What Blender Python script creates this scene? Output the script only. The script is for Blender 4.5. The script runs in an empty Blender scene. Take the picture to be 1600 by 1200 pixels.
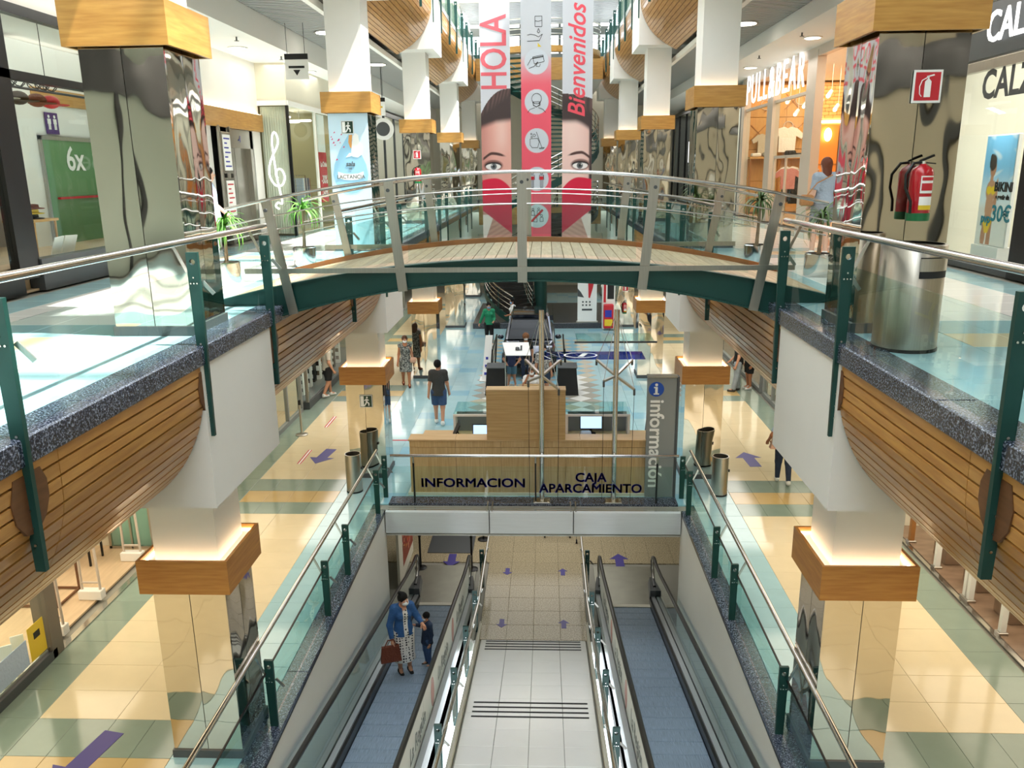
import bpy, bmesh, math, random
import numpy as np
from mathutils import Vector, Matrix
random.seed(7)
S = bpy.context.scene
COL = S.collection
# ---------------- camera, world, sun, exposure ----------------
F_PX = 1264.94
cam_d = bpy.data.cameras.new('camera'); cam = bpy.data.objects.new('camera', cam_d); COL.objects.link(cam)
cam_d.sensor_width = 36.0; cam_d.lens = 36.0 * F_PX / 1600.0; cam_d.clip_end = 300
CR = [[0.99913795, 0.0015569, -0.04148423], [0.03971503, 0.25509267, 0.96610064], [-0.01208644, 0.96691535, -0.25481094]]
CP = Vector((0.28, 0.0, 6.7))
# rows = world axes expressed in (right, up, forward); columns of the camera matrix are right, up, -forward in world space
cam.matrix_world = Matrix(((CR[0][0], CR[0][1], -CR[0][2], CP.x), (CR[1][0], CR[1][1], -CR[1][2], CP.y),
                           (CR[2][0], CR[2][1], -CR[2][2], CP.z), (0, 0, 0, 1)))
S.camera = cam
S.view_settings.view_transform = 'Standard'; S.view_settings.look = 'None'
S.view_settings.gamma = 1.0; S.view_settings.use_curve_mapping = False
S.view_settings.exposure = 0.7
S.cycles.transparent_max_bounces = 24; S.cycles.max_bounces = 8
S.cycles.diffuse_bounces = 4; S.cycles.glossy_bounces = 5
S.cycles.sample_clamp_indirect = 6.0; S.cycles.use_denoising = True
S.cycles.caustics_reflective = False; S.cycles.caustics_refractive = False
W = bpy.data.worlds.new('sky'); S.world = W; W.use_nodes = True
bg = W.node_tree.nodes['Background']; bg.inputs[0].default_value = (0.86, 0.93, 1.0, 1); bg.inputs[1].default_value = 3.5
sd = bpy.data.lights.new('sun', 'SUN'); sd.energy = 11.5; sd.angle = 0.02; sd.color = (1.0, 0.96, 0.9)
sun = bpy.data.objects.new('sun', sd); COL.objects.link(sun)
sun.rotation_euler = Vector((-0.50, 0.10, -1.0)).to_track_quat('-Z', 'Y').to_euler()

def area(name, loc, sx, sy, e, col=(1, 1, 1), aim=(0, 0, -1), spread=math.pi):
    d = bpy.data.lights.new(name, 'AREA'); d.shape = 'RECTANGLE'; d.size = sx; d.size_y = sy; d.energy = e; d.color = col; d.spread = spread
    o = bpy.data.objects.new(name, d); COL.objects.link(o); o.location = loc
    o.rotation_euler = Vector(aim).to_track_quat('-Z', 'Y').to_euler()
    return o
WARM = (1.0, 0.87, 0.68); NEUT = (1.0, 0.94, 0.86)
P = 9.06; XE = 3.02; ZU = 5.1; ZT = 11.85; ZB = -3.2; YF = 15.3
for s in (-1, 1):
    for k in range(5):                       # gallery ceiling lamps, ground and upper storey
        y = 4.0 + P * k
        area('gallery_lamp', (s * 5.4, y, 2.93), 2.0, 5.0, 74, WARM if k < 2 else NEUT)
        area('gallery_lamp', (s * 6.3, y, 9.35), 1.0, 5.0, 25, NEUT)
for s in (-1, 1):                           # the hall goes on behind the viewpoint; unseen lamps added to brighten it
    area('gallery_lamp', (s * 5.4, -6, 9.3), 2.0, 8, 120, NEUT); area('gallery_lamp', (s * 5.4, -6, 2.93), 2.0, 8, 120, NEUT)
area('basement_lamp', (0, 20.5, -0.75), 5.0, 5.0, 75, (1, .97, .92))
area('concourse_lamp', (0, 46, 4.6), 8, 6, 150, NEUT)
area('concourse_lamp', (0, 46, 11.0), 8, 6, 150, NEUT)

# ---------------- helpers ----------------
def lin(c):
    if isinstance(c, str): c = [int(c[i:i + 2], 16) / 255 for i in (0, 2, 4)]
    return tuple(((x / 12.92) if x <= 0.04045 else ((x + 0.055) / 1.055) ** 2.4) for x in c)

def mat(name, col, rough=0.5, metal=0.0, var=None, bump=None, emit=0, objvar=0.0, spec=0.5, stretch=(1, 1, 1), col2=None, detail=4, coat=0):
    m = bpy.data.materials.new(name); m.use_nodes = True
    nt = m.node_tree; b = nt.nodes['Principled BSDF']; N = nt.nodes.new; L = nt.links.new
    c = lin(col); b.inputs['Base Color'].default_value = (*c, 1); b.inputs['Roughness'].default_value = rough
    b.inputs['Metallic'].default_value = metal; b.inputs['Specular IOR Level'].default_value = spec
    if coat: b.inputs['Coat Weight'].default_value = coat; b.inputs['Coat Roughness'].default_value = 0.08
    src = None
    if var or bump:
        tc = N('ShaderNodeTexCoord'); mp = N('ShaderNodeMapping'); L(tc.outputs['Object'], mp.inputs[0])
        mp.inputs['Scale'].default_value = stretch
        oi = N('ShaderNodeObjectInfo'); va = N('ShaderNodeVectorMath'); va.operation = 'ADD'
        sc = N('ShaderNodeVectorMath'); sc.operation = 'SCALE'; sc.inputs['Scale'].default_value = 37.0
        cmb = N('ShaderNodeCombineXYZ'); L(oi.outputs['Random'], cmb.inputs[0]); L(oi.outputs['Random'], cmb.inputs[1]); L(cmb.outputs[0], sc.inputs[0])
        L(mp.outputs[0], va.inputs[0]); L(sc.outputs[0], va.inputs[1])
    if var:
        nz = N('ShaderNodeTexNoise'); nz.inputs['Scale'].default_value = var[0]; nz.inputs['Detail'].default_value = detail
        L(va.outputs[0], nz.inputs['Vector'])
        rp = N('ShaderNodeValToRGB'); rp.color_ramp.elements[0].position = 0.5 - var[2] if len(var) > 2 else 0.3
        rp.color_ramp.elements[1].position = 0.5 + var[2] if len(var) > 2 else 0.7
        c2 = lin(col2) if col2 else tuple(x * (1 - var[1]) for x in c)
        rp.color_ramp.elements[0].color = (*c2, 1); rp.color_ramp.elements[1].color = (*c, 1)
        L(nz.outputs['Fac'], rp.inputs[0]); src = rp.outputs[0]
    if objvar:
        oi2 = N('ShaderNodeObjectInfo'); mr = N('ShaderNodeMapRange'); mr.inputs[3].default_value = 1 - objvar; mr.inputs[4].default_value = 1 + objvar * 0.5
        L(oi2.outputs['Random'], mr.inputs[0])
        hs = N('ShaderNodeHueSaturation'); L(mr.outputs[0], hs.inputs['Value'])
        if src: L(src, hs.inputs['Color'])
        else: hs.inputs['Color'].default_value = (*c, 1)
        src = hs.outputs[0]
    if src: L(src, b.inputs['Base Color'])
    if bump:
        n2 = N('ShaderNodeTexNoise'); n2.inputs['Scale'].default_value = bump[0]; n2.inputs['Detail'].default_value = bump[2] if len(bump) > 2 else 2
        L(va.outputs[0], n2.inputs['Vector'])
        bp = N('ShaderNodeBump'); bp.inputs['Strength'].default_value = bump[1]; bp.inputs['Distance'].default_value = 0.05
        L(n2.outputs['Fac'], bp.inputs['Height']); L(bp.outputs[0], b.inputs['Normal'])
    if emit:
        b.inputs['Emission Color'].default_value = (*c, 1); b.inputs['Emission Strength'].default_value = emit
        if src: L(src, b.inputs['Emission Color'])
    return m

def glass_mat(name, tint, refl=1.0):
    m = bpy.data.materials.new(name); m.use_nodes = True; nt = m.node_tree; nt.nodes.clear(); N = nt.nodes.new; L = nt.links.new
    o = N('ShaderNodeOutputMaterial'); t = N('ShaderNodeBsdfTransparent'); t.inputs[0].default_value = (*tint, 1)
    g = N('ShaderNodeBsdfGlossy'); g.inputs['Roughness'].default_value = 0.0
    fr = N('ShaderNodeFresnel'); fr.inputs[0].default_value = 1.45
    mu = N('ShaderNodeMath'); mu.operation = 'MULTIPLY'; mu.inputs[1].default_value = refl; mu.use_clamp = True
    ge = N('ShaderNodeNewGeometry'); iv = N('ShaderNodeMath'); iv.operation = 'SUBTRACT'; iv.inputs[0].default_value = 1.0; L(ge.outputs['Backfacing'], iv.inputs[1])
    m2 = N('ShaderNodeMath'); m2.operation = 'MULTIPLY'; L(mu.outputs[0], m2.inputs[0]); L(iv.outputs[0], m2.inputs[1])   # reflect on the entry face only
    mx = N('ShaderNodeMixShader'); L(fr.outputs[0], mu.inputs[0]); L(m2.outputs[0], mx.inputs[0]); L(t.outputs[0], mx.inputs[1]); L(g.outputs[0], mx.inputs[2]); L(mx.outputs[0], o.inputs[0])
    return m

def vcol_mat(name, rough=0.5):
    m = bpy.data.materials.new(name); m.use_nodes = True; nt = m.node_tree; b = nt.nodes['Principled BSDF']
    a = nt.nodes.new('ShaderNodeVertexColor'); a.layer_name = 'print'; nt.links.new(a.outputs[0], b.inputs['Base Color']); b.inputs['Roughness'].default_value = rough
    return m

ORG = {}
class MB:
    def __init__(s): s.v = []; s.f = []; s.m = []
    def add(s, vs, fs, mi=0):
        n = len(s.v); s.v += [tuple(p) for p in vs]; s.f += [tuple(i + n for i in f) for f in fs]; s.m += [mi] * len(fs); return s
    def hexa(s, p, mi=0):   # p: 4 bottom ccw, 4 top ccw
        return s.add(p, [(3, 2, 1, 0), (4, 5, 6, 7), (0, 1, 5, 4), (1, 2, 6, 5), (2, 3, 7, 6), (3, 0, 4, 7)], mi)
    def box(s, x0, x1, y0, y1, z0, z1, mi=0):
        if x0 > x1: x0, x1 = x1, x0
        if y0 > y1: y0, y1 = y1, y0
        if z0 > z1: z0, z1 = z1, z0
        return s.hexa([(x0, y0, z0), (x1, y0, z0), (x1, y1, z0), (x0, y1, z0), (x0, y0, z1), (x1, y0, z1), (x1, y1, z1), (x0, y1, z1)], mi)
    def cbox(s, c, d, R=None, mi=0):
        h = [x / 2 for x in d]; ps = [Vector((sx * h[0], sy * h[1], sz * h[2])) for sz in (-1, 1) for sx, sy in ((-1, -1), (1, -1), (1, 1), (-1, 1))]
        if R: ps = [R @ p for p in ps]
        return s.hexa([p + Vector(c) for p in ps], mi)
    def bevbox(s, x0, x1, y0, y1, z0, z1, b=0.01, mi=0):   # box with chamfered top and bottom edges all round
        r = [(x0 + b, y0 + b, z0), (x1 - b, y0 + b, z0), (x1 - b, y1 - b, z0), (x0 + b, y1 - b, z0),
             (x0, y0, z0 + b), (x1, y0, z0 + b), (x1, y1, z0 + b), (x0, y1, z0 + b),
             (x0, y0, z1 - b), (x1, y0, z1 - b), (x1, y1, z1 - b), (x0, y1, z1 - b),
             (x0 + b, y0 + b, z1), (x1 - b, y0 + b, z1), (x1 - b, y1 - b, z1), (x0 + b, y1 - b, z1)]
        f = [(3, 2, 1, 0), (12, 13, 14, 15)]
        for k in range(3):
            for i in range(4):
                j = (i + 1) % 4; f.append((k * 4 + i, k * 4 + j, k * 4 + 4 + j, k * 4 + 4 + i))
        return s.add(r, f, mi)
    def bar(s, a, b, w, t, up=(0, 0, 1), mi=0):   # rectangular bar from a to b, w across, t along up
        a = Vector(a); b = Vector(b); d = (b - a).normalized(); u = Vector(up)
        sd = d.cross(u)
        if sd.length < 1e-4: sd = d.cross(Vector((0, 1, 0)))
        sd.normalize(); u = sd.cross(d).normalized()
        q = [(-w / 2, -t / 2), (w / 2, -t / 2), (w / 2, t / 2), (-w / 2, t / 2)]
        return s.hexa([a + sd * i + u * j for i, j in q][::-1] + [b + sd * i + u * j for i, j in q][::-1], mi)
    def prism(s, poly, axis, a0, a1, mi=0):
        def P3(p, a):
            return {'x': (a, p[0], p[1]), 'y': (p[0], a, p[1]), 'z': (p[0], p[1], a)}[axis]
        n = len(poly); vs = [P3(p, a0) for p in poly] + [P3(p, a1) for p in poly]
        fs = [tuple(range(n))[::-1], tuple(range(n, 2 * n))] + [(i, (i + 1) % n, (i + 1) % n + n, i + n) for i in range(n)]
        if axis == 'y': fs = [f[::-1] for f in fs]
        return s.add(vs, fs, mi)
    def tube(s, pts, r, n=10, mi=0, cap=True, sq=None):
        pts = [Vector(p) for p in pts]; rs = r if isinstance(r, (list, tuple)) else [r] * len(pts)
        vs = []; prev = None
        for i, p in enumerate(pts):
            t = (pts[min(i + 1, len(pts) - 1)] - pts[max(i - 1, 0)]).normalized()
            if prev is None:
                a = Vector((0, 0, 1)) if abs(t.z) < 0.9 else Vector((1, 0, 0))
                u = t.cross(a).normalized()
            else:
                u = prev - t * prev.dot(t); u.normalize()
            w = t.cross(u); prev = u
            for k in range(n):
                an = 2 * math.pi * k / n; vs.append(p + u * (math.cos(an) * rs[i]) + w * (math.sin(an) * rs[i] * (sq or 1)))
        fs = []
        for i in range(len(pts) - 1):
            for k in range(n):
                k2 = (k + 1) % n; fs.append((i * n + k, i * n + k2, i * n + n + k2, i * n + n + k))
        if cap: fs += [tuple(range(n))[::-1], tuple(range((len(pts) - 1) * n, len(pts) * n))]
        return s.add(vs, fs, mi)
    def cyl(s, a, b, r, n=16, mi=0): return s.tube([a, b], r, n, mi)
    def lathe(s, prof, c=(0, 0, 0), n=24, mi=0, cap=True):
        vs = []; fs = []
        for r, z in prof:
            for k in range(n):
                an = 2 * math.pi * k / n; vs.append((c[0] + r * math.cos(an), c[1] + r * math.sin(an), c[2] + z))
        for i in range(len(prof) - 1):
            for k in range(n):
                k2 = (k + 1) % n; fs.append((i * n + k, i * n + k2, i * n + n + k2, i * n + n + k))
        if cap: fs += [tuple(range(n))[::-1], tuple(range((len(prof) - 1) * n, len(prof) * n))]
        return s.add(vs, fs, mi)
    def sphere(s, c, r, n=14, m=8, mi=0):
        if not isinstance(r, (tuple, list)): r = (r, r, r)
        vs = [(c[0], c[1], c[2] - r[2])]
        for j in range(1, m):
            ph = -math.pi / 2 + math.pi * j / m
            for k in range(n):
                an = 2 * math.pi * k / n; vs.append((c[0] + r[0] * math.cos(ph) * math.cos(an), c[1] + r[1] * math.cos(ph) * math.sin(an), c[2] + r[2] * math.sin(ph)))
        vs.append((c[0], c[1], c[2] + r[2])); fs = []
        for k in range(n):
            k2 = (k + 1) % n; fs.append((0, 1 + k2, 1 + k)); fs.append((len(vs) - 1, 1 + (m - 2) * n + k, 1 + (m - 2) * n + k2))
        for j in range(m - 2):
            for k in range(n):
                k2 = (k + 1) % n; fs.append((1 + j * n + k, 1 + j * n + k2, 1 + (j + 1) * n + k2, 1 + (j + 1) * n + k))
        return s.add(vs, fs, mi)
    def mesh(s, name, mats, org=(0, 0, 0), smooth=None):
        me = bpy.data.meshes.new(name)
        me.from_pydata([(x - org[0], y - org[1], z - org[2]) for x, y, z in s.v], [], s.f)
        if not isinstance(mats, (list, tuple)): mats = [mats]
        for m in mats: me.materials.append(m)
        if len(mats) > 1: me.polygons.foreach_set('material_index', s.m)
        if smooth:
            me.shade_smooth()
            if smooth < 180: me.set_sharp_from_angle(angle=math.radians(smooth))
        me.update(); return me
    def build(s, name, mats, parent=None, smooth=None, loc=None, kind=None):
        """world-coordinate mesh; a part is stored relative to its parent's origin"""
        if parent is not None: org = ORG.get(parent.name, (0, 0, 0)); loc = org
        else: org = loc or (0, 0, 0)
        return link(name, s.mesh(name, mats, org, smooth), parent, loc or (0, 0, 0), kind)

def link(name, me, parent=None, loc=(0, 0, 0), kind=None):
    o = bpy.data.objects.new(name, me); COL.objects.link(o)
    if parent is not None:
        o.parent = parent; po = ORG.get(parent.name, (0, 0, 0)); o.location = [a - b for a, b in zip(loc, po)]
    else: o.location = loc
    ORG[o.name] = tuple(loc)
    if kind: o['kind'] = kind
    return o
def tag(o, label, cat=None, group=None, kind=None):
    o['label'] = label
    if cat: o['category'] = cat
    if group: o['group'] = group
    if kind: o['kind'] = kind
    return o
def thing(name, label, cat, loc=(0, 0, 0), group=None, kind=None):
    o = bpy.data.objects.new(name, None); COL.objects.link(o); o.location = loc; o.empty_display_size = 0.1
    ORG[o.name] = tuple(loc); return tag(o, label, cat, group, kind)
def dup(o, parent=None, loc=None):
    c = o.copy(); COL.objects.link(c)
    if parent is not None: c.parent = parent
    if loc is not None: c.location = loc
    for ch in o.children: dup(ch, c)
    ORG[c.name] = ORG.get(o.name, (0, 0, 0)) if loc is None else tuple(loc)
    return c
def text(name, body, size, m, parent=None, loc=(0, 0, 0), rot=(0, 0, 0), ext=0.004, bold=0.0, shear=0, sx=1.0, align='CENTER', heavy=0, space=1.0):
    c = bpy.data.curves.new(name, 'FONT'); c.body = body; c.size = size; c.extrude = ext; c.offset = bold; c.shear = shear; c.space_character = space
    c.align_x = align; c.align_y = 'CENTER'; c.resolution_u = 3
    tmp = bpy.data.objects.new('tmp_text', c)
    me = bpy.data.meshes.new_from_object(tmp); bpy.data.objects.remove(tmp)
    if heavy:      # heavier strokes: the same outlines again, shifted sideways and up a little
        b = bmesh.new()
        for dx, dy in ((-heavy, -heavy), (heavy, -heavy), (-heavy, heavy), (heavy, heavy)):
            k = len(b.verts); b.from_mesh(me); b.verts.ensure_lookup_table()
            for v in b.verts[k:]: v.co.x += dx; v.co.y += dy
        b.to_mesh(me); b.free()
    me.name = name; me.materials.clear(); me.materials.append(m)
    o = link(name, me, parent, loc); o.rotation_euler = rot; o.scale = (sx, 1, 1); return o
def project(p):
    d = Vector(p) - CP
    c = [sum(CR[i][k] * d[i] for i in range(3)) for k in range(3)]
    if c[2] < 0.1: return None
    return 800 + F_PX * c[0] / c[2], 600 - F_PX * c[1] / c[2], c[2]
PI = math.pi
# ---------------- materials ----------------
M = {}
M['white'] = mat('white_paint', 'ECEBE6', 0.55, var=(1.5, 0.03))
M['wall'] = mat('wall_paint', 'E4E3DA', 0.6, var=(0.8, 0.04))
M['offwhite'] = mat('warm_white_paint', 'DAD6C4', 0.55, var=(0.8, 0.03))
M['well'] = mat('well_panel', 'E8EBE8', 0.35, var=(0.7, 0.05))
M['alu'] = mat('brushed_fascia', 'D8DDE0', 0.35, 0.15, var=(2, 0.05), stretch=(1, 1, 12))
M['hull'] = mat('hull_plank_wood', 'CA9650', 0.33, var=(3.0, 0.32), stretch=(8, 0.8, 8), objvar=0.16, col2='AE783C', coat=0.25, detail=6)
M['hullback'] = mat('hull_backing', '3A2413', 0.8)
M['collar'] = mat('collar_veneer', 'C6964C', 0.38, var=(2.2, 0.25), stretch=(1.2, 1.2, 14), col2='AC7A38', objvar=0.05, coat=0.2, detail=6)
M['collar_warmlit'] = mat('warm_lit_collar_veneer', 'C0863C', 0.38, var=(2.2, 0.25), stretch=(1.2, 1.2, 14), col2='A86C2A', objvar=0.05, coat=0.2, detail=6)  # collar veneer again, with the warm ground floor light mixed into its colour
M['fin'] = mat('dark_fin_wood', '6E482C', 0.4, var=(3, 0.3), stretch=(1, 1, 8))
M['oak'] = mat('oak_veneer', 'CFB080', 0.42, var=(2.5, 0.18), stretch=(14, 14, 0.7), col2='BA9764', detail=6)
M['oakh'] = mat('oak_veneer_horizontal', 'C6A26C', 0.42, var=(2.0, 0.2), stretch=(0.6, 1, 16), col2='AC8752', detail=6)
M['oaktop'] = mat('oak_top', 'D3B283', 0.4, var=(2.5, 0.14), stretch=(0.7, 14, 1), col2='C09C6A', detail=6)
M['deck'] = mat('bridge_deck_wood', 'B9A182', 0.5, var=(2.6, 0.22), stretch=(9, 0.9, 9), objvar=0.2, col2='9C8263', detail=6)
M['curb'] = mat('bridge_curb_wood', '9A6234', 0.45, var=(3, 0.25), stretch=(1, 6, 6))
M['green'] = mat('dark_green_steel', '1E4A44', 0.35, 0.2, var=(2, 0.1), spec=0.5)
M['postgreen'] = mat('post_green_steel', '1C4640', 0.38, 0.2, var=(4, 0.1))
M['black'] = mat('black_metal', '141617', 0.35, 0.3)
M['blackm'] = mat('matt_black', '101112', 0.6)
M['rubber'] = mat('handrail_rubber', '15191A', 0.32, spec=0.6)
M['steel'] = mat('stainless_steel', 'C9C8C4', 0.16, 1.0)
M['brush'] = mat('brushed_stainless', 'B9B5AC', 0.3, 1.0, var=(3, 0.12), stretch=(30, 30, 1))
M['mirror'] = mat('polished_cladding', 'CFCAC0', 0.035, 1.0, bump=(1.3, 0.7, 1.5), stretch=(1.0, 1.0, 0.55))
M['granite'] = mat('blue_granite', '98A2B4', 0.16, var=(70, 0.7, 0.09), col2='232A3A', spec=0.6, detail=8)
for e_, p_ in zip([n for n in M['granite'].node_tree.nodes if n.type == 'VALTORGB'][0].color_ramp.elements, (.49, .70)): e_.position = p_
M['granited'] = mat('dark_granite', '55565C', 0.18, var=(45, 0.7, 0.1), col2='1B1D22', detail=8)
M['cream'] = mat('cream_tile', 'DFCFAC', 0.10, var=(3, 0.05), objvar=0.035, spec=0.5)
M['ochre'] = mat('ochre_tile', 'C9AC74', 0.12, var=(3, 0.08), objvar=0.05)
M['gtile'] = mat('grey_green_tile', '84968A', 0.12, var=(3, 0.08), objvar=0.05)
M['btile'] = mat('pale_blue_tile', 'A2C6CC', 0.10, var=(3, 0.07), objvar=0.05)
M['btile2'] = mat('blue_tile', '8CBBCC', 0.12, var=(3, 0.07), objvar=0.05)
M['wtile'] = mat('white_tile', 'E9E9E4', 0.10, var=(3, 0.03), objvar=0.02)
M['greytile'] = mat('stone_grey_tile', 'A9A79C', 0.12, var=(3, 0.06), objvar=0.04)
M['beigetile'] = mat('beige_tile', 'C5BDA6', 0.12, var=(3, 0.06), objvar=0.04)
M['grout'] = mat('grout', '8B8A80', 0.7)
M['terrazzo'] = mat('terrazzo_tile', 'BDB194', 0.14, var=(38, 0.4, 0.12), col2='877C62', objvar=0.03, detail=8)
M['ramptile'] = mat('ramp_tile', 'F2F2EE', 0.16, var=(2, 0.03), objvar=0.02)
M['strip'] = mat('anti_slip_strip', '26272A', 0.7)
M['pallet'] = mat('pallet_metal', 'A9BFD4', 0.4, 0.35, var=(7, 0.5), stretch=(30, 0.6, 1), objvar=0.05)
M['plate'] = mat('landing_plate', 'A3A396', 0.34, 0.6, var=(3, 0.12), bump=(240, 0.1))
M['skirt'] = mat('travelator_skirt', 'C3C8CC', 0.3, 0.6)
M['slat'] = mat('ceiling_slat', 'A9ABA9', 0.4, 0.3)
M['slatback'] = mat('ceiling_void', '3A3C3C', 0.8)
M['soffit'] = mat('soffit_paint', 'EDEDE8', 0.6)
M['glass'] = glass_mat('clear_glass', (0.90, 0.965, 0.95), 0.95)
M['shopglass'] = glass_mat('shop_glass', (0.94, 0.975, 0.965), 0.55)
M['frostglass'] = glass_mat('tinted_glass', (0.78, 0.93, 0.92), 1.0)
M['blueglass'] = glass_mat('blue_canopy_glass', (0.10, 0.12, 0.62), 1.3)
M['purple'] = mat('purple_vinyl', '3F3685', 0.4)
M['navytext'] = mat('navy_lettering', '2C31A0', 0.5)
M['redvinyl'] = mat('red_vinyl', 'C0222E', 0.45)
M['red'] = mat('red_enamel', 'B01020', 0.22, coat=0.4)
M['greenpl'] = mat('green_plastic', '0F6A3C', 0.35)
M['yellow'] = mat('yellow_print', 'E2C22C', 0.5)
M['paper'] = mat('white_print', 'F1F1EE', 0.5)
M['grey'] = mat('grey_panel', '8B8F8E', 0.45, 0.2)
M['dgrey'] = mat('dark_grey_panel', '4B4F51', 0.45)
M['lightletter'] = mat('lit_white_letters', 'FFFFFF', 0.4, emit=0.8)
M['lamp'] = mat('lamp_diffuser', 'FFF6E6', 0.4, emit=6)
M['warmlamp'] = mat('warm_lamp', 'FFD9A0', 0.4, emit=7)
M['cove'] = mat('cove_led_strip', 'FFE9C4', 0.4, emit=7.0)
M['screen'] = mat('lit_screen', 'A8C8F0', 0.3, emit=1.0)
M['shopwarm'] = mat('warm_shop_wall', 'C79A66', 0.6, var=(1.2, 0.1))
M['shopfloor'] = mat('wood_shop_floor', 'CDB492', 0.35, var=(2.0, 0.18), stretch=(7, 0.8, 1), detail=6)
M['stone'] = mat('brown_stone_floor', '8C7460', 0.22, var=(2.2, 0.3), stretch=(1, 3, 1), detail=8)
M['brick'] = mat('glazed_brick', 'D8A868', 0.4, objvar=0.12)
M['pine'] = mat('pine_wood', 'C99A5C', 0.5, var=(3, 0.15), stretch=(8, 8, 1))
M['tan'] = mat('tan_wood', '9D6A38', 0.5)
M['trunk'] = mat('plant_trunk', '8C7A60', 0.8, var=(12, 0.3), bump=(30, 0.4))
M['leaf'] = mat('palm_leaf', '4E6B38', 0.45, objvar=0.25)
M['leafl'] = mat('bright_palm_leaf', '5E9A3C', 0.45, objvar=0.25)
M['soil'] = mat('soil', '3A2E24', 0.9)
M['carpaint'] = mat('dark_car_paint', '20283A', 0.12, 0.4, coat=1.0)
M['carglass'] = mat('dark_car_glass', '05070A', 0.12, 0.0, spec=0.15)
M['tyre'] = mat('tyre_rubber', '0C0C0D', 0.75)
M['chrome'] = mat('chrome', 'E2E2E2', 0.06, 1.0)
M['tread'] = mat('dark_stair_tread', '1D1B1A', 0.4)
M['skin'] = mat('skin', 'C99273', 0.5, var=(6, 0.06))
M['skin2'] = mat('tanned_skin', 'AE7350', 0.5, var=(6, 0.06))
M['skinp'] = mat('pale_skin', 'DDB299', 0.5)
M['hairb'] = mat('black_hair', '0B0908', 0.6, spec=.2, bump=(90, 0.4))
M['hairbr'] = mat('brown_hair', '4A2C1C', 0.4, bump=(90, 0.4))
M['hairred'] = mat('auburn_hair', '7A3C22', 0.38, var=(14, 0.35), stretch=(12, 12, 1), bump=(90, 0.4))
M['haircurl'] = mat('curly_light_brown_hair', '8A5A34', 0.6, bump=(40, 0.9))
M['maskw'] = mat('white_face_mask', 'EDEFF0', 0.7)
M['maskb'] = mat('blue_face_mask', '86B7DE', 0.7)
M['eyew'] = mat('eye_white', 'EEEBE6', 0.3)
M['eyed'] = mat('eye_dark', '140E0A', 0.3)
M['lip'] = mat('lips', '9A4A42', 0.5)
def cloth(n, c, **k): M[n] = mat(n, c, 0.85, bump=(26, 0.35), **k); return M[n]
cloth('denim_jacket', '2F5C93', var=(14, 0.25)); cloth('denim_dark', '27364F', var=(14, 0.25)); cloth('denim_shorts', '39537A', var=(14, 0.2))
cloth('pale_jeans', '9DA6AE', var=(10, 0.2)); cloth('grey_tee', '3A3936'); cloth('beige_tee', 'BDB5A4'); cloth('black_cloth', '131314')
cloth('green_blazer', '1F8A60'); cloth('white_cloth', 'E6E6E4'); cloth('navy_tee', '222C4E'); cloth('teal_shorts', '4C7488'); cloth('blue_grey_tee', 'A3B1C2')
cloth('grey_skirt', '8E9298'); cloth('pink_knit', 'C08280'); cloth('pattern_dress', '8E9390', var=(22, 0.6, 0.06), col2='3C4142'); cloth('pattern_shirt', 'C9C7C2', var=(22, 0.5, 0.08), col2='6A6C6E')
cloth('brown_leather', '6A3420'); cloth('tan_leather', 'B07E50'); cloth('pink_leather', 'C49C86'); cloth('white_shoe', 'E2E2DE'); cloth('black_shoe', '161616'); cloth('light_blue_cloth', 'B8CBE6')
# polka-dot dress: dots in object space
def polka():
    m = mat('polka_dot_dress', 'E6E2DA', 0.85); nt = m.node_tree; N = nt.nodes.new; L = nt.links.new
    tc = N('ShaderNodeTexCoord'); vo = N('ShaderNodeTexVoronoi'); vo.inputs['Scale'].default_value = 19; vo.inputs['Randomness'].default_value = 0.25
    rp = N('ShaderNodeValToRGB'); rp.color_ramp.interpolation = 'CONSTANT'; rp.color_ramp.elements[0].color = (0.02, 0.02, 0.025, 1); rp.color_ramp.elements[1].position = 0.33; rp.color_ramp.elements[1].color = (*lin('E6E2DA'), 1)
    L(tc.outputs['Object'], vo.inputs['Vector']); L(vo.outputs['Distance'], rp.inputs[0]); L(rp.outputs[0], nt.nodes['Principled BSDF'].inputs['Base Color']); return m
M['polka'] = polka()
M['print'] = vcol_mat('banner_print', 0.45)
M['printlit'] = vcol_mat('poster_print', 0.3)
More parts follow.
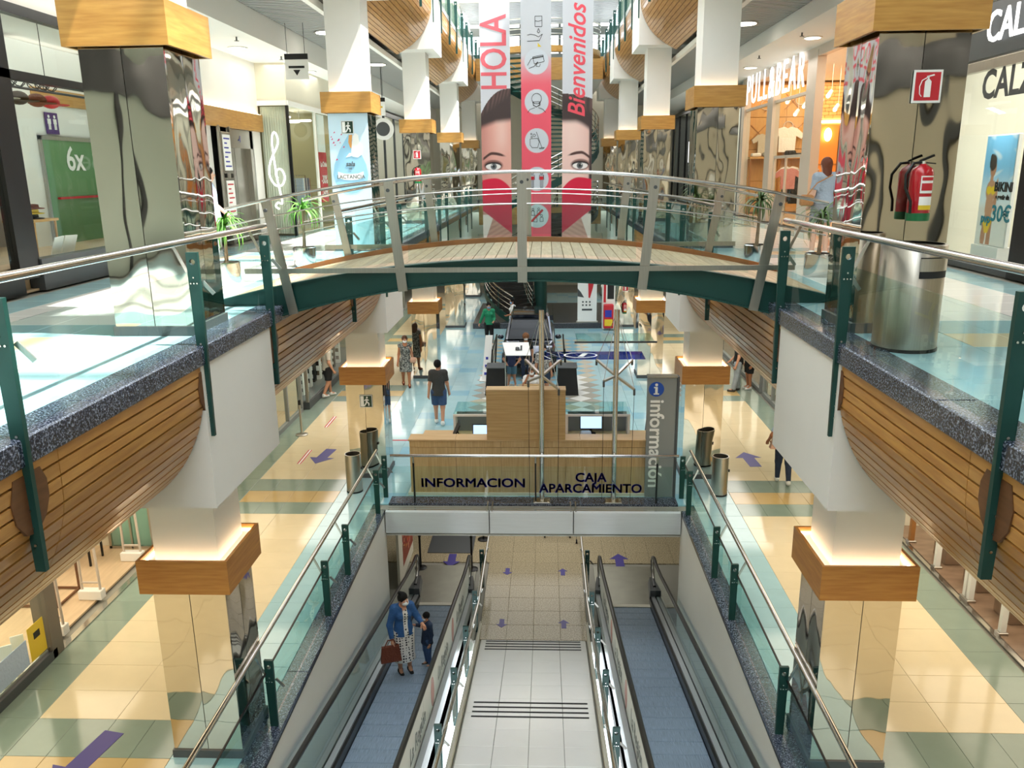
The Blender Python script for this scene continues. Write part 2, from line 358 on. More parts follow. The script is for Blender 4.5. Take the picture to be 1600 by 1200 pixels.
# ---------------- floors ----------------
def tile_floor(root, tiles, nmax=285):
    """tiles: (cx, cy, wx, wy, z, material key, 45-degree flag); the best seen become tile objects, the rest one joined part"""
    def score(t):
        q = project((t[0], t[1], t[4]))
        if not q or not (-60 < q[0] < 1660 and -40 < q[1] < 1290): return 0
        return t[2] * t[3] * abs(CP.z - t[4]) / q[2] ** 3
    ts = sorted(tiles, key=score, reverse=True); cache = {}; rest = MB(); keys = []
    for n, (cx, cy, wx, wy, z, mk, dia) in enumerate(ts):
        g = 0.004; hx, hy = wx / 2 - g / 2, wy / 2 - g / 2; b = 0.004; t = 0.03
        if dia: q = [(0, -hy), (hx, 0), (0, hy), (-hx, 0)]; qi = [(0, -hy + b), (hx - b, 0), (0, hy - b), (-hx + b, 0)]
        else: q = [(-hx, -hy), (hx, -hy), (hx, hy), (-hx, hy)]; qi = [(-hx + b, -hy + b), (hx - b, -hy + b), (hx - b, hy - b), (-hx + b, hy - b)]
        vs = [(x, y, -t) for x, y in q] + [(x, y, -0.002) for x, y in q] + [(x, y, 0) for x, y in qi]
        fs = [(8, 9, 10, 11)] + [(k * 4 + i, k * 4 + (i + 1) % 4, k * 4 + 4 + (i + 1) % 4, k * 4 + 4 + i) for k in range(2) for i in range(4)]
        if n < nmax and score((cx, cy, wx, wy, z, mk, dia)) > 0:
            ck = (round(wx, 3), round(wy, 3), mk, dia)
            if ck not in cache: cache[ck] = MB().add(vs, fs).mesh('tile', M[mk])
            link('tile', cache[ck], root, (cx, cy, z))
        else:
            if mk not in keys: keys.append(mk)
            rest.add([(x + cx, y + cy, zz + z) for x, y, zz in vs], fs, keys.index(mk))
    if rest.v: rest.build('tile_field', [M[k] for k in keys], root, kind='stuff')

def side_tiles(s, z, y0, y1, upper=False):
    T = []; c = ('wtile', 'cream', 'btile', 'btile') if upper else ('cream', 'ochre', 'gtile', 'btile')
    for k in range(-3, 6):
        b0 = 15.07 + 8.3 * k; rows = [(b0, 0.6, 2), (b0 + 0.6, 0.62, 1), (b0 + 1.22, 0.69, 2)] + [(b0 + 1.91 + i * 0.581, 0.581, 0) for i in range(11)]
        for y, h, kind in rows:
            if y < y0 or y + h > y1: continue
            T.append((s * 3.75, y + h / 2, 0.86, h, z, c[3], 0))
            T.append((s * 6.49, y + h / 2, 0.58, h, z, c[2], 0))
            n = 2 if kind == 0 else 4; w = 2.02 / n
            for i in range(n): T.append((s * (4.18 + w * (i + 0.5)), y + h / 2, w, h, z, c[kind], 0))
    return T
def floor_root(label, mb, m, loc):
    o = mb.build('floor', m, loc=loc); o['kind'] = 'structure'; o['label'] = label; return o
for s, nm in ((-1, 'left'), (1, 'right')):
    f = floor_root('ground floor gallery on the %s, cream tiles with ochre and grey-green bands' % nm, MB().box(s * (XE + .13), s * 12, -14, 50, -0.55, -0.03), M['grout'], (s * 5, 20, 0))
    tile_floor(f, side_tiles(s, 0, -2, 46))
    f = floor_root('upper floor gallery on the %s, white and pale blue tiles behind glass' % nm, MB().box(s * (XE + .06), s * 12, -14, 50, 4.9, 5.07), M['grout'], (s * 5, 20, ZU))
    tile_floor(f, side_tiles(s, ZU, -2, 46, True))
    # small pieces of granite edging along both levels
    for z, y1, lab in ((0, YF, 'ground floor opening'), (ZU, 46, 'upper gallery edge')):
        t = thing('trim_%d' % (1 if s < 0 else 2), 'dark blue speckled granite edging along the %s on the %s' % (lab, nm), None, (s * 3.17, 10, z), kind='structure')
        y = -1.4; me = None
        while y < y1 - 0.1:
            if z == ZU: me = me or MB().bevbox(-0.16, 0.16, 0.003, 1.395, -0.19, 0.0, 0.012).mesh('slab', M['granite'])
            else: me = me or MB().bevbox(-0.15, 0.15, 0.003, 1.39, -0.06, 0.005, 0.006).mesh('slab', M['granite'])
            link('slab', me, t, (s * (3.16 if z == ZU else 3.165), y, z + (0.012 if z else 0.004))); y += 1.392 if z == ZU else 1.391
f = floor_root('ground floor hall beyond the information desk, pale blue tiles', MB().box(-XE - .125, XE + .125, YF + .02, 50, -0.55, -0.031), M['grout'], (0, 30, 0))
T = []
for j in range(50):
    y = YF + 0.6 + 0.6 * j
    for i in range(11):
        x = -3.02 + 0.604 * i
        if 19.6 < y < 33.0 and abs(x) < 2.2: continue
        T.append((x, y, 0.604, 0.6, 0, 'btile' if (i + j) % 5 else 'btile2', 0))
tile_floor(f, T, 280)
f = floor_root('diamond patterned floor of white, beige and blue tiles in the middle of the hall', MB().box(-2.115, 2.115, 19.5, 33.0, -0.02, -0.006), M['btile'], (0, 26, 0))
T = []
for i in range(-5, 6):
    for j in range(0, 41):
        if (i + j) % 2: continue
        y = 19.85 + 0.32 * j
        near = y < 26.3
        mk = ('wtile', 'greytile', 'btile2', 'greytile')[i % 4] if near else ('btile2', 'beigetile', 'btile', 'beigetile')[i % 4]
        if (j // 2 + i) % 7 == 0 and i % 2: mk = 'beigetile'
        T.append((i * 0.335, y, 0.67, 0.64, 0, mk, 1))
tile_floor(f, T, 290)
# basement floor
f = floor_root('basement floor of beige speckled terrazzo tiles below the ramp', MB().box(-4.6, 4.6, YF + 0.35, 28, ZB - 0.3, ZB - 0.03), M['grout'], (0, 20, ZB))
T = []
for j in range(20):
    for i in range(14):
        y = 15.95 + 0.6 * j; x = -4.2 + 0.6 * i + 0.3
        if abs(x) > 1.3 and y < 19.1: continue
        T.append((x, y, 0.6, 0.6, ZB, 'terrazzo', 0))
tile_floor(f, T, 280)

# ---------------- balcony hulls (timber-clad fascias) ----------------
PRO = [(3.04, -0.17), (3.045, -0.40), (3.06, -0.62), (3.14, -0.87), (3.27, -1.12), (3.44, -1.33), (3.64, -1.50), (3.84, -1.635), (4.15, -1.79), (4.6, -1.97), (5.1, -2.1)]
def resample(pr, step):
    pts = [Vector((a, b, 0)) for a, b in pr]; out = []
    dense = []
    for i in range(len(pts) - 1):
        p0 = pts[max(i - 1, 0)]; p1 = pts[i]; p2 = pts[i + 1]; p3 = pts[min(i + 2, len(pts) - 1)]
        for k in range(10):
            t = k / 10; dense.append(0.5 * ((2 * p1) + (p2 - p0) * t + (2 * p0 - 5 * p1 + 4 * p2 - p3) * t * t + (3 * p1 - p0 - 3 * p2 + p3) * t ** 3))
    dense.append(pts[-1]); out = [dense[0]]; acc = 0
    for a, b in zip(dense, dense[1:]):
        acc += (b - a).length
        if acc >= step: out.append(b); acc = 0
    return out
HP_ = resample(PRO, 0.088)
def bay_y(k): return 9.41 + P * k, 16.48 + P * k
plank_cache = {}
def hull(s, k, zf, label, single):
    y0, y1 = bay_y(k); y0 = max(y0, 0.36) + .012; y1 -= .012; HP = [p for p in HP_ if p.y > -1.79] if zf > 6 else HP_
    t = thing('balcony_fascia', label, 'balcony cladding', (s * 3.1, (y0 + y1) / 2, zf - 0.2))
    bk = MB(); n = len(HP)
    vs = [(s * (p.x + 0.035), y, zf + p.y + 0.0) for y in (y0, y1) for p in HP]
    fs = [(i, i + 1, n + i + 1, n + i) for i in range(n - 1)]
    if s > 0: fs = [f[::-1] for f in fs]
    bk.add(vs, fs)
    bk.build('backing', M['hullback'], t)
    all_ = MB(); L = (y1 - y0) / 3
    for i in range(n - 1):
        a, b = HP[i], HP[i + 1]; d = (b - a); w = d.length - 0.011; c = (a + b) / 2
        th = math.atan2(s * d.y, -d.x); R = Matrix.Rotation(th, 3, 'Y')
        for j in range(3):
            yc = y0 + L * (j + 0.5)
            if single:
                key = (round(w, 3), round(L, 2))
                if key not in plank_cache:
                    m = MB(); h = w / 2; l = L / 2 - 0.004
                    m.hexa([(-h, -l, -0.012), (h, -l, -0.012), (h, l, -0.012), (-h, l, -0.012), (-h + .004, -l, 0.014), (h - .004, -l, 0.014), (h - .004, l, 0.014), (-h + .004, l, 0.014)])
                    plank_cache[key] = m.mesh('plank', M['hull'])
                o = link('plank', plank_cache[key], t, (s * c.x, yc, zf + c.y))
                o.rotation_euler = (0, th, 0)      # proud face towards the atrium
            else:
                all_.cbox((s * c.x, yc, zf + c.y), (w, L - 0.01, 0.024), R)
    if not single: all_.build('plank_field', M['hull'], t, kind='stuff')
    return t
for s, nm in ((-1, 'left'), (1, 'right')):
    hull(s, -1, ZU, 'curved honey-wood plank cladding under the near upper balcony on the %s' % nm, True)
    hull(s, 0, ZU, 'curved honey-wood plank cladding under the %s balcony beside the bridge' % nm, True)
    hull(s, 1, ZU, 'curved wood cladding under the %s balcony beyond the bridge' % nm, False)
    for k, w in ((0, 'nearest'), (1, 'second'), (2, 'third'), (3, 'last')):
        hull(s, k, ZT, '%s curved wood cladding under the top-floor balcony on the %s' % (w, nm), False)

# ---------------- columns ----------------
def column(s, k, z0, c0, c1, top, zfl, lab):
    y0 = 8.03 + P * k; y1 = y0 + 0.82; x0, x1 = 3.31, 4.13; yc = (y0 + y1) / 2
    t = thing('column', lab, 'column', (s * 3.72, yc, z0))
    MB().box(s * (x0 - .02), s * (x1 + .02), y0 - .02, y1 + .02, z0, z0 + 0.10).build('plinth', M['dgrey'], t)
    MB().box(s * (x0 + .05), s * (x1 - .05), y0 + .05, y1 - .05, z0, top).build('shaft', M['white'], t)
    g = 0.004; xm = (x0 + x1) / 2
    for (a, b, c, d) in ((x0, xm - g, y0, y0 + .03), (xm + g, x1, y0, y0 + .03), (x0, xm - g, y1 - .03, y1), (xm + g, x1, y1 - .03, y1),
                         (x0, x0 + .03, y0 + .032, yc - g), (x0, x0 + .03, yc + g, y1 - .032), (x1 - .03, x1, y0 + .032, yc - g), (x1 - .03, x1, yc + g, y1 - .032)):
        MB().box(s * a, s * b, c, d, z0 + 0.1, c0 + 0.02).build('cladding_panel', M['mirror'], t)
    e = 0.10; th = 0.035
    col = MB()
    col.box(s * (x0 - e), s * (x1 + e), y0 - e, y0 - e + th, c0, c1); col.box(s * (x0 - e), s * (x1 + e), y1 + e - th, y1 + e, c0, c1)
    col.box(s * (x0 - e), s * (x0 - e + th), y0 - e + th, y1 + e - th, c0, c1); col.box(s * (x1 + e - th), s * (x1 + e), y0 - e + th, y1 + e - th, c0, c1)
    ck = col.build('collar', M['collar_warmlit' if z0 < 1 else 'collar'], t)
    MB().box(s * (x0 - e + th), s * (x1 + e - th), y0 - e + th, y1 + e - th, c1 - 0.09, c1 - 0.07).build('collar_tray', M['white'], ck)
    led = MB(); q = 0.012
    led.box(s * (x0 - .055), s * (x1 + .055), y0 - .055, y0 - .055 + q, c1 - .07, c1 - .05); led.box(s * (x0 - .055), s * (x1 + .055), y1 + .055 - q, y1 + .055, c1 - .07, c1 - .05)
    led.box(s * (x0 - .055), s * (x0 - .055 + q), y0 - .04, y1 + .04, c1 - .07, c1 - .05); led.box(s * (x1 + .055 - q), s * (x1 + .055), y0 - .04, y1 + .04, c1 - .07, c1 - .05)
    led.build('light_strip', M['cove'], ck)
    # white bulkhead under the storey above
    b = MB(); ya, yb = 7.42 + P * k, 9.41 + P * k
    b.prism([(s * XE, zfl - 1.64), (s * 5.1, zfl - 1.66), (s * 5.1, zfl - 0.18), (s * XE, zfl - 0.18)][::(1 if s > 0 else -1)], 'y', ya, yb)
    b.build('bulkhead', M['white'], t)
    return t
ordn = ['nearest', 'second', 'third', 'fourth', 'fifth']
COLS = {}
for s, nm in ((-1, 'left'), (1, 'right')):
    for k in range(5):
        COLS[(s, k, 0)] = column(s, k, 0, 2.2, 2.6, ZU - 0.5, ZU, '%s mirror-clad ground floor column on the %s with lit wood collar' % (ordn[k], nm))
        COLS[(s, k, 1)] = column(s, k, ZU, 7.87, 8.27, ZT - 0.5, ZT, '%s mirror-clad upper floor column on the %s with wood collar' % (ordn[k], nm))

# ---------------- slabs, ceilings, roof, walls ----------------
def struct(name, mb, m, label, **k):
    o = mb.build(name, m, **k); o['kind'] = 'structure'; o['label'] = label; return o
for s, nm in ((-1, 'left'), (1, 'right')):
    struct('ceiling', MB().box(s * 5.1, s * 12, -14, 50, 2.98, 3.1), M['soffit'], 'white ceiling over the ground floor gallery on the %s' % nm)
    struct('ceiling', MB().box(s * 5.1, s * 12, -14, 50, 4.6, 4.9), M['soffit'], 'floor slab of the %s upper gallery' % nm)
    struct('floor', MB().box(s * XE, s * 12, -14, 50, ZT - 0.16, ZT), M['wtile'], 'top-floor slab edge on the %s' % nm)
    zs = 9.40 if s < 0 else 9.57
    c = struct('ceiling', MB().box(s * 5.65, s * 5.75, -14, 46, zs + .05, 9.93).box(s * 5.65, s * 12, -14, 46, zs, zs + .05), M['soffit'], 'white dropped soffit along the shops on the %s upper gallery' % nm)
    c = struct('ceiling', MB().box(s * 4.33, s * 5.65, -14, 46, 10.02, 10.06), M['slatback'], 'grey slatted metal ceiling over the %s upper gallery' % nm)
    sl = MB(); y = 4.0
    while y < 45: sl.box(s * 4.33, s * 5.64, y, y + 0.10, 9.93, 9.955); y += 0.16
    sl.build('slat_field', M['slat'], c, kind='stuff')
    struct('trim_%d' % (3 if s < 0 else 4), MB().box(s * 4.2, s * 4.32, -14, 46, 9.86, 10.0), M['soffit'], 'white edge trim of the slatted ceiling on the %s' % nm)
    struct('wall_%s' % nm, MB().box(s * 7.4, s * 12, -14, 50, 9.66, 11.7).box(s * 7.05, s * 7.4, -14, 50, ZT, 18).box(s * 12, s * 12.2, -14, 50, -0.5, 18), M['wall'], 'plain outer wall behind the shops on the %s' % nm)
    struct('ceiling', MB().box(s * 3.3, s * 12.2, -14, 50, 17.6, 17.9), M['soffit'], 'roof slab beside the skylight on the %s' % nm)
rf = MB()
for y in range(-13, 50, 3): rf.box(-3.4, 3.4, y, y + 0.14, 17.6, 17.95)
for x in (-1.5, 0, 1.5): rf.box(x - .04, x + .04, -14, 50, 17.8, 17.95)
struct('window_1', rf, M['white'], 'white rafters of the long skylight over the atrium')
struct('floor', MB().box(-XE - .1, XE + .1, -14, 0.4, -0.55, -0.01), M['btile'], 'ground floor behind the viewpoint')
struct('wall_back', MB().box(-12, 12, -14.2, -14, -0.5, 18), M['wall'], 'plain wall behind the viewpoint')
# well walls beside the travelators
for s, nm in ((-1, 'left'), (1, 'right')):
    struct('wall_%s' % nm, MB().box(s * XE, s * (XE + 0.12), -1, YF, ZB - 0.2, -0.06), M['well'], 'smooth pale wall of the travelator well on the %s' % nm)
    struct('baseboard_%s' % nm, MB().box(s * (XE - 0.006), s * (XE + 0.02), -1, YF, -0.075, -0.055), M['black'], 'dark trim line under the granite edge of the well on the %s' % nm)
    struct('wall_%s' % nm, MB().box(s * 4.5, s * 4.7, YF, 28, ZB - 0.2, -0.55), M['wall'], 'basement side wall on the %s' % nm)
    struct('wall_%s' % nm, MB().box(s * 3.14, s * 4.7, YF - 0.2, YF + 0.36, ZB - 0.2, -0.56), M['wall'], 'basement return wall on the %s' % nm)
struct('ceiling', MB().box(-4.6, 4.6, YF + 0.1, 28, -0.62, -0.56), M['soffit'], 'basement ceiling under the hall')
struct('wall_back', MB().box(-4.6, 4.6, 27.9, 28.1, ZB, -0.55), M['offwhite'], 'basement end wall')
# hall end wall: shopfront glazing below, window band above
ew = MB(); ew.box(-12, 12, 49.0, 49.3, -0.5, 4.9).box(-12, 12, 49, 49.3, 4.9, 11.2).box(-12, 12, 49, 49.3, 15.6, 18)
struct('wall_back', ew, M['offwhite'], 'cream end wall of the hall behind the spiral stair')
wf = MB()
for i in range(9): wf.box(-4.4 + 1.1 * i - .07, -4.4 + 1.1 * i + .07, 48.93, 49.05, 11.2, 15.6)
for z in (11.2, 12.6, 14.0, 15.5): wf.box(-4.5, 4.5, 48.92, 49.06, z, z + (.45 if z in (12.6, 14.0) else .12))
struct('window_2', wf, M['grey'], 'tall window grid at the end of the top floor')
struct('wall_back', MB().box(-12, -4.5, 48.9, 49.1, 11.2, 15.6).box(4.5, 12, 48.9, 49.1, 11.2, 15.6), M['offwhite'], 'wall beside the end window')
for s, nm in ((-1, 'left'), (1, 'right')):
    struct('wall_%s' % nm, MB().box(s * 7.05, s * 7.3, -14, 3.9 if s < 0 else 8.2, ZU, 9.2).box(s * 6.85, s * 7.0, -14, 4.3 if s < 0 else 5.9, 0, 2.97), mat('far_wall_paint', '9BA193' if s < 0 else 'C9BA9E', .5), 'plain shop walls behind the viewpoint on the %s' % nm)
    q = MB(); [q.box(s * 7.0, s * 7.06, y, y + .35, ZU, 9.0) for y in (-11, -6.5, -2.5, 1.5)]; q.box(s * 6.98, s * 7.05, -14, 3.8, 8.1, 8.8); struct('trim_%d' % (8 if s < 0 else 9), q, M['black'], 'unseen black frames added behind the viewpoint for the column reflections on the %s' % nm)  # unseen frames put in so the column cladding has dark bands to reflect
    q = MB(); [q.box(s * 6.99, s * 7.05, y, y + 2.2, 5.6, 7.9) for y in (-10, -5.6)]; struct('window_%d' % (3 if s < 0 else 4), q, mat('green_reflection_panel', '5E9A58', .3) if s < 0 else M['wall'], 'unseen panels added behind the viewpoint for the column reflections on the %s' % nm)  # opaque unseen panels, added for the column cladding to reflect
ce = struct('ceiling', MB().box(-XE, XE, 40.5, 48.9, 14.75, 15.0).box(-4.4, 4.4, 40.4, 40.5, 14.2, 16.4), M['offwhite'], 'cream ceiling edge above the top floor end window')
sl = MB(); y = 40.6
while y < 48.5: sl.box(-3.9, 3.9, y, y + .22, 14.55, 14.62); y += .34
sl.build('slat_field', M['slat'], ce, kind='stuff')
# far cross galleries behind the spiral stair
for z, nm in ((ZU, 'upper'), (ZT, 'top')):
    struct('floor', MB().box(-XE, XE, 41, 49, z - 0.35, z), M['wtile'], '%s floor cross gallery behind the spiral stair' % nm)
    struct('ceiling', MB().box(-XE, XE, 41.02, 49, z - 1.0, z - 0.4), M['soffit'], 'soffit under the %s cross gallery' % nm)
    struct('trim_5' if z == ZU else 'trim_6', MB().box(-XE, XE, 40.95, 41.0, z - 1.0, z), M['collar'], 'wood edge of the %s cross gallery' % nm)
# ---------------- glass balustrades ----------------
def post(root, s, x, y, zb, z0, z1, fin=False, fine=True):
    """green plate post across the edge; z0 floor level, z1 top, zb bottom"""
    p = MB(); w = 0.055
    poly = [(x - w * .62, zb), (x + w * .62, zb), (x + w * .8, z0 - .1), (x + w, z1 - .25), (x + w, z1), (x - w, z1), (x - w, z1 - .25), (x - w * .8, z0 - .1)]
    # plate with a round hole near the top: upper part built as a ring of quads
    zt = z1 - 0.20; zc = z1 - 0.09
    p.prism([(x - w * .62, zb), (x + w * .62, zb), (x + w * .85, z0), (x + w, zt), (x - w, zt), (x - w * .85, z0)], 'y', y - .02, y + .02)
    AN = [0, 30, 58.57, 90, 121.43, 150, 180, 210, 243.43, 270, 296.57, 330]; n = 12; r = 0.028; ins = []; outs = []
    for k in range(n):
        a = math.radians(AN[k]); c, q = math.cos(a), math.sin(a); ins.append((x + r * c, zc + r * q))
        m = max(abs(c) / w, abs(q) / (0.09 if q > 0 else 0.11)); outs.append((x + c / m, zc + q / m))
    vs = []; fs = []
    for yy in (y - .02, y + .02):
        vs += [(a, yy, b) for a, b in outs] + [(a, yy, b) for a, b in ins]
    for k in range(n):
        k2 = (k + 1) % n
        fs += [(k, k2, n + k2, n + k), (2 * n + k2, 2 * n + k, 3 * n + k, 3 * n + k2), (k2, k, 2 * n + k, 2 * n + k2), (n + k, n + k2, 3 * n + k2, 3 * n + k)]
    p.add(vs, fs)
    o = p.build('post', M['postgreen'], root)
    if fine:
        b = MB()
        for dx, dz in ((-.03, -.29), (0, -.29), (.03, -.29), (0, -.235)): b.cyl((x + dx, y - .032, z1 + dz), (x + dx, y + .03, z1 + dz), 0.008, 8)
        for dz in (.0, -.5, -.62, -.74): 
            if z0 - .05 + dz > zb: b.cyl((x, y - .03, z0 + .03 + dz), (x, y - .01, z0 + .03 + dz), 0.01, 8)
        b.build('bolts', M['steel'], o, kind='stuff')
        a = MB(); a.bar((x + s * .03, y, z1 - .26), (x + s * .17, y, z1 + 0.05), .03, .012, (0, 1, 0)); a.build('rail_arm', M['steel'], o)
        a = MB(); a.bar((x + s * .0, y + .025, z1 - .29), (x - s * .0 + .075 * s, y + .04, z1 - .36), .04, .012, (0, 1, 0)); a.bar((x + .06, y + .03, z1 - .28), (x + .15, y + .05, z1 - .4), .035, .012, (0, 1, 0)); a.build('glass_clamp', M['brush'], o)
    if fin:
        f = MB(); zz = z0 - .23
        f.prism([(y - .13, zz), (y + .15, zz), (y + .2, zz - .1), (y + .2, zz - .22), (y + .14, zz - .33), (y + .03, zz - .41), (y - .08, zz - .39), (y - .16, zz - .28), (y - .18, zz - .15)], 'x', s * (XE + .002), s * (XE + .042))
        f.build('fin', M['fin'], o)
    return o
def balustrade(s, label, z0, ys, yr, zb, x=XE, rail_x=0.11, fin=True, fine=True, glass='glass', ht=0.9, group=None):
    t = thing('balustrade', label, 'balustrade', (s * x, (yr[0] + yr[1]) / 2, z0), group)
    for y in ys: post(t, s, s * x, y, zb, z0, z0 + ht, fin, fine)
    e = [yr[0]] + [y for y in ys] + [yr[1]]
    for a, b in zip(e, e[1:]):
        if b - a < 0.25: continue
        g = MB().box(s * (x + .035), s * (x + .047), a + .03, b - .03, z0 + .04, z0 + ht - .18); go = g.build('glass_pane', M[glass], t)
        if z0 < 1: MB().box(s * (x + .03), s * (x + .052), a + .03, b - .03, z0 + ht - .18, z0 + ht - .165).build('top_bead', M['black'], go)
    MB().tube([(s * (x + rail_x), yr[0], z0 + ht + .09), (s * (x + rail_x), yr[1], z0 + ht + .09)], 0.032, 14).build('handrail', M['steel'], t, smooth=60)
    return t
for s, nm in ((-1, 'left'), (1, 'right')):
    balustrade(s, 'near glass and green steel balustrade of the %s upper balcony, before the bridge' % nm, ZU, [0.44, 2.6, 4.7, 7.5, 9.5], (-1, 9.9), 4.2)
    balustrade(s, 'glass balustrade on the %s upper balcony beyond the bridge' % nm, ZU, [13.72, 16.58, 18.56, 22.78, 25.64, 27.62, 31.84, 34.7, 36.7], (13.3, 40.6), 4.2)
    balustrade(s, 'teal glass balustrade high on the top-floor balcony on the %s' % nm, ZT, [9.5 + P * k + d for k in range(0, 4) for d in (0, 2.4, 4.7, 7.08)], (9, 40.6), ZT - .9, fin=False, fine=False, glass='frostglass')
    balustrade(s, 'ground floor balustrade with thin glass along the travelator well on the %s' % nm, 0, [6.0, 8.6, 11.2, 12.52, 15.1, 15.95], (3.5, 16.0), -0.02, x=3.12, rail_x=0.16, fin=False, glass='frostglass', ht=.94)

# ---------------- bridge ----------------
br = thing('footbridge', 'arched green steel footbridge with wood plank deck crossing the atrium', 'bridge', (0, 11.5, 5.1))
zt = lambda x: 5.65 - 0.31 * (x / 3.02) ** 2
zbm = lambda x: 5.41 - 0.42 * (x / 3.02) ** 2
zd = lambda x: 5.615 - 0.30 * (x / 3.02) ** 2
XS = [-4.0 + 8.0 * i / 40 for i in range(41)]
for ya, yb in ((9.92, 9.98), (13.0, 13.06)):
    m = MB(); 
    for a, b in zip(XS, XS[1:]):
        m.hexa([(a, ya, zbm(a)), (b, ya, zbm(b)), (b, yb, zbm(b)), (a, yb, zbm(a)), (a, ya, zt(a)), (b, ya, zt(b)), (b, yb, zt(b)), (a, yb, zt(a))])
        for zf in (zbm, ): m.hexa([(a, ya - .05, zf(a) - .02), (b, ya - .05, zf(b) - .02), (b, yb + .05, zf(b) - .02), (a, yb + .05, zf(a) - .02), (a, ya - .05, zf(a)), (b, ya - .05, zf(b)), (b, yb + .05, zf(b)), (a, yb + .05, zf(a))])
    m.build('beam', M['green'], br, smooth=30)
    m = MB()
    for a, b in zip(XS, XS[1:]): m.hexa([(a, ya - .05, zt(a)), (b, ya - .05, zt(b)), (b, yb + .05, zt(b)), (a, yb + .05, zt(a)), (a, ya - .05, zt(a) + .015), (b, ya - .05, zt(b) + .015), (b, yb + .05, zt(b) + .015), (a, yb + .05, zt(a) + .015)])
    m.build('beam_flange', M['green'], br, smooth=30)
m = MB()
for a, b in zip(XS, XS[1:]): m.hexa([(a, 9.98, zbm(a) + .06), (b, 9.98, zbm(b) + .06), (b, 13.0, zbm(b) + .06), (a, 13.0, zbm(a) + .06), (a, 9.98, zd(a) - .035), (b, 9.98, zd(b) - .035), (b, 13.0, zd(b) - .035), (a, 13.0, zd(a) - .035)])
m.build('deck_frame', M['green'], br)
W_ = 0.148; me = MB().bevbox(-W_ / 2 + .003, W_ / 2 - .003, -1.46, 1.44, -.03, 0, .004).mesh('plank', M['deck'])
for i in range(-26, 27):
    x = i * W_; o = link('plank', me, br, (x, 11.49, zd(x))); o.rotation_euler = (0, math.atan(0.6 * x / 3.02 ** 2), 0)
m = MB()
for a, b in zip(XS, XS[1:]): m.hexa([(a, 12.94, zd(a) - .02), (b, 12.94, zd(b) - .02), (b, 13.0, zd(b) - .02), (a, 13.0, zd(a) - .02), (a, 12.94, zd(a) + .075), (b, 12.94, zd(b) + .075), (b, 13.0, zd(b) + .075), (a, 13.0, zd(a) + .075)])
m.build('curb', M['curb'], br, smooth=30)
for yy, nrm, rails in ((9.86, -1, (0, .20, .37)), (13.12, 1, (0, .33, .49))):
    zr = lambda x: (6.69 if yy < 11 else 6.68) - 0.30 * (x / 3.1) ** 2
    for x in (-2.85, -1.47, 0, 1.45, 2.8):
        q = MB(); x1 = x * 1.085; 
        q.bar((x, yy, zbm(x) - .03), (x1, yy, zr(x1) + .02), 0.115, 0.022, (0, 1, 0)); po = q.build('post', M['brush'], br)
        MB().cyl((x1, yy - .03, zr(x1) - .12), (x1, yy + .03, zr(x1) - .12), .022, 10).build('bolt', M['dgrey'], po)
    for j, dz in enumerate(rails):
        MB().tube([(3.6 * t / 12, yy, zr(3.6 * t / 12) - dz) for t in range(-12, 13)], 0.019 if j == 0 else 0.008, 8).build('handrail' if j == 0 else 'rail', M['steel'], br, smooth=60)
    ps = [-2.85, -1.47, 0, 1.45, 2.8]
    for a, b in zip(ps, ps[1:]):
        g = MB(); n = 6
        for i in range(n):
            u, v = a + .08 + (b - a - .16) * i / n, a + .08 + (b - a - .16) * (i + 1) / n; y0, y1 = yy + .02, yy + .03
            g.hexa([(u, y0, zd(u) + .1), (v, y0, zd(v) + .1), (v, y1, zd(v) + .1), (u, y1, zd(u) + .1), (u, y0, zr(u) - .35), (v, y0, zr(v) - .35), (v, y1, zr(v) - .35), (u, y1, zr(u) - .35)])
        g.build('glass_pane', M['glass'], br)
MB().box(-3.4, 3.25, 9.80, 9.83, 5.515, 5.575).build('tie_bar', M['brush'], br)
MB().box(-3.3, 3.3, 13.16, 13.19, 5.50, 5.57).build('tie_bar', M['brush'], br)
for s in (-1, 1):   # pale landing slabs where the bridge meets the galleries
    MB().hexa([(s * 3.9 - .7, 9.99, 5.02), (s * 3.9 + .7, 9.99, 5.02), (s * 3.9 + .7, 13, 5.02), (s * 3.9 - .7, 13, 5.02),
               (s * 3.9 - .7, 9.99, zd(s * 3.9 - .7) - .004), (s * 3.9 + .7, 9.99, zd(s * 3.9 + .7) - .004 if s < 0 else 5.105), (s * 3.9 + .7, 13, 5.105 if s > 0 else zd(s * 3.9 + .7) - .004), (s * 3.9 - .7, 13, zd(s * 3.9 - .7) - .004)]).build('landing', M['wtile'], br) if False else None

# ---------------- ramp and travelators ----------------
SL = 0.2126; M['droppink'] = mat('pale_red_print', 'D9A09A', .4)
ramp = thing('ramp', 'white tiled pedestrian ramp with dark anti-slip strips between the two travelators', 'ramp', (0, 12, ZB))
zr_ = lambda y: ZB + SL * (15.64 - y)
MB().hexa([(-1.16, 0.5, ZB - .3), (1.16, 0.5, ZB - .3), (1.16, 15.64, ZB - .3), (-1.16, 15.64, ZB - .3), (-1.16, 0.5, zr_(.5) - .03), (1.16, .5, zr_(.5) - .03), (1.16, 15.64, ZB - .03), (-1.16, 15.64, ZB - .03)]).build('ramp_base', M['grout'], ramp)
ang = math.atan(SL); cs = math.cos(ang); me = MB().bevbox(-.28, .28, -.29, .29, -.03, 0, .004).mesh('tile', M['ramptile'])
for j in range(22):
    y = 15.64 - 0.295 * cs - j * 0.586 * cs
    for i in range(4): o = link('tile', me, ramp, (-.852 + .568 * i, y, zr_(y))); o.rotation_euler = (-ang, 0, 0)
ms = MB().box(-1.02, 1.02, -.022, .022, .001, .008).mesh('anti_slip_strip', M['strip'])
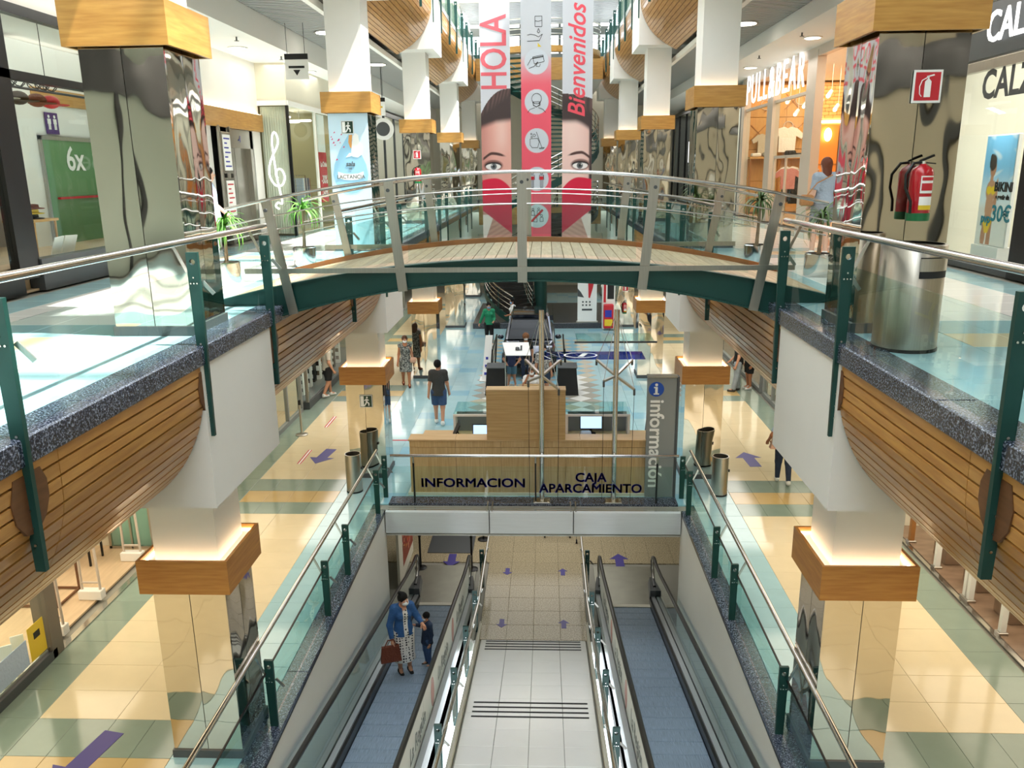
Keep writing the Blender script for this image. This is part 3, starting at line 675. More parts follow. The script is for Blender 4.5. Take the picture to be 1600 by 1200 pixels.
for base in (15.55, 12.60, 9.0):
    for i in range(4): y = base - i * (.18 if base < 15 else .15); o = link('anti_slip_strip', ms, ramp, (0, y, zr_(y))); o.rotation_euler = (-ang, 0, 0)
def slope_box(m, x0, x1, y0, y1, o0, o1, f=zr_, mi=0):
    if x0 > x1: x0, x1 = x1, x0
    return m.hexa([(x0, y0, f(y0) + o0), (x1, y0, f(y0) + o0), (x1, y1, f(y1) + o0), (x0, y1, f(y1) + o0), (x0, y0, f(y0) + o1), (x1, y0, f(y0) + o1), (x1, y1, f(y1) + o1), (x0, y1, f(y1) + o1)], mi)
zrc = lambda y: max(zr_(y), ZB)
for s, nm in ((-1, 'left'), (1, 'right')):
    slope_box(MB(), s * 1.17, s * 1.225, 0.5, 16.6, -.2, .14, zr_).build('side_kerb', M['offwhite'], ramp)
    rb = thing('balustrade', 'ramp balustrade of green posts and glass on the %s of the white ramp' % nm, 'balustrade', (s * 1.28, 12, ZB))
    for y in (6, 8, 10, 12, 14, 16, 18): post(rb, -s, s * 1.285, y, zrc(y) - .15, zrc(y), zrc(y) + .98, False)
    for a, b in ((6, 8), (8, 10), (10, 12), (12, 14), (14, 16), (16, 18)):
        f = zrc
        MB().hexa([(s * 1.25 - .005, a + .04, f(a) + .16), (s * 1.25 + .005, a + .04, f(a) + .16), (s * 1.25 + .005, b - .04, f(b) + .16), (s * 1.25 - .005, b - .04, f(b) + .16), (s * 1.25 - .005, a + .04, f(a) + .8), (s * 1.25 + .005, a + .04, f(a) + .8), (s * 1.25 + .005, b - .04, f(b) + .8), (s * 1.25 - .005, b - .04, f(b) + .8)]).build('glass_pane', M['glass'], rb)
    MB().tube([(s * 1.17, 4, zr_(4) + .92), (s * 1.17, 15.64, ZB + .92), (s * 1.17, 19.0, ZB + .92)], .026, 10).build('handrail', M['steel'], rb, smooth=60)
    # travelator
    tr = thing('travelator', 'inclined moving walkway on the %s of the ramp with black handrails' % nm, 'moving walkway', (s * 2.22, 12, ZB))
    zt_ = lambda y: ZB + SL * (17.05 - y)
    xi, xo = 1.79, 2.71; ym = -1
    mp = MB().bevbox(-.455, .455, -.193, .193, -.03, 0, .003).mesh('pallet', M['pallet'])
    j = 0; y = 17.05 - .2 * cs
    while y > 1.5:
        o = link('pallet', mp, tr, (s * 2.25, y, zt_(y))); o.rotation_euler = (-ang, 0, 0); y -= .4 * cs
    slope_box(MB(), s * 1.46, s * 2.96, .5, 17.05, -.5, -.032, zt_).build('truss', M['dgrey'], tr)
    for a, b in ((1.69, 1.785), (2.715, 2.76)):
        slope_box(MB(), s * a, s * b, .5, 17.3, -.03, .16, zt_).build('skirt_brush', M['black'], tr)
    slope_box(MB(), s * 1.46, s * 1.55, .5, 17.55, -.3, .26, zt_).build('inner_decking', M['skirt'], tr)
    slope_box(MB(), s * 1.60, s * 1.70, .5, 17.55, -.03, .22, zt_).build('inner_decking', M['skirt'], tr)
    slope_box(MB(), s * 2.76, s * 2.85, .5, 17.55, -.03, .20, zt_).build('outer_decking', M['skirt'], tr)
    slope_box(MB(), s * 2.88, s * 3.01, .5, 17.3, -.3, .20, zt_).build('outer_decking', M['skirt'], tr)
    zl = lambda y: zt_(y) if y < 17.05 else ZB
    for x in (1.575, 2.865):
        ys = [.5, 3, 5.5, 8, 10.5, 13, 15.5, 17.6]
        for a, b in zip(ys, ys[1:]):
            m = MB(); f = lambda y: max(zt_(y), ZB)
            m.hexa([(s * x - .006, a + .005, f(a) + .15), (s * x + .006, a + .005, f(a) + .15), (s * x + .006, b - .005, f(b) + .15), (s * x - .006, b - .005, f(b) + .15), (s * x - .006, a + .005, f(a) + .9), (s * x + .006, a + .005, f(a) + .9), (s * x + .006, b - .005, f(b) + .9), (s * x - .006, b - .005, f(b) + .9)])
            m.build('glass_panel', M['glass'] if x > 2 else M['paper'], tr)
        pts = [(s * x, y, zt_(y) + .96) for y in (.5, 5, 10, 15)] + [(s * x, 16.6, zt_(16.6) + .95), (s * x, 17.3, ZB + .93), (s * x, 17.75, ZB + .91), (s * x, 17.95, ZB + .84), (s * x, 18.05, ZB + .68), (s * x, 18.0, ZB + .50), (s * x, 17.8, ZB + .38), (s * x, 17.5, ZB + .30)]
        MB().tube(pts, .042, 10, sq=0.75).build('handrail', M['rubber'], tr, smooth=60)
        MB().tube([(p[0], p[1] - (.05 if p[1] > 17.4 else 0), p[2] - (.05 if p[1] < 17.8 else 0)) for p in pts], .022, 8).build('rail_guide', M['steel'], tr, smooth=60)
        m = MB(); m.hexa([(s * x - .14, 17.3, ZB), (s * x + .14, 17.3, ZB), (s * x + .07, 18.2, ZB), (s * x - .07, 18.2, ZB), (s * x - .13, 17.3, ZB + .30), (s * x + .13, 17.3, ZB + .30), (s * x + .05, 18.1, ZB + .22), (s * x - .05, 18.1, ZB + .22)]); m.build('newel_base', M['dgrey'], tr)
    MB().box(s * 1.5, s * 2.95, 17.06, 19.05, ZB - .02, ZB + .012).build('landing_plate', M['plate'], tr)
    MB().box(s * 1.72, s * 2.8, 17.04, 17.16, ZB + .012, ZB + .02).build('comb_plate', M['offwhite'], tr)
    # printed film on the ramp side of the inner balustrade: pale red drops and grey lettering
    for yy in (8.6, 11.4, 14.2):
        n = 16; MB().prism([(yy + .16 * math.cos(2 * PI * k / n), zt_(yy) + .52 + .25 * math.sin(2 * PI * k / n)) for k in range(n)], 'x', s * 1.562, s * 1.567).build('drop_print', M['droppink'], tr)
        o = text('lettering', 'La Región', .36, M['grey'], tr, (s * 1.564, yy + 1.35, zt_(yy + 1.35) + .52), ext=.001)
        o.rotation_euler = (Matrix.Rotation(-ang, 3, 'X') @ Matrix.Rotation(s * -PI / 2, 3, 'Z') @ Matrix.Rotation(PI / 2, 3, 'X')).to_euler()
# ---------------- edge of the hall over the basement ----------------
fa = thing('fascia', 'pale metal fascia of three panels with black slot at the edge of the hall floor', 'fascia', (0, 15.3, -0.3))
for a, b in ((-3.0, -.88), (-.86, .83), (.85, 3.0)):
    MB().bevbox(a, b, 15.19, 15.30, -.47, -.005, .004).build('panel', M['alu'], fa)
MB().box(-3.0, 3.0, 15.30, 15.58, -.5, -.06).build('recess', M['blackm'], fa)
MB().box(-2.98, 2.98, 15.36, 15.385, -.05, -.03).box(-2.98, 2.98, 15.46, 15.475, -.05, -.03).build('guide_rail', M['steel'], fa)
for x in (-.87, .84):
    for d in (-.05, .05): MB().bar((x + d, 15.2, -.02), (x + d, 15.62, .06), .025, .012).build('strap', M['brush'], fa)
t = thing('trim_7', 'blue granite sill in front of the information desk', None, (0, 15.8, 0), kind='structure')
me = MB().bevbox(-.498, .498, -.19, .19, -.05, .02, .006).mesh('slab', M['granite'])
for i in range(6): link('slab', me, t, (-2.5 + i, 15.78, 0))
rl = thing('balustrade', 'low glass balustrade with dark blue lettering in front of the information desk', 'balustrade', (0, 15.6, 0))
for x in (-2.45, .07, 2.55): MB().box(x - .018, x + .018, 15.62, 15.65, .02, .98).build('post', M['black'], rl); MB().cyl((x, 15.63, .9), (x, 15.63, 1.03), .02, 8).build('post_head', M['steel'], rl)
for a, b in ((-2.9, .04), (.10, 2.85)): MB().box(a, b, 15.585, 15.597, .14, .84).build('glass_pane', M['glass'], rl)
MB().tube([(-2.92, 15.62, 1.06), (2.98, 15.62, 1.06)], .03, 14).build('handrail', M['steel'], rl, smooth=60)
for b, x, z in (('INFORMACION', -1.22, .475), ('CAJA', 1.20, .60), ('APARCAMIENTO', 1.20, .36)):
    text('lettering', b, .27, M['navytext'], rl, (x, 15.58, z), (PI / 2, 0, 0), .002, .0, sx=1.16 if x < 0 else 1.03, heavy=.0065)

# ---------------- information desk ----------------
dk = thing('information_desk', 'long light oak information desk with panelled front', 'desk', (0, 16.5, 0))
xs = [-2.6, -1.62, -.66, .70, 1.66, 2.37]
for a, b in zip(xs, xs[1:]):
    MB().bevbox(a + .004, b - .004, 16.10, 16.14, .06, 1.07, .004).build('front_panel', M['oak'], dk)
    MB().bevbox(a + .004, b - .004, 16.095, 16.14, 1.078, 1.215, .004).build('front_panel', M['oak'], dk)
for a, b in ((-2.62, -1.62), (-1.62, -.1), (-.1, 1.0), (1.0, 2.39)): MB().bevbox(a + .002, b - .002, 16.07, 16.46, 1.22, 1.255, .005).build('counter_top', M['oaktop'], dk)
MB().box(-2.58, 2.35, 16.14, 16.42, .06, 1.215).build('carcass', M['oakh'], dk)
MB().box(-2.66, 2.37, 16.06, 16.6, 0, .06).build('plinth', M['offwhite'], dk)
MB().bevbox(-2.45, 2.75, 16.46, 17.35, 1.0, 1.05, .006).build('work_surface', M['oaktop'], dk)
MB().box(-2.45, -2.38, 16.46, 17.3, .0, 1.0).box(2.66, 2.73, 16.46, 17.3, 0, 1.0).box(-2.38, 2.66, 17.26, 17.3, 0, 1.0).build('side_panel', M['oak'], dk)
tw = thing('desk_divider', 'tall plain oak box standing on the middle of the information desk', 'panel', (-.13, 16.2, 1.255))
MB().bevbox(-.95, .69, 16.06, 16.34, 1.256, 2.31, .004).build('panel_body', M['oakh'], tw)
MB().bevbox(-.955, .695, 16.055, 16.345, 2.31, 2.345, .004).build('panel_cap', M['oaktop'], tw)
for nm, a, b in (('left', -1.75, -.75), ('right', .72, 2.12)):
    h = thing('counter_hutch', 'white open hutch with glass top on the %s part of the desk' % nm, 'shelf', ((a + b) / 2, 17.2, 1.05))
    MB().box(a, b, 17.30, 17.34, 1.052, 1.50).build('back_panel', M['grey'], h)
    MB().box(a, a + .05, 16.95, 17.3, 1.052, 1.50).box(b - .05, b, 16.95, 17.3, 1.052, 1.50).build('side_panel', M['white'], h)
    MB().bevbox(a, b, 16.93, 17.95, 1.502, 1.545, .005).build('glass_top', M['frostglass'], h); MB().box(a, b, 16.925, 16.945, 1.50, 1.55).build('front_lip', M['white'], h)
lp = thing('laptop', 'open laptop with a pale blue screen on the desk', 'laptop', (-1.13, 16.8, 1.05))
MB().bevbox(-1.33, -.93, 16.62, 16.88, 1.051, 1.068, .004).build('keyboard_base', M['blackm'], lp)
R = Matrix.Rotation(-.25, 3, 'X'); MB().cbox((-1.13, 16.93, 1.19), (.40, .014, .26), R).build('lid', M['blackm'], lp); MB().cbox((-1.13, 16.921, 1.19), (.36, .004, .22), R).build('screen', M['screen'], lp)
mo = thing('monitor', 'black monitor seen edge-on at the left end of the desk', 'monitor', (-1.62, 16.75, 1.05))
R = Matrix.Rotation(.42, 3, 'Y') @ Matrix.Rotation(.15, 3, 'Z'); MB().cbox((-1.66, 16.75, 1.26), (.025, .38, .34), R).build('display', M['blackm'], mo)
MB().cyl((-1.58, 16.75, 1.051), (-1.58, 16.75, 1.06), .09, 14).bar((-1.58, 16.75, 1.06), (-1.64, 16.75, 1.22), .04, .02).build('stand', M['black'], mo)
tag(MB().tube([(-1.6, 16.8, 1.14), (-1.52, 16.85, 1.08), (-1.42, 16.82, 1.062), (-1.3, 16.74, 1.062), (-1.18, 16.58, 1.062), (-1.0, 16.5, 1.062)], .008, 6).build('cable', M['blackm'], loc=(-1.4, 16.8, 1.06)), 'thin black cable trailing from the edge-on monitor', 'cable')
mo = thing('monitor', 'monitor with bright screen in the right hutch of the desk', 'monitor', (1.28, 17.1, 1.05))
R = Matrix.Rotation(-.12, 3, 'X'); MB().cbox((1.28, 17.1, 1.33), (.50, .03, .33), R).build('display', M['blackm'], mo); MB().cbox((1.28, 17.083, 1.33), (.46, .004, .29), R).build('screen', M['screen'], mo); MB().cyl((1.28, 17.12, 1.051), (1.28, 17.12, 1.2), .03, 10).lathe([(.11, 0), (.11, .015)], (1.28, 17.12, 1.051), 16).build('stand', M['black'], mo)
po = thing('card_terminal', 'grey payment printer on the right half of the desk', 'printer', (1.14, 16.62, 1.05))
MB().bevbox(1.02, 1.26, 16.55, 16.75, 1.051, 1.25, .03).build('housing', M['grey'], po); MB().box(1.05, 1.23, 16.54, 16.552, 1.10, 1.20).build('paper_slot', M['blackm'], po); MB().box(1.09, 1.19, 16.535, 16.546, 1.17, 1.19).build('ticket', M['yellow'], po)
kb = thing('keyboard', 'black keyboard and mouse beside the payment printer', 'keyboard', (1.5, 16.7, 1.05)); MB().bevbox(1.34, 1.72, 16.72, 16.86, 1.051, 1.075, .004).build('key_tray', M['blackm'], kb); MB().sphere((1.8, 16.68, 1.068), (.035, .055, .018)).build('mouse', M['blackm'], kb, smooth=60)
ch = thing('office_chair', 'black office chair tucked behind the right end of the desk', 'chair', (2.05, 17.05, 0))
ch.location = (2.35, 17.75, 0); ORG[ch.name] = (2.35, 17.75, 0)
MB().bevbox(2.12, 2.58, 17.52, 17.98, .46, .54, .03).build('seat', M['blackm'], ch); MB().hexa([(2.56, 17.5, .62), (2.62, 17.5, .62), (2.62, 18.0, .62), (2.56, 18.0, .62), (2.62, 17.55, 1.5), (2.68, 17.55, 1.5), (2.68, 17.95, 1.5), (2.62, 17.95, 1.5)]).build('backrest', M['blackm'], ch)
for yy in (17.47, 18.0): MB().tube([(2.6, yy, .8), (2.3, yy, .82), (2.28, yy, .5)], .02, 8).build('armrest', M['blackm'], ch)
MB().cyl((2.35, 17.75, .08), (2.35, 17.75, .46), .03, 10).build('gas_lift', M['steel'], ch)
b = MB(); [b.bar((2.35, 17.75, .09), (2.35 + .28 * math.cos(a), 17.75 + .28 * math.sin(a), .06), .04, .03) for a in [2 * PI * k / 5 for k in range(5)]]; [b.sphere((2.35 + .28 * math.cos(a), 17.75 + .28 * math.sin(a), .03), .03, 8, 6) for a in [2 * PI * k / 5 for k in range(5)]]; b.build('star_base', M['blackm'], ch)

# ---------------- masts, canopy, totem ----------------
for x, nm in ((.2, 'left'), (1.68, 'right')):
    m = thing('mast', 'tall stainless steel mast rising in front of the desk, %s of the pair' % nm, 'mast', (x, 15.72, .02))
    MB().cyl((x, 15.72, .04), (x, 15.72, 4.05), .052, 20).build('tube', M['steel'], m, smooth=60); MB().bevbox(x - .17, x + .17, 15.6, 15.85, .021, .045, .004).build('base_plate', M['brush'], m)
    b = MB(); [b.cyl((x + dx, 15.72 + dy, .045), (x + dx, 15.72 + dy, .07), .016, 6) for dx in (-.13, .13) for dy in (-.09, .09)]; b.build('bolts', M['steel'], m, kind='stuff')
    MB().cyl((x, 15.72, 1.08), (x, 15.66, 1.08), .02, 10).build('stud', M['chrome'], m)
    for dx, dy, dz in ((-.34, .75, .16), (.40, .75, .16), (-.26, -.3, -.03), (.34, -.3, -.20)):
        MB().bar((x, 15.72, 2.72), (x + dx, 15.72 + dy, 2.72 + dz), .05, .04).build('arm', M['brush'], m)
        MB().cyl((x + dx, 15.72 + dy, 2.60 + dz), (x + dx, 15.72 + dy, 2.72 + dz), .022, 8).build('rod_end', M['dgrey'], m)
        MB().tube([(x + dx, 15.72 + dy, 2.72 + dz), (x, 15.72, 4.0)], .006, 5).build('stay_wire', M['steel'], m)
        if dy < 0: MB().tube([(x + dx, 15.72 + dy, 2.6 + dz), (x + dx * .96, 15.72 + dy * .5, .05)], .005, 5).build('stay_wire', M['black'], m)
cn = thing('glass_canopy', 'blue glass canopy bearing an information symbol between the two masts', 'canopy', (1.2, 16.9, 2.9))
MB().box(.25, 2.35, 16.45, 17.15, 2.885, 2.9).build('pane', M['blueglass'], cn)
n = 28; ri = MB(); pts = [(math.cos(2 * PI * k / n), math.sin(2 * PI * k / n)) for k in range(n)]
vs = [(1.02 + .36 * c, 16.78 + .25 * s_, 2.905) for c, s_ in pts] + [(1.02 + .32 * c, 16.78 + .215 * s_, 2.905) for c, s_ in pts]
ri.add(vs, [(k, (k + 1) % n, n + (k + 1) % n, n + k) for k in range(n)]); ri.build('symbol_ring', M['paper'], cn); text('symbol', 'i', .42, M['paper'], cn, (1.02, 16.78, 2.905), (0, 0, 0), .001, .02, .25, 1.5)
cg = thing('glass_canopy', 'clear glass canopy panels above the right end of the desk', 'canopy', (1.8, 17.6, 3.1))
MB().box(.95, 1.72, 17.0, 17.9, 3.14, 3.152).build('pane', M['frostglass'], cg); MB().box(1.78, 2.6, 17.0, 17.9, 3.14, 3.152).build('pane', M['frostglass'], cg); MB().box(.9, 2.65, 16.97, 17.0, 3.12, 3.16).build('edge_bar', M['dgrey'], cg); MB().bar((1.68, 15.75, 3.5), (1.75, 16.98, 3.14), .03, .03).build('hanger', M['brush'], cg)
tp = thing('totem', 'grey information totem sign reading downwards with blue symbol', 'sign', (2.65, 16.1, 0))
MB().bevbox(2.36, 2.95, 16.02, 16.16, 0, 2.6, .008).build('body', M['grey'], tp); MB().box(2.955, 3.0, 16.0, 16.18, 0, 2.62).build('edge_post', M['dgrey'], tp); MB().box(2.35, 2.96, 16.0, 16.18, 2.605, 2.64).build('cap', M['brush'], tp)
MB().cyl((2.535, 16.019, 2.36), (2.535, 16.012, 2.36), .155, 28).build('symbol_disc', mat('sign_blue', '1C4FB0', .4), tp); q = MB(); q.cyl((2.535, 16.012, 2.455), (2.535, 16.006, 2.455), .03, 16); q.box(2.51, 2.56, 16.006, 16.012, 2.27, 2.41); q.box(2.485, 2.51, 16.006, 16.012, 2.385, 2.41); q.box(2.48, 2.59, 16.006, 16.012, 2.25, 2.275); q.build('symbol', M['paper'], tp, kind='stuff')
text('lettering', 'información', .40, M['paper'], tp, (2.55, 16.012, 1.18), (PI / 2, PI / 2, 0), .002, .008)

# ---------------- bins ----------------
def bin_(x, y, z, r, h, label, door):
    t = thing('litter_bin', label, 'bin', (x, y, z))
    MB().lathe([(r, 0.03), (r, h), (r - .012, h), (r - .012, h - .25)], (x, y, z), 32, cap=False).build('drum', M['brush'], t, smooth=50)
    MB().lathe([(r + .006, 0), (r + .006, .035)], (x, y, z), 32).build('base_ring', M['black'], t, smooth=50)
    MB().lathe([(r - .015, h - .26), (r - .015, h - .25)], (x, y, z), 24).build('liner', M['blackm'], t)
    MB().cyl((x + r - .005, y, z + h * .62), (x + r + .03, y, z + h * .62), .03, 10).build('latch', M['black'], t)
    return t
bin_(-3.87, 16.3, .0, .17, .86, 'tall steel litter bin beside the left ground floor column behind the rail', 0)
bin_(3.95, 16.2, .0, .17, .86, 'tall steel litter bin beside the right ground floor column behind the rail', 0)
t = thing('litter_bin', 'large round stainless litter bin with dark flap on the upper right balcony', 'bin', (3.52, 7.35, ZU))
x, y, z, r, h = 3.53, 7.35, ZU, .27, .94
n = 40; vs = []; fs = []
MB().lathe([(r, .03), (r, h - .01), (r - .01, h), (r - .03, h)], (x, y, z), 40, cap=False).build('drum', M['brush'], t, smooth=50)
MB().lathe([(r - .03, h - .03), (r - .03, h - .02)], (x, y, z), 32).build('lid', M['brush'], t); MB().lathe([(r + .008, 0), (r + .008, .03)], (x, y, z), 40).build('base_ring', M['black'], t, smooth=50)
fl = MB(); a0, a1 = -1.75, -.62; k = 10
vs = [(x + (r + .006) * math.cos(a0 + (a1 - a0) * i / k), y + (r + .006) * math.sin(a0 + (a1 - a0) * i / k), z + zz) for zz in (.66, .84) for i in range(k + 1)]
fl.add(vs, [(i, i + 1, k + 2 + i, k + 1 + i) for i in range(k)]).build('flap', M['blackm'], t, smooth=50)
vs = [(x + (r + .009) * math.cos(a0 + (a1 - a0) * i / k), y + (r + .009) * math.sin(a0 + (a1 - a0) * i / k), z + zz) for zz in (.72, .83) for i in range(k + 1)]
MB().add(vs, [(i, i + 1, k + 2 + i, k + 1 + i) for i in range(k)]).build('flap_plate', M['brush'], t, smooth=50)

# ---------------- fire extinguishers and safety signs ----------------
def extinguisher(x, y, z, h, label, flip=-1):
    t = thing('fire_extinguisher', label, 'fire extinguisher', (x, y, z), 'fire extinguishers on the columns'); r = h * .17
    MB().lathe([(r * .96, 0.10 * h), (r, .12 * h), (r, .72 * h), (r * .85, .79 * h), (r * .4, .84 * h), (r * .3, .86 * h)], (x, y, z), 24).build('cylinder', M['red'], t, smooth=50)
    MB().lathe([(r * 1.0, 0), (r * 1.04, .03 * h), (r * 1.04, .12 * h)], (x, y, z), 24).build('foot_ring', M['greenpl'], t, smooth=50)
    MB().lathe([(r * .28, .85 * h), (r * .28, .90 * h)], (x, y, z), 12).build('valve', M['chrome'], t)
    MB().bar((x - r * .3, y, z + .90 * h), (x + r * .9, y, z + .985 * h), r * .28, r * .2).bar((x - .1 * r, y, z + .88 * h), (x + r * 1.1, y, z + .86 * h), r * .22, r * .1).build('lever', M['black'], t)
    MB().tube([(x + flip * r * .2, y - .01, z + .88 * h), (x + flip * r * .9, y - .02, z + .87 * h), (x + flip * r * 1.55, y - .03, z + .7 * h), (x + flip * r * 1.55, y - .05, z + .5 * h), (x + flip * r * 1.1, y - r * .8, z + .3 * h), (x + flip * r * 1.05, y - r * .8, z + .12 * h)], h * .022, 8).build('hose', M['black'], t, smooth=60)
    for z0, z1, m in ((.42, .68, 'paper'), (.24, .37, 'paper'), (.17, .24, 'yellow')):
        k = 8; a0, a1 = -2.0, -.7; vs = [(x + (r + .002) * math.cos(a0 + (a1 - a0) * i / k), y + (r + .002) * math.sin(a0 + (a1 - a0) * i / k), z + zz * h) for zz in (z0, z1) for i in range(k + 1)]
        MB().add(vs, [(i, i + 1, k + 2 + i, k + 1 + i) for i in range(k)]).build('label', M[m], t, smooth=60)
        if m == 'paper' and z0 > .4:
            for q0, q1 in ((.61, .66), (.46, .57)):
                vs = [(x + (r + .004) * math.cos(a0 + .1 + (a1 - a0 - .2) * i / k), y + (r + .004) * math.sin(a0 + .1 + (a1 - a0 - .2) * i / k), z + zz * h) for zz in (q0, q1) for i in range(k + 1)]
                MB().add(vs, [(i, i + 1, k + 2 + i, k + 1 + i) for i in range(k)]).build('label_print', M['redvinyl'], t, smooth=60)
    MB().box(x - r * .5, x + r * .5, y + r * .9, y + r * 1.2, z + .5 * h, z + .75 * h).build('wall_bracket', M['dgrey'], t)
    return t
extinguisher(3.77, 7.90, 6.20, .60, 'large red fire extinguisher with green foot on the near right column')
def ext_sign(x, y, z, w, label):
    t = thing('safety_sign', label, 'sign', (x, y, z)); MB().box(x - w / 2, x + w / 2, y, y + .012, z - w * .55, z + w * .55).build('sign_plate', M['paper'], t)
    MB().box(x - w * .43, x + w * .43, y - .003, y, z - w * .47, z + w * .47).build('red_field', M['redvinyl'], t)
    m = MB(); m.prism([(x - w * .10, z - w * .36), (x + w * .12, z - w * .36), (x + w * .12, z + w * .16), (x + w * .05, z + w * .24), (x - w * .03, z + w * .24), (x - w * .10, z + w * .16)], 'y', y - .006, y - .003)
    m.bar((x + .01 * w, y - .005, z + w * .24), (x + .01 * w, y - .005, z + w * .34), w * .05, .003, (0, 1, 0)); m.bar((x - w * .05, y - .005, z + w * .32), (x + w * .2, y - .005, z + w * .38), w * .05, .003, (0, 1, 0))
    m.tube([(x - .02 * w, y - .005, z + w * .3), (x - w * .2, y - .005, z + w * .2), (x - w * .27, y - .005, z), (x - w * .25, y - .005, z - w * .25), (x - .18 * w, y - .005, z - w * .34)], w * .018, 5); m.build('extinguisher_symbol', M['paper'], t)
    return t
ext_sign(3.775, 8.005, 7.40, .26, 'red fire extinguisher sign on the near right upper column')
ext_sign(-3.72, 26.11, 7.22, .24, 'red fire extinguisher sign on a far column, upper floor on the left')
extinguisher(-3.72, 26.02, 6.35, .55, 'small red fire extinguisher on the third column, upper left floor')
ext_sign(3.75, 35.19, 1.72, .26, 'red fire extinguisher sign low on the fourth ground floor column')
extinguisher(3.72, 35.08, .62, .56, 'red fire extinguisher on the fourth ground floor column')
def exit_sign(x, y, z, w, label):
    t = thing('exit_sign', label, 'sign', (x, y, z)); MB().box(x - w / 2, x + w / 2, y, y + .012, z - w / 2, z + w / 2).build('sign_plate', M['paper'], t); g = mat('exit_green', '10331F', .5) if 'exitg' not in M else M['exitg']; M['exitg'] = g
    MB().box(x - w * .46, x + w * .46, y - .003, y, z - w * .46, z + w * .46).build('green_field', g, t); MB().box(x - w * .42, x - w * .16, y - .006, y - .003, z - w * .42, z + w * .42).build('doorway', M['paper'], t)
    m = MB(); Y_ = y - .006; f = lambda a, b: (x + a * w, Y_, z + b * w)
    m.cyl((x + .10 * w, y - .003, z + .32 * w), (x + .10 * w, Y_ - .001, z + .32 * w), .07 * w, 12)
    for a, b, r in (((.08, .22), (.06, -.05), .075), ((.06, .2), (.24, .08), .035), ((.06, .2), (-.1, .06), .035), ((.06, -.05), (.24, -.16), .05), ((.24, -.16), (.22, -.36), .045), ((.06, -.05), (-.04, -.24), .05), ((-.04, -.24), (-.14, -.38), .045)):
        m.bar(f(*a), f(*b), r * 2 * w, .004, (0, 1, 0))
    m.build('running_figure', M['paper'], t); return t
exit_sign(-3.69, 17.06, 1.81, .28, 'running man exit sign on the second ground floor column')
exit_sign(-3.73, 17.05, 7.59, .25, 'running man exit sign above the blue poster column on the upper left')

# ---------------- floor arrows, strips, stanchions, mats ----------------
def arrow(x, y, z, L, w, rot, label, col='purple'):
    p = [(-w * .22, -L / 2), (w * .22, -L / 2), (w * .22, L * .1), (w / 2, L * .1), (0, L / 2), (-w / 2, L * .1), (-w * .22, L * .1)]; c, q = math.cos(rot), math.sin(rot)
    tag(MB().prism([(x + a * c - b * q, y + a * q + b * c) for a, b in p], 'z', z + .001, z + .004).build('floor_arrow', M[col], loc=(x, y, z)), label, 'floor arrow')
arrow(-5.15, 18.5, 0, 1.05, .62, PI - .12, 'purple floor arrow pointing towards us on the left cream floor beyond the column')
arrow(-5.2, 7.9, 0, 1.1, .62, PI - .2, 'large purple floor arrow at the near left end of the ground floor')
arrow(5.12, 18.35, 0, 1.0, .62, .05, 'purple floor arrow pointing away on the right cream floor')
arrow(-2.2, 19.35, ZB, .72, .46, PI, 'purple basement floor arrow in front of the black mat'); arrow(2.2, 19.4, ZB, .76, .5, 0, 'purple basement floor arrow ahead of the right travelator')
arrow(-.7, 18.75, ZB, .36, .25, PI, 'small purple arrow pointing towards us on the far basement tiles'); arrow(.71, 18.75, ZB, .36, .25, 0, 'small purple arrow pointing away on the far basement tiles')
arrow(-.72, 16.3, ZB, .36, .25, PI, 'small purple arrow pointing towards us at the foot of the ramp'); arrow(.68, 16.3, ZB, .36, .25, 0, 'small purple arrow pointing away at the foot of the ramp')
for x, y, lab in ((-5.7, 21.3, 'far'), (-5.6, 18.45, 'near')):
    t = thing('floor_strip', 'red and white distancing strip on the left cream floor, %s one' % lab, 'floor marking', (x, y, 0)); MB().box(x - .055, x + .055, y - .5, y + .5, .001, .003).build('white_band', M['paper'], t)
    for d in (-.035, .035): MB().box(x + d - .015, x + d + .015, y - .5, y + .5, .003, .005).build('red_band', M['redvinyl'], t)
tag(MB().box(-3.9, -3.0, 19.68, 19.75, .001, .004).build('floor_tape', M['redvinyl'], loc=(-3.4, 19.7, 0)), 'thin red tape line on the blue floor left of the desk', 'floor marking')
def stanchion(x, y, z, h, m, label, tape=None):
    t = thing('stanchion', label, 'stanchion', (x, y, z)); MB().lathe([(.16, .001), (.16, .02), (.12, .035), (.03, .045)], (x, y, z), 24).build('foot', M[m], t, smooth=40); MB().cyl((x, y, z + .04), (x, y, z + h), .028, 12).build('pole', M[m], t, smooth=60); MB().cyl((x, y, z + h - .12), (x, y, z + h + .01), .036, 12).build('head', M['black'], t)
    if tape: MB().bar((x, y, z + h - .05), (x + tape[0], y + tape[1], z + h - .05), .004, .05).build('belt', M[tape[2]], t)
    return t
stanchion(-6.17, 20.15, 0, .95, 'brush', 'steel queue post alone on the left ground floor')
stanchion(-1.62, 18.85, ZB, 1.0, 'black', 'black queue post at the bottom left of the ramp'); stanchion(-1.45, 20.6, ZB, 1.0, 'black', 'black queue post further back in the basement')
stanchion(-2.95, 18.9, ZB, 1.0, 'black', 'black queue post with red belt beside the left travelator', (-.05, 2.0, 'redvinyl')); stanchion(-3.0, 21.2, ZB, 1.0, 'black', 'black queue post at the far end of the red belt')
tag(MB().bevbox(-2.9, -1.68, 19.75, 22.3, ZB + .001, ZB + .018, .004).build('floor_mat', M['dgrey'], loc=(-2.2, 20.7, ZB)), 'dark rectangular doormat at the foot of the left travelator', 'mat')
pt = thing('poster', 'food poster with red and orange picture on the basement wall', 'poster', (-3.3, 19.2, -2.3)); MB().box(-3.36, -3.3, 17.9, 19.9, ZB, -1.0).build('board', M['offwhite'], pt)
rr = random.Random(5); pm = MB()
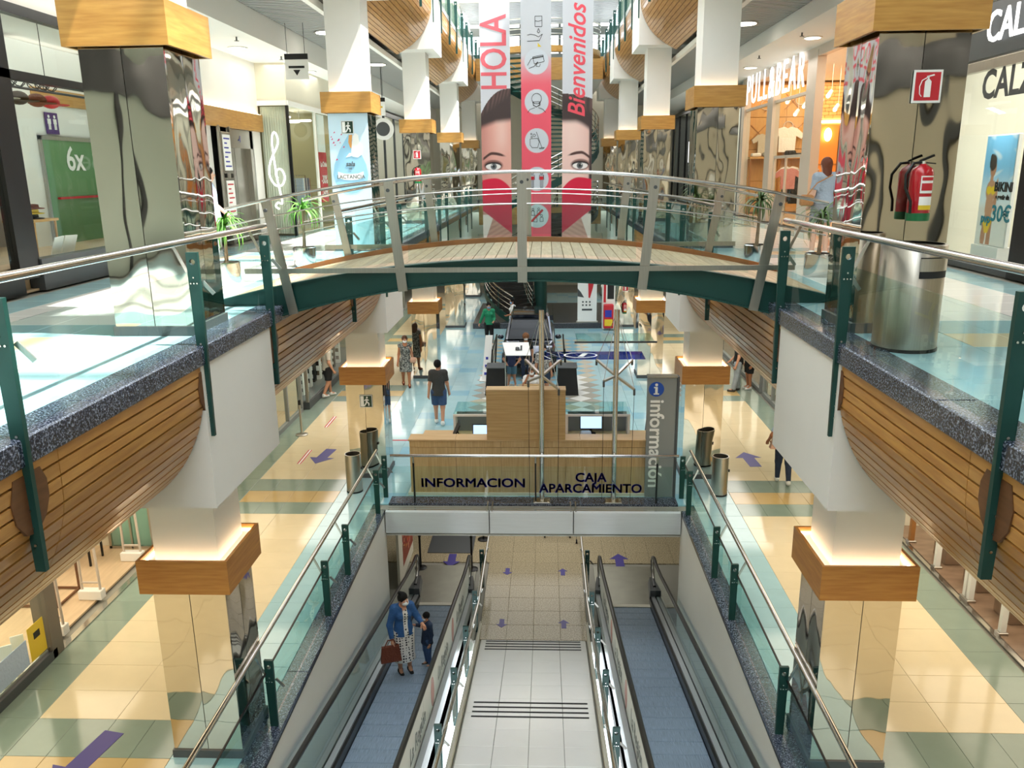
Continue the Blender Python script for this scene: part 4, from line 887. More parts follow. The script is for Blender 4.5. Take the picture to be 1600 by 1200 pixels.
for i in range(60):
    y, z = rr.uniform(18.5, 19.75), rr.uniform(-2.8, -1.15); a = rr.uniform(0, 3.1); pm.bar((-3.297, y, z), (-3.297, y + .25 * math.cos(a), z + .25 * math.sin(a)), .06, .002, (1, 0, 0), rr.randrange(3))
MB().box(-3.3, -3.298, 18.4, 19.88, -2.9, -1.05).build('print_field', mat('poster_red', '8E3A2A', .5), pt); pm.build('print_strokes', [mat('poster_orange', 'C8793C', .5), mat('poster_pale', 'E0B48A', .5), M['redvinyl']], pt, kind='stuff')
tr = thing('shopping_trolley', 'shopping trolley whose castors show under the fascia', 'trolley', (.6, 20.9, ZB))
for x, y in ((.25, 20.75), (.95, 20.75), (1.12, 20.4), (.3, 21.5), (1.0, 21.5)):
    MB().tube([(x - .02, y, ZB + .06), (x + .02, y, ZB + .06)], .06, 14).build('castor', M['tyre'], tr, smooth=60); MB().bar((x, y, ZB + .08), (x, y, ZB + .2), .03, .02).build('fork', M['steel'], tr)
m = MB(); 
for a, b in (((.25, 20.75, ZB + .2), (.3, 21.5, ZB + .2)), ((.95, 20.75, ZB + .2), (1.0, 21.5, ZB + .2)), ((.25, 20.75, ZB + .2), (.95, 20.75, ZB + .2))): m.tube([a, b], .014, 6)
m.build('chassis', M['steel'], tr); m = MB()
for i in range(9): m.tube([(.2 + .1 * i, 20.7, ZB + .45), (.2 + .1 * i, 20.65, ZB + .95)], .005, 4); m.tube([(.2 + .1 * i, 21.55, ZB + .45), (.2 + .1 * i, 21.6, ZB + .95)], .005, 4)
for z in (.45, .6, .75, .95): m.tube([(.18, 20.65, ZB + z), (1.04, 20.65, ZB + z), (1.04, 21.6, ZB + z), (.18, 21.6, ZB + z), (.18, 20.65, ZB + z)], .006, 4)
m.build('basket', M['steel'], tr, kind='stuff'); MB().tube([(.16, 20.55, ZB + 1.03), (1.06, 20.55, ZB + 1.03)], .016, 8).build('push_handle', M['redvinyl'], tr)
# ---------------- hanging banners (print is coloured per vertex) ----------------
C3 = lambda h: np.array(lin(h))
def printed(name, org, ux, uz, w, h, nx, nz, fn, parent, m='print', off=(0, 0, 0)):
    """flat printed sheet: u to the right along ux, v up along uz; fn(u, v, x_m, z_m) -> rgb array"""
    u = np.linspace(0, 1, nx + 1); v = np.linspace(0, 1, nz + 1); U, V = np.meshgrid(u, v)
    col = np.clip(fn(U, V), 0, 1); org = Vector(org); ux = Vector(ux); uz = Vector(uz)
    po = ORG.get(parent.name, (0, 0, 0))
    X = [np.asarray(org[i] - po[i] + ux[i] * w * U + uz[i] * h * V).ravel() for i in range(3)]
    me = bpy.data.meshes.new(name); n = nx + 1
    idx = np.arange(nx * nz); a = (idx // nx) * n + idx % nx; faces = np.stack([a, a + 1, a + n + 1, a + n], 1)
    me.from_pydata(np.stack(X, 1).tolist(), [], faces.tolist())
    at = me.color_attributes.new('print', 'FLOAT_COLOR', 'POINT'); rgba = np.ones((U.size, 4)); rgba[:, :3] = col.reshape(-1, 3); at.data.foreach_set('color', rgba.ravel())
    me.materials.append(M[m]); o = bpy.data.objects.new(name, me); COL.objects.link(o); o.parent = parent; return o
def mixc(c, k, t): t = np.clip(t, 0, 1)[..., None]; return c * (1 - t) + np.asarray(k) * t
def sm(x, a, b): t = np.clip((x - a) / (b - a), 0, 1); return t * t * (3 - 2 * t)
ZB0, ZB1, YB = 5.02, 11.6, 20.0; HB = ZB1 - ZB0; BW = .70
def face(side):
    def fn(U, V):
        z = ZB0 + V * HB; x = (U - .5) * BW; xf = -x if side < 0 else x    # xf grows towards the outer edge of the banner
        # x_c: distance from the middle of the face
        if side < 0: mx = .35 - x
        else: mx = x + .35
        c = np.ones(U.shape + (3,)) * C3('CDD0D8')
        top = 8.55 if side < 0 else 8.42
        # hair dome
        dome = top - .55 * np.clip(mx / .70, 0, 1) ** 2.6 if side < 0 else top - .12 * np.clip(mx / .70, 0, 1) ** 2 + 0 * z
        strands = .5 + .5 * np.sin(mx * 60 + z * 9 + 3 * np.sin(z * 5 + mx * 9))
        hair = mixc(np.ones(U.shape + (3,)) * C3('3A2A2A'), C3('8A6660'), .35 * strands * sm(np.sin(z * 6 + mx * 4), -.2, 1))
        c = np.where((z < dome)[..., None], hair, c)
        # forehead line
        hl = (7.83 - .10 * mx - .25 * np.clip(mx - .35, 0, 1)) if side < 0 else (7.78 - .55 * np.clip(mx - .30, 0, 1) ** 1.5 * 1.6)
        skin = mixc(np.ones(U.shape + (3,)) * C3('E2A79A' if side < 0 else 'F0CBC2'), C3('B8736A'), sm(mx, .35, .75) * (.7 if side < 0 else .25))
        skin = mixc(skin, C3('F3D5CB'), sm(.25 - np.abs(mx - .22), 0, .25) * .5 * sm(z, 6.9, 7.5))
        s = sm(hl - z, -.10, .06); edge = sm(.66 - mx, -.0, .05) if side > 0 else 1.0 + 0 * mx
        c = mixc(c, skin, 0) * (1 - (s * edge)[..., None]) + skin * (s * edge)[..., None]
        # eyebrow, eye
        ex = .43; ez = 6.80
        bz = 7.04 + .06 * np.sin((mx - .15) * 5.2) - .10 * sm(mx, .45, .72)
        c = mixc(c, C3('4A2C28'), sm(.045 - np.abs(z - bz) - .02 * sm(.2 - mx, -.1, .1), 0, .025) * sm(mx, .10, .22) * sm(.70 - mx, 0, .06))
        e = ((mx - ex) / .185) ** 2 + ((z - ez) / .085) ** 2
        lid = ((mx - ex) / .23) ** 2 + ((z - ez - .02) / .135) ** 2
        c = mixc(c, C3('6A3C38'), sm(1.25 - lid, 0, .6) * .85); c = mixc(c, C3('F2ECEA'), sm(1.05 - e, 0, .25))
        ir = np.hypot(mx - ex + .01, z - ez); c = mixc(c, C3('5E6266'), sm(.078 - ir, 0, .012) * (e < 1.1)); c = mixc(c, C3('0B0B0C'), sm(.036 - ir, 0, .01)); c = mixc(c, C3('FFFFFF'), sm(.014 - np.hypot(mx - ex - .03, z - ez - .03), 0, .006))
        c = mixc(c, C3('1E1212'), sm(.028 - np.abs(z - ez - .085 * np.sqrt(np.clip(1 - ((mx - ex) / .2) ** 2, 0, 1))), 0, .014) * (np.abs(mx - ex) < .2))
        # lower cheek and hand behind the heart
        low = sm(5.72 - z, 0, .1)
        wr = .5 + .5 * np.sin(z * 55 + mx * 30); hand = mixc(np.ones(U.shape + (3,)) * C3('C58A7C'), C3('8A4A44'), wr * .5)
        c = mixc(c, hand, low * .8) * 1.0; c = np.where((low > .5)[..., None] & (mx > .45 + .35 * (5.62 - z))[..., None], C3('F0D6D0'), c)
        # half heart: round top, straight lower edge running to the tip in the middle
        hx = mx; topz = 6.53 - .27 * np.clip((.4 - hx) / .4, 0, 1) ** 2 - .05 * np.clip((hx - .4) / .3, 0, 1) ** 2
        botz = 5.22 + .55 * np.clip(hx / .7, 0, 1)
        h = sm(topz - z, -.01, .012) * sm(z - botz, -.01, .012)
        c = mixc(c, mixc(np.ones(U.shape + (3,)) * C3('D8123F'), C3('C01840'), sm(6.2 - z, 0, .8)), h)
        return c
    return fn
CZ_ = [9.13, 8.25, 7.38, 6.50, 5.63]
def mid(U, V):
    z = ZB0 + V * HB; x = (U - .5) * BW; c = mixc(np.ones(U.shape + (3,)) * C3('C6C9D0'), C3('E8566A'), sm(9.35 - z, 0, .75)); c = mixc(c, C3('E2808A'), .3 * sm(z, 8.2, 8.9) * sm(9.3 - z, 0, .2))
    for cz in CZ_: c = mixc(c, C3('C8CFD8'), sm(.285 - np.hypot(x - .01, z - cz), 0, .012))
    return c
for i, (x, fn, lab) in enumerate(((-.88, face(-1), 'left hanging banner with half a woman face and half a red heart'), (.07, mid, 'middle hanging banner, pink with round hygiene pictograms'), (1.03, face(1), 'right hanging banner with eye and half heart under script lettering'))):
    b = thing('banner', lab, 'banner', (x, YB, ZB0))
    MB().box(x - BW / 2, x + BW / 2, YB, YB + .012, ZB0, ZB1).build('fabric', M['paper'], b)
    printed('print', (x - BW / 2, YB - .003, ZB0), (1, 0, 0), (0, 0, 1), BW, HB, 56, 500, fn, b)
    MB().tube([(x - BW / 2 - .03, YB + .006, ZB1), (x + BW / 2 + .03, YB + .006, ZB1)], .02, 8).build('top_bar', M['steel'], b)
    MB().tube([(x - .3, YB + .006, ZB1), (x - .3, YB + .006, 17.6)], .004, 4).tube([(x + .3, YB + .006, ZB1), (x + .3, YB + .006, 17.6)], .004, 4).build('suspension_wire', M['steel'], b)
    if i == 0: text('lettering', 'HOLA', .84, mat('pink_lettering', 'E0606C', .5), b, (x + .0, YB - .006, 9.33), (PI / 2, -PI / 2, 0), .001, .012, 0, .72)
    if i == 2: text('lettering', 'Bienvenidos', .56, mat('coral_lettering', 'E84E5E', .5), b, (x - .0, YB - .006, 9.10), (PI / 2, -PI / 2, 0), .001, .008, .35, .90)
    if i == 1:
        ln = MB(); F = lambda a, c: (x + a, YB - .006, c)
        def L_(*p, w=.011):
            for a, c in zip(p, p[1:]): ln.bar(F(*a), F(*c), w, .002, (0, 1, 0))
        def O_(cx, cz, r, k=14): L_(*[(cx + r * math.cos(2 * PI * j / k), cz + r * math.sin(2 * PI * j / k)) for j in range(k + 1)])
        z = 9.13   # hand holding a card
        L_((-.2, z - .08), (-.12, z + .05), (-.06, z + .08)); L_((-.08, z + .1), (.16, z + .14), (.19, z), (-.04, z - .05), (-.08, z + .1)); L_((-.075, z + .07), (.165, z + .11), w=.022); L_((-.17, z - .15), (-.04, z - .1), (.04, z), (.0, z - .1), (.08, z - .11), (.1, z - .05))
        z = 8.25   # masked head
        O_(.01, z + .07, .115, 18); L_((-.09, z + .03), (-.07, z - .06), (.0, z - .12), (.08, z - .06), (.11, z + .03)); L_((-.075, z), (.09, z), (.09, z - .08), (.01, z - .11), (-.07, z - .08), (-.075, z)); L_((-.07, z - .04), (.09, z - .04)); L_((-.2, z - .24), (-.15, z - .17), (-.03, z - .13)); L_((.22, z - .24), (.16, z - .17), (.05, z - .13))
        z = 7.38   # cloth, bubbles and mop
        L_((-.15, z - .1), (-.15, z + .04), (.03, z + .05), (.07, z - .03), (.03, z - .16), (-.1, z - .16), (-.15, z - .1)); L_((.0, z + .2), (.13, z - .16)); L_((.07, z - .17), (.19, z - .16), (.16, z - .19), (.08, z - .19), (.07, z - .17)); O_(-.05, z + .12, .03, 10); O_(-.12, z + .15, .018, 8); O_(-.11, z + .08, .02, 8)
        z = 6.50   # two people apart
        for cx in (-.10, .12): O_(cx, z + .15, .035, 10); L_((cx - .055, z - .02), (cx - .05, z + .09), (cx + .05, z + .09), (cx + .055, z - .02)); L_((cx - .03, z + .05), (cx - .03, z - .2), (cx, z - .2), (cx, z - .02), (cx, z - .2), (cx + .03, z - .2), (cx + .03, z + .05))
        z = 5.63   # crossed-out group
        for cx, cz in ((-.09, .1), (.05, .11), (-.03, -.06), (.12, -.05)): O_(cx, z + cz + .06, .025, 8); L_((cx - .04, z + cz - .08), (cx - .035, z + cz + .02), (cx + .035, z + cz + .02), (cx + .04, z + cz - .08), (cx - .04, z + cz - .08))
        z = 10.0   # dispenser dripping into a hand
        L_((-.02, z + .1), (.14, z + .1), (.14, z - .12), (-.02, z - .12), (-.02, z + .1)); L_((-.02, z + .0), (.06, z - .01), (.14, z + .01)); L_((.06, z - .16), (.03, z - .23), (.06, z - .26), (.09, z - .23), (.06, z - .16)); L_((-.2, z - .3), (-.12, z - .28), (-.02, z - .3), (.06, z - .34), (.15, z - .28), (.08, z - .42), (-.2, z - .43))
        ln.build('pictogram_lines', M['blackm'], b, kind='stuff')
        q = MB(); q.prism([(x + .04, 9.45), (x + .12, 9.45), (x + .04, 9.54)], 'y', YB - .006, YB - .004); q.build('print_spot', M['yellow'], b)
        q = MB(); 
        for cx in (-.10, .12): q.box(x + cx - .045, x + cx + .045, YB - .008, YB - .005, 6.48, 6.56)
        q.bar((x - .13, YB - .009, 5.50), (x + .15, YB - .009, 5.78), .05, .002, (0, 1, 0)); q.build('red_marks', M['redvinyl'], b)

# ---------------- potted palms ----------------
def palm(x, y, z, h, label, lm, seed, pot=True):
    r = random.Random(seed); t = thing('potted_palm', label, 'potted plant', (x, y, z), 'potted palms beside the bridge')
    MB().lathe([(.19, 0), (.20, .02), (.20, .33), (.185, .34), (.185, .30)], (x, y, z), 24, cap=False).build('pot', M['steel'], t, smooth=40)
    MB().lathe([(.184, .29), (.184, .30)], (x, y, z), 20).build('soil', M['soil'], t)
    top = (x + .02, y, z + h); MB().tube([(x, y, z + .28), (x + .015, y, z + .28 + (h - .28) * .5), top], [.035, .025, .022], 8).build('trunk', M['trunk'], t, smooth=60)
    for i in range(46):
        a = r.uniform(0, 2 * PI); el = r.uniform(-.2, 1.35); L = r.uniform(.38, .62); m = MB(); n = 6; w0 = r.uniform(.014, .022); vs = []
        d = Vector((math.cos(a), math.sin(a), 0)); sd = Vector((-math.sin(a), math.cos(a), 0))
        p = Vector(top); e = el
        for k in range(n + 1):
            w = w0 * (1 - (k / n) ** 2) + .001; vs += [p - sd * w, p + Vector((0, 0, .006)), p + sd * w]
            p = p + (d * math.cos(e) + Vector((0, 0, math.sin(e)))) * (L / n); e -= r.uniform(.28, .5)
        fs = []
        for k in range(n): fs += [(3 * k, 3 * k + 1, 3 * k + 4, 3 * k + 3), (3 * k + 1, 3 * k + 2, 3 * k + 5, 3 * k + 4)]
        m.add(vs, fs).build('leaf', M[lm], t, smooth=180)
palm(-3.98, 14.3, ZU, .98, 'potted palm with bright leaves left of the bridge, the farther one', 'leafl', 1)
palm(-4.45, 11.9, ZU, .86, 'potted palm just behind the near left balustrade', 'leafl', 2)
palm(3.86, 14.05, ZU, 1.05, 'potted palm with thin trunk in steel pot right of the bridge', 'leaf', 3)
palm(4.40, 12.5, ZU, .86, 'potted palm just behind the near right balustrade', 'leaf', 4)
palm(3.72, 19.0, ZU, 1.1, 'potted palm further back on the right upper balcony', 'leaf', 5)

# ---------------- blue poster on the second upper left column ----------------
pc = thing('poster', 'pale blue breastfeeding room poster covering the second upper left column', 'poster', (-3.72, 17.08, ZU))
MB().box(-4.12, -3.31, 17.065, 17.085, ZU + .12, 7.86).build('sheet', mat('sky_blue_sheet', 'C9E3F3', .35), pc)
dp = [(0, 1.0), (.20, .62), (.33, .25), (.36, 0), (.33, -.2), (.24, -.36), (.1, -.45), (0, -.47)]; dp = dp + [(-a, c) for a, c in dp[::-1][1:-1]]
MB().prism([(-3.715 + a, 6.66 + c * .80) for a, c in dp][::-1], 'y', 17.061, 17.065).build('drop_print', mat('drop_blue', '94C6E2', .4), pc)
rb = MB(); rb.prism([(-3.98, 6.60), (-3.86, 6.56), (-3.715, 6.55), (-3.57, 6.56), (-3.45, 6.60), (-3.45, 6.72), (-3.57, 6.68), (-3.715, 6.67), (-3.86, 6.68), (-3.98, 6.72)], 'y', 17.057, 17.061); rb.build('ribbon_print', M['paper'], pc)
text('lettering', 'LACTANCIA', .105, M['dgrey'], pc, (-3.715, 17.056, 6.615), (PI / 2, 0, 0), .001, .001); text('lettering', 'sala', .13, M['dgrey'], pc, (-3.715, 17.056, 6.87), (PI / 2, 0, 0), .001, .003, .25); text('lettering', 'DE', .055, M['dgrey'], pc, (-3.715, 17.056, 6.775), (PI / 2, 0, 0), .001)
bd = MB(); bd.prism([(-3.66, 7.02), (-3.55, 7.0), (-3.46, 7.06), (-3.44, 7.18), (-3.5, 7.3), (-3.52, 7.44), (-3.58, 7.48), (-3.63, 7.42), (-3.66, 7.25), (-3.68, 7.1)][::-1], 'y', 17.057, 17.062); bd.prism([(-3.8, 7.0), (-3.68, 7.03), (-3.66, 7.08), (-3.72, 7.09)][::-1], 'y', 17.057, 17.062); bd.build('bird_print', M['paper'], pc)
bd = MB(); bd.prism([(-3.71, 7.44), (-3.64, 7.45), (-3.66, 7.28), (-3.62, 7.14), (-3.70, 7.2), (-3.73, 7.3)][::-1], 'y', 17.058, 17.063); bd.build('wing_print', mat('poster_tan', 'D99A54', .5), pc)
bd = MB(); rr = random.Random(3)
for i in range(11):
    x, z = rr.uniform(-4.08, -3.78), rr.uniform(6.95, 7.5); s_ = rr.uniform(.012, .025); bd.prism([(x - s_, z - s_), (x + s_, z - s_ * .6), (x + s_ * .5, z + s_)], 'y', 17.06, 17.064)
bd.build('confetti_print', mat('confetti_pink', 'D83A6E', .5), pc, kind='stuff')

# ---------------- car on display ----------------
cr = thing('car', 'dark blue pickup style car on display facing us in the hall', 'car', (-.28, 28.6, 0))
cx = -.28
def loft(m, secs, mi=0):   # secs: list of (y, half width, z0, z1, inset of the top)
    vs = []
    for y, w, z0, z1, ins in secs: vs += [(cx - w, y, z0), (cx - w, y, z1 - .12), (cx - w + ins, y, z1), (cx + w - ins, y, z1), (cx + w, y, z1 - .12), (cx + w, y, z0)]
    n = len(secs); fs = []
    for i in range(n - 1):
        for k in range(6): fs.append((6 * i + k, 6 * i + (k + 1) % 6, 6 * i + 6 + (k + 1) % 6, 6 * i + 6 + k))
    fs += [tuple(range(6)), tuple(range(6 * n - 6, 6 * n))[::-1]]
    return m.add(vs, [f[::-1] for f in fs], mi)
loft(MB(), [(26.22, .74, .42, .82, .06), (26.32, .85, .34, .93, .08), (26.9, .89, .32, 1.02, .1), (27.55, .9, .32, 1.07, .1), (29.6, .9, .32, 1.08, .08), (30.9, .88, .36, 1.05, .08), (31.1, .84, .45, .98, .08)]).build('body', M['carpaint'], cr, smooth=40)
loft(MB(), [(27.35, .78, 1.02, 1.09, .05), (28.1, .70, 1.05, 1.66, .10), (28.5, .68, 1.05, 1.76, .12), (29.9, .68, 1.05, 1.74, .12), (30.5, .76, 1.05, 1.12, .05)]).build('cabin', M['carglass'], cr, smooth=40)
loft(MB(), [(28.14, .64, 1.69, 1.80, .06), (28.5, .68, 1.72, 1.83, .08), (29.8, .67, 1.70, 1.82, .08), (30.0, .62, 1.68, 1.78, .06)]).build('roof', M['carpaint'], cr, smooth=40)
for s in (-1, 1):
    MB().bar((cx + s * .77, 27.38, 1.06), (cx + s * .66, 28.16, 1.72), .06, .05).build('windscreen_pillar', M['carpaint'], cr)
    MB().tube([(cx + s * .60, 28.3, 1.86), (cx + s * .60, 29.8, 1.85)], .02, 8).build('roof_rail', M['chrome'], cr)
    MB().sphere((cx + s * 1.0, 27.6, 1.12), (.11, .06, .085), 12, 8).build('wing_mirror', M['carpaint'], cr, smooth=60)
    MB().sphere((cx + s * .66, 26.32, .74), (.17, .08, .085), 14, 8).build('headlamp', M['chrome'], cr, smooth=60)
    for y in (27.0, 30.1):
        MB().lathe([(.20, -.1), (.33, -.1), (.35, -.05), (.35, .05), (.33, .1), (.20, .1)], (0, 0, 0), 24).build('tmp', M['tyre'])
        o = bpy.data.objects['tmp']; o.name = 'wheel'; o.parent = cr; o.location = (cx + s * .82 - cr.location.x, y - cr.location.y, .352); o.rotation_euler = (0, PI / 2, 0)
        MB().lathe([(.02, -.11), (.19, -.105), (.2, .105), (.02, .11)], (0, 0, 0), 16).build('tmp', M['chrome']); h = bpy.data.objects['tmp']; h.name = 'hub_cap'; h.parent = o; h.location = (0, 0, 0)
MB().box(cx - .45, cx + .45, 26.20, 26.24, .55, .76).build('grille', M['black'], cr); MB().box(cx - .45, cx + .45, 26.19, 26.2, .64, .67).build('grille_bar', M['chrome'], cr)
MB().bevbox(cx - .82, cx + .82, 26.16, 26.28, .34, .52, .02).build('bumper', M['black'], cr); MB().box(cx - .26, cx + .26, 26.15, 26.165, .38, .48).build('number_plate', M['paper'], cr)
for s, lab in ((-1, 'left'), (1, 'right')):
    fp = thing('barrier', 'black folding rail barrier on the %s of the display car' % lab, 'barrier', (cx + s * 1.25, 27.2, 0))
    for y in (25.9, 28.4): MB().bar((cx + s * 1.25, y, 0), (cx + s * 1.18, y, 1.05), .05, .05).build('post', M['black'], fp)
    MB().bar((cx + s * 1.18, 25.9, 1.02), (cx + s * 1.18, 28.4, 1.02), .04, .05).bar((cx + s * 1.24, 25.9, .15), (cx + s * 1.18, 28.4, 1.0), .03, .03).build('rail', M['black'], fp)
sg = thing('display_stand', 'tall narrow white price stand leaning beside the display car', 'sign', (-1.72, 25.9, 0))
MB().hexa([(-1.82, 25.8, .02), (-1.58, 25.8, .02), (-1.58, 25.84, .02), (-1.82, 25.84, .02), (-1.70, 26.2, 1.45), (-1.46, 26.2, 1.45), (-1.46, 26.24, 1.45), (-1.70, 26.24, 1.45)]).build('panel', M['paper'], sg); MB().box(-1.9, -1.4, 25.7, 26.3, 0, .03).build('foot', M['white'], sg)
b = MB(); [b.cbox((-1.70 + .1 * (q / 4) , 25.80 + .38 * q / 4, .25 + .95 * q / 4), (.08, .01, .09)) for q in range(5)]; b.build('print_marks', M['navytext'], sg)

# ---------------- small kiosk desk in front of the car ----------------
kd = thing('kiosk_counter', 'white trestle stand with tilted sign board in front of the car', 'counter', (-.5, 23.6, 0))
MB().hexa([(-.88, 22.9, 1.52), (-.15, 22.9, 1.52), (-.15, 22.92, 1.50), (-.88, 22.92, 1.50), (-1.0, 23.5, 1.78), (-.22, 23.5, 1.78), (-.22, 23.52, 1.76), (-1.0, 23.52, 1.76)]).build('sign_board', M['paper'], kd); text('lettering', 'al', .32, M['blackm'], kd, (-.5, 23.2, 1.668), (.41, 0, 0), .002, .01)
for x in (-.9, -.2): MB().bar((x, 23.1, 0), (x, 23.1, 1.55), .03, .03).build('leg', M['steel'], kd)
for x, lab in ((-1.25, 'left'), (.95, 'right')):
    c = thing('draped_table', 'black draped table at the %s corner of the kiosk' % lab, 'table', (x, 24.3, 0)); MB().hexa([(x - .34, 24.0, 0), (x + .34, 24.0, 0), (x + .34, 24.7, 0), (x - .34, 24.7, 0), (x - .27, 24.05, .85), (x + .27, 24.05, .85), (x + .27, 24.65, .85), (x - .27, 24.65, .85)]).build('cloth', M['blackm'], c); MB().bevbox(x - .3, x + .3, 24.0, 24.7, .852, .88, .004).build('table_top', M['dgrey'], c)
tt = thing('folding_chair', 'light wood chair in front of the kiosk stand', 'chair', (-.1, 22.4, 0)); MB().bevbox(-.34, .1, 22.2, 22.6, .42, .46, .01).build('seat', M['oaktop'], tt); MB().bevbox(-.34, .1, 22.16, 22.2, .55, .85, .01).build('backrest', M['oaktop'], tt)
for x in (-.31, .07):
    for y in (22.18, 22.57): MB().bar((x, y, 0), (x, y, .85 if y < 22.3 else .42), .03, .03).build('leg', M['oakh'], tt)

# ---------------- spiral stair ----------------
st = thing('spiral_stair', 'dark spiral staircase around a thick green column at the end of the hall', 'staircase', (.1, 37.5, .25))
SX, SY = .05, 37.6
MB().cyl((SX, SY, .3), (SX, SY, 15.5), .30, 28).build('central_column', M['green'], st, smooth=60)
def flight(z0, z1, a0, a1, n, tm):
    R0, R1 = .34, 2.55
    for i in range(n):
        a = a0 + (a1 - a0) * i / n; da = abs(a1 - a0) / n * .62; z = z0 + (z1 - z0) * (i + 1) / n
        q = [(R0, a - da), (R1, a - da * .98), (R1, a + da * .98), (R0, a + da)]
        p = [(SX + r * math.cos(b), SY + r * math.sin(b)) for r, b in q]
        m = MB().prism(p, 'z', z - .06, z)
        if tm == 'tread': b_ = a - da if a1 > a0 else a + da; m.bar((SX + R0 * math.cos(b_), SY + R0 * math.sin(b_), z - .09), (SX + R1 * math.cos(b_), SY + R1 * math.sin(b_), z - .09), .012, .16)
        m.build('tread', M[tm], st)
    for R in ((R1 + .03, R0 + .45) if tm == 'tread' else (R1 + .03, )):
        for j, dz in enumerate((.95, .72, .5, .28)):
            MB().tube([(SX + R * math.cos(a0 + (a1 - a0) * i / 30), SY + R * math.sin(a0 + (a1 - a0) * i / 30), z0 + (z1 - z0) * i / 30 + dz + .15) for i in range(31)], .028 if j == 0 else .016, 6).build('handrail' if j == 0 else 'rail', M['steel'], st, smooth=60)
        bl = MB()
        for i in range(0, n + 1, 2):
            a = a0 + (a1 - a0) * i / n; z = z0 + (z1 - z0) * i / n; bl.bar((SX + R * math.cos(a), SY + R * math.sin(a), z), (SX + R * math.cos(a), SY + R * math.sin(a), z + 1.12), .03, .03)
        bl.build('balusters', M['postgreen'], st)
    sg_ = MB()
    for i in range(30):
        b0, b1 = a0 + (a1 - a0) * i / 30, a0 + (a1 - a0) * (i + 1) / 30; c0, c1 = z0 + (z1 - z0) * i / 30, z0 + (z1 - z0) * (i + 1) / 30
        sg_.bar((SX + 2.6 * math.cos(b0), SY + 2.6 * math.sin(b0), c0), (SX + 2.6 * math.cos(b1), SY + 2.6 * math.sin(b1), c1), .04, .30)
    sg_.build('stringer', M['green'], st)
flight(.25, 5.1, -2.05, -2.05 - 4.4, 27, 'tread'); flight(5.1, 11.85, -2.2, -2.2 + 5.6, 36, 'green')
for z in (5.1, 11.85):
    lr = []
    for j, dz in enumerate((1.05, .85, .65, .45, .25)):
        MB().tube([(SX + 2.75 * math.cos(a), 39.6 - 2.7 * math.sin(a), z + dz) for a in [PI * i / 24 for i in range(25)]], .03 if j == 0 else .018, 6).build('landing_rail', M['steel'], st, smooth=60)
    n = 24; pp = [(SX + 2.75 * math.cos(PI * i / n), 39.6 - 2.7 * math.sin(PI * i / n)) for i in range(n + 1)]
    qq = [(SX + 2.4 * math.cos(PI * i / n), 39.6 - 2.35 * math.sin(PI * i / n)) for i in range(n + 1)]
    for i in range(n): MB().prism([pp[i], pp[i + 1], qq[i + 1], qq[i]], 'z', z - .25, z).build('landing', M['collar'], st)
pl = st; MB().bevbox(-2.9, -.6, 34.9, 40.5, .0, .24, .01).build('plinth_block', M['granited'], pl); MB().bevbox(.62, 3.1, 34.9, 40.5, .0, .24, .01).build('plinth_block', M['granited'], pl); MB().box(-.6, .62, 36.9, 40.5, 0, .24).build('plinth_block', M['granited'], pl)
ru = thing('roll_up_banner', 'white roll-up banner reading HOLA beside the far plinth', 'banner', (2.1, 34.6, .25)); MB().box(1.67, 2.5, 34.95, 34.965, .3, 2.45).build('sheet', M['paper'], ru); MB().bevbox(1.62, 2.55, 34.92, 35.05, .245, .32, .01).build('cassette', M['brush'], ru)
text('lettering', 'HOLA', .27, M['blackm'], ru, (1.93, 34.945, 2.12), (PI / 2, 0, 0), .001, .004); q = MB(); q.prism([(2.14, 1.35), (2.2, 1.32), (2.32, 1.75), (2.38, 2.05), (2.26, 2.15), (2.12, 1.95)][::-1], 'y', 34.94, 34.945); q.build('red_print', M['redvinyl'], ru); q = MB(); q.prism([(1.67, 1.4), (1.95, 1.35), (1.8, 1.6), (1.67, 1.75)][::-1], 'y', 34.94, 34.945); q.box(1.86, 2.3, 34.94, 34.945, .78, .86); [q.cyl((1.9 + .15 * i, 34.945, zz), (1.9 + .15 * i, 34.94, zz), .04, 10) for i in range(3) for zz in (1.02, 1.16)]; q.build('dark_print', M['dgrey'], ru)
vm = thing('vending_machine', 'red and black coin ride machine beside the far right column', 'machine', (3.05, 35.2, 0)); MB().bevbox(2.72, 3.25, 34.5, 35.0, .02, 2.05, .03).build('cabinet', M['white'], vm); MB().box(2.76, 2.86, 34.49, 34.5, 1.2, 2.0).build('red_strip', M['redvinyl'], vm); MB().box(2.92, 3.2, 34.49, 34.5, 1.35, 2.0).build('display_window', M['blackm'], vm); MB().bevbox(2.76, 3.18, 34.3, 34.5, .1, 1.15, .04).build('coin_box', M['redvinyl'], vm); MB().box(2.82, 3.1, 34.285, 34.3, .6, .9).build('coin_panel', M['navytext'], vm); MB().box(2.8, 3.14, 34.28, 34.3, .22, .5).build('coin_tray', M['yellow'], vm)
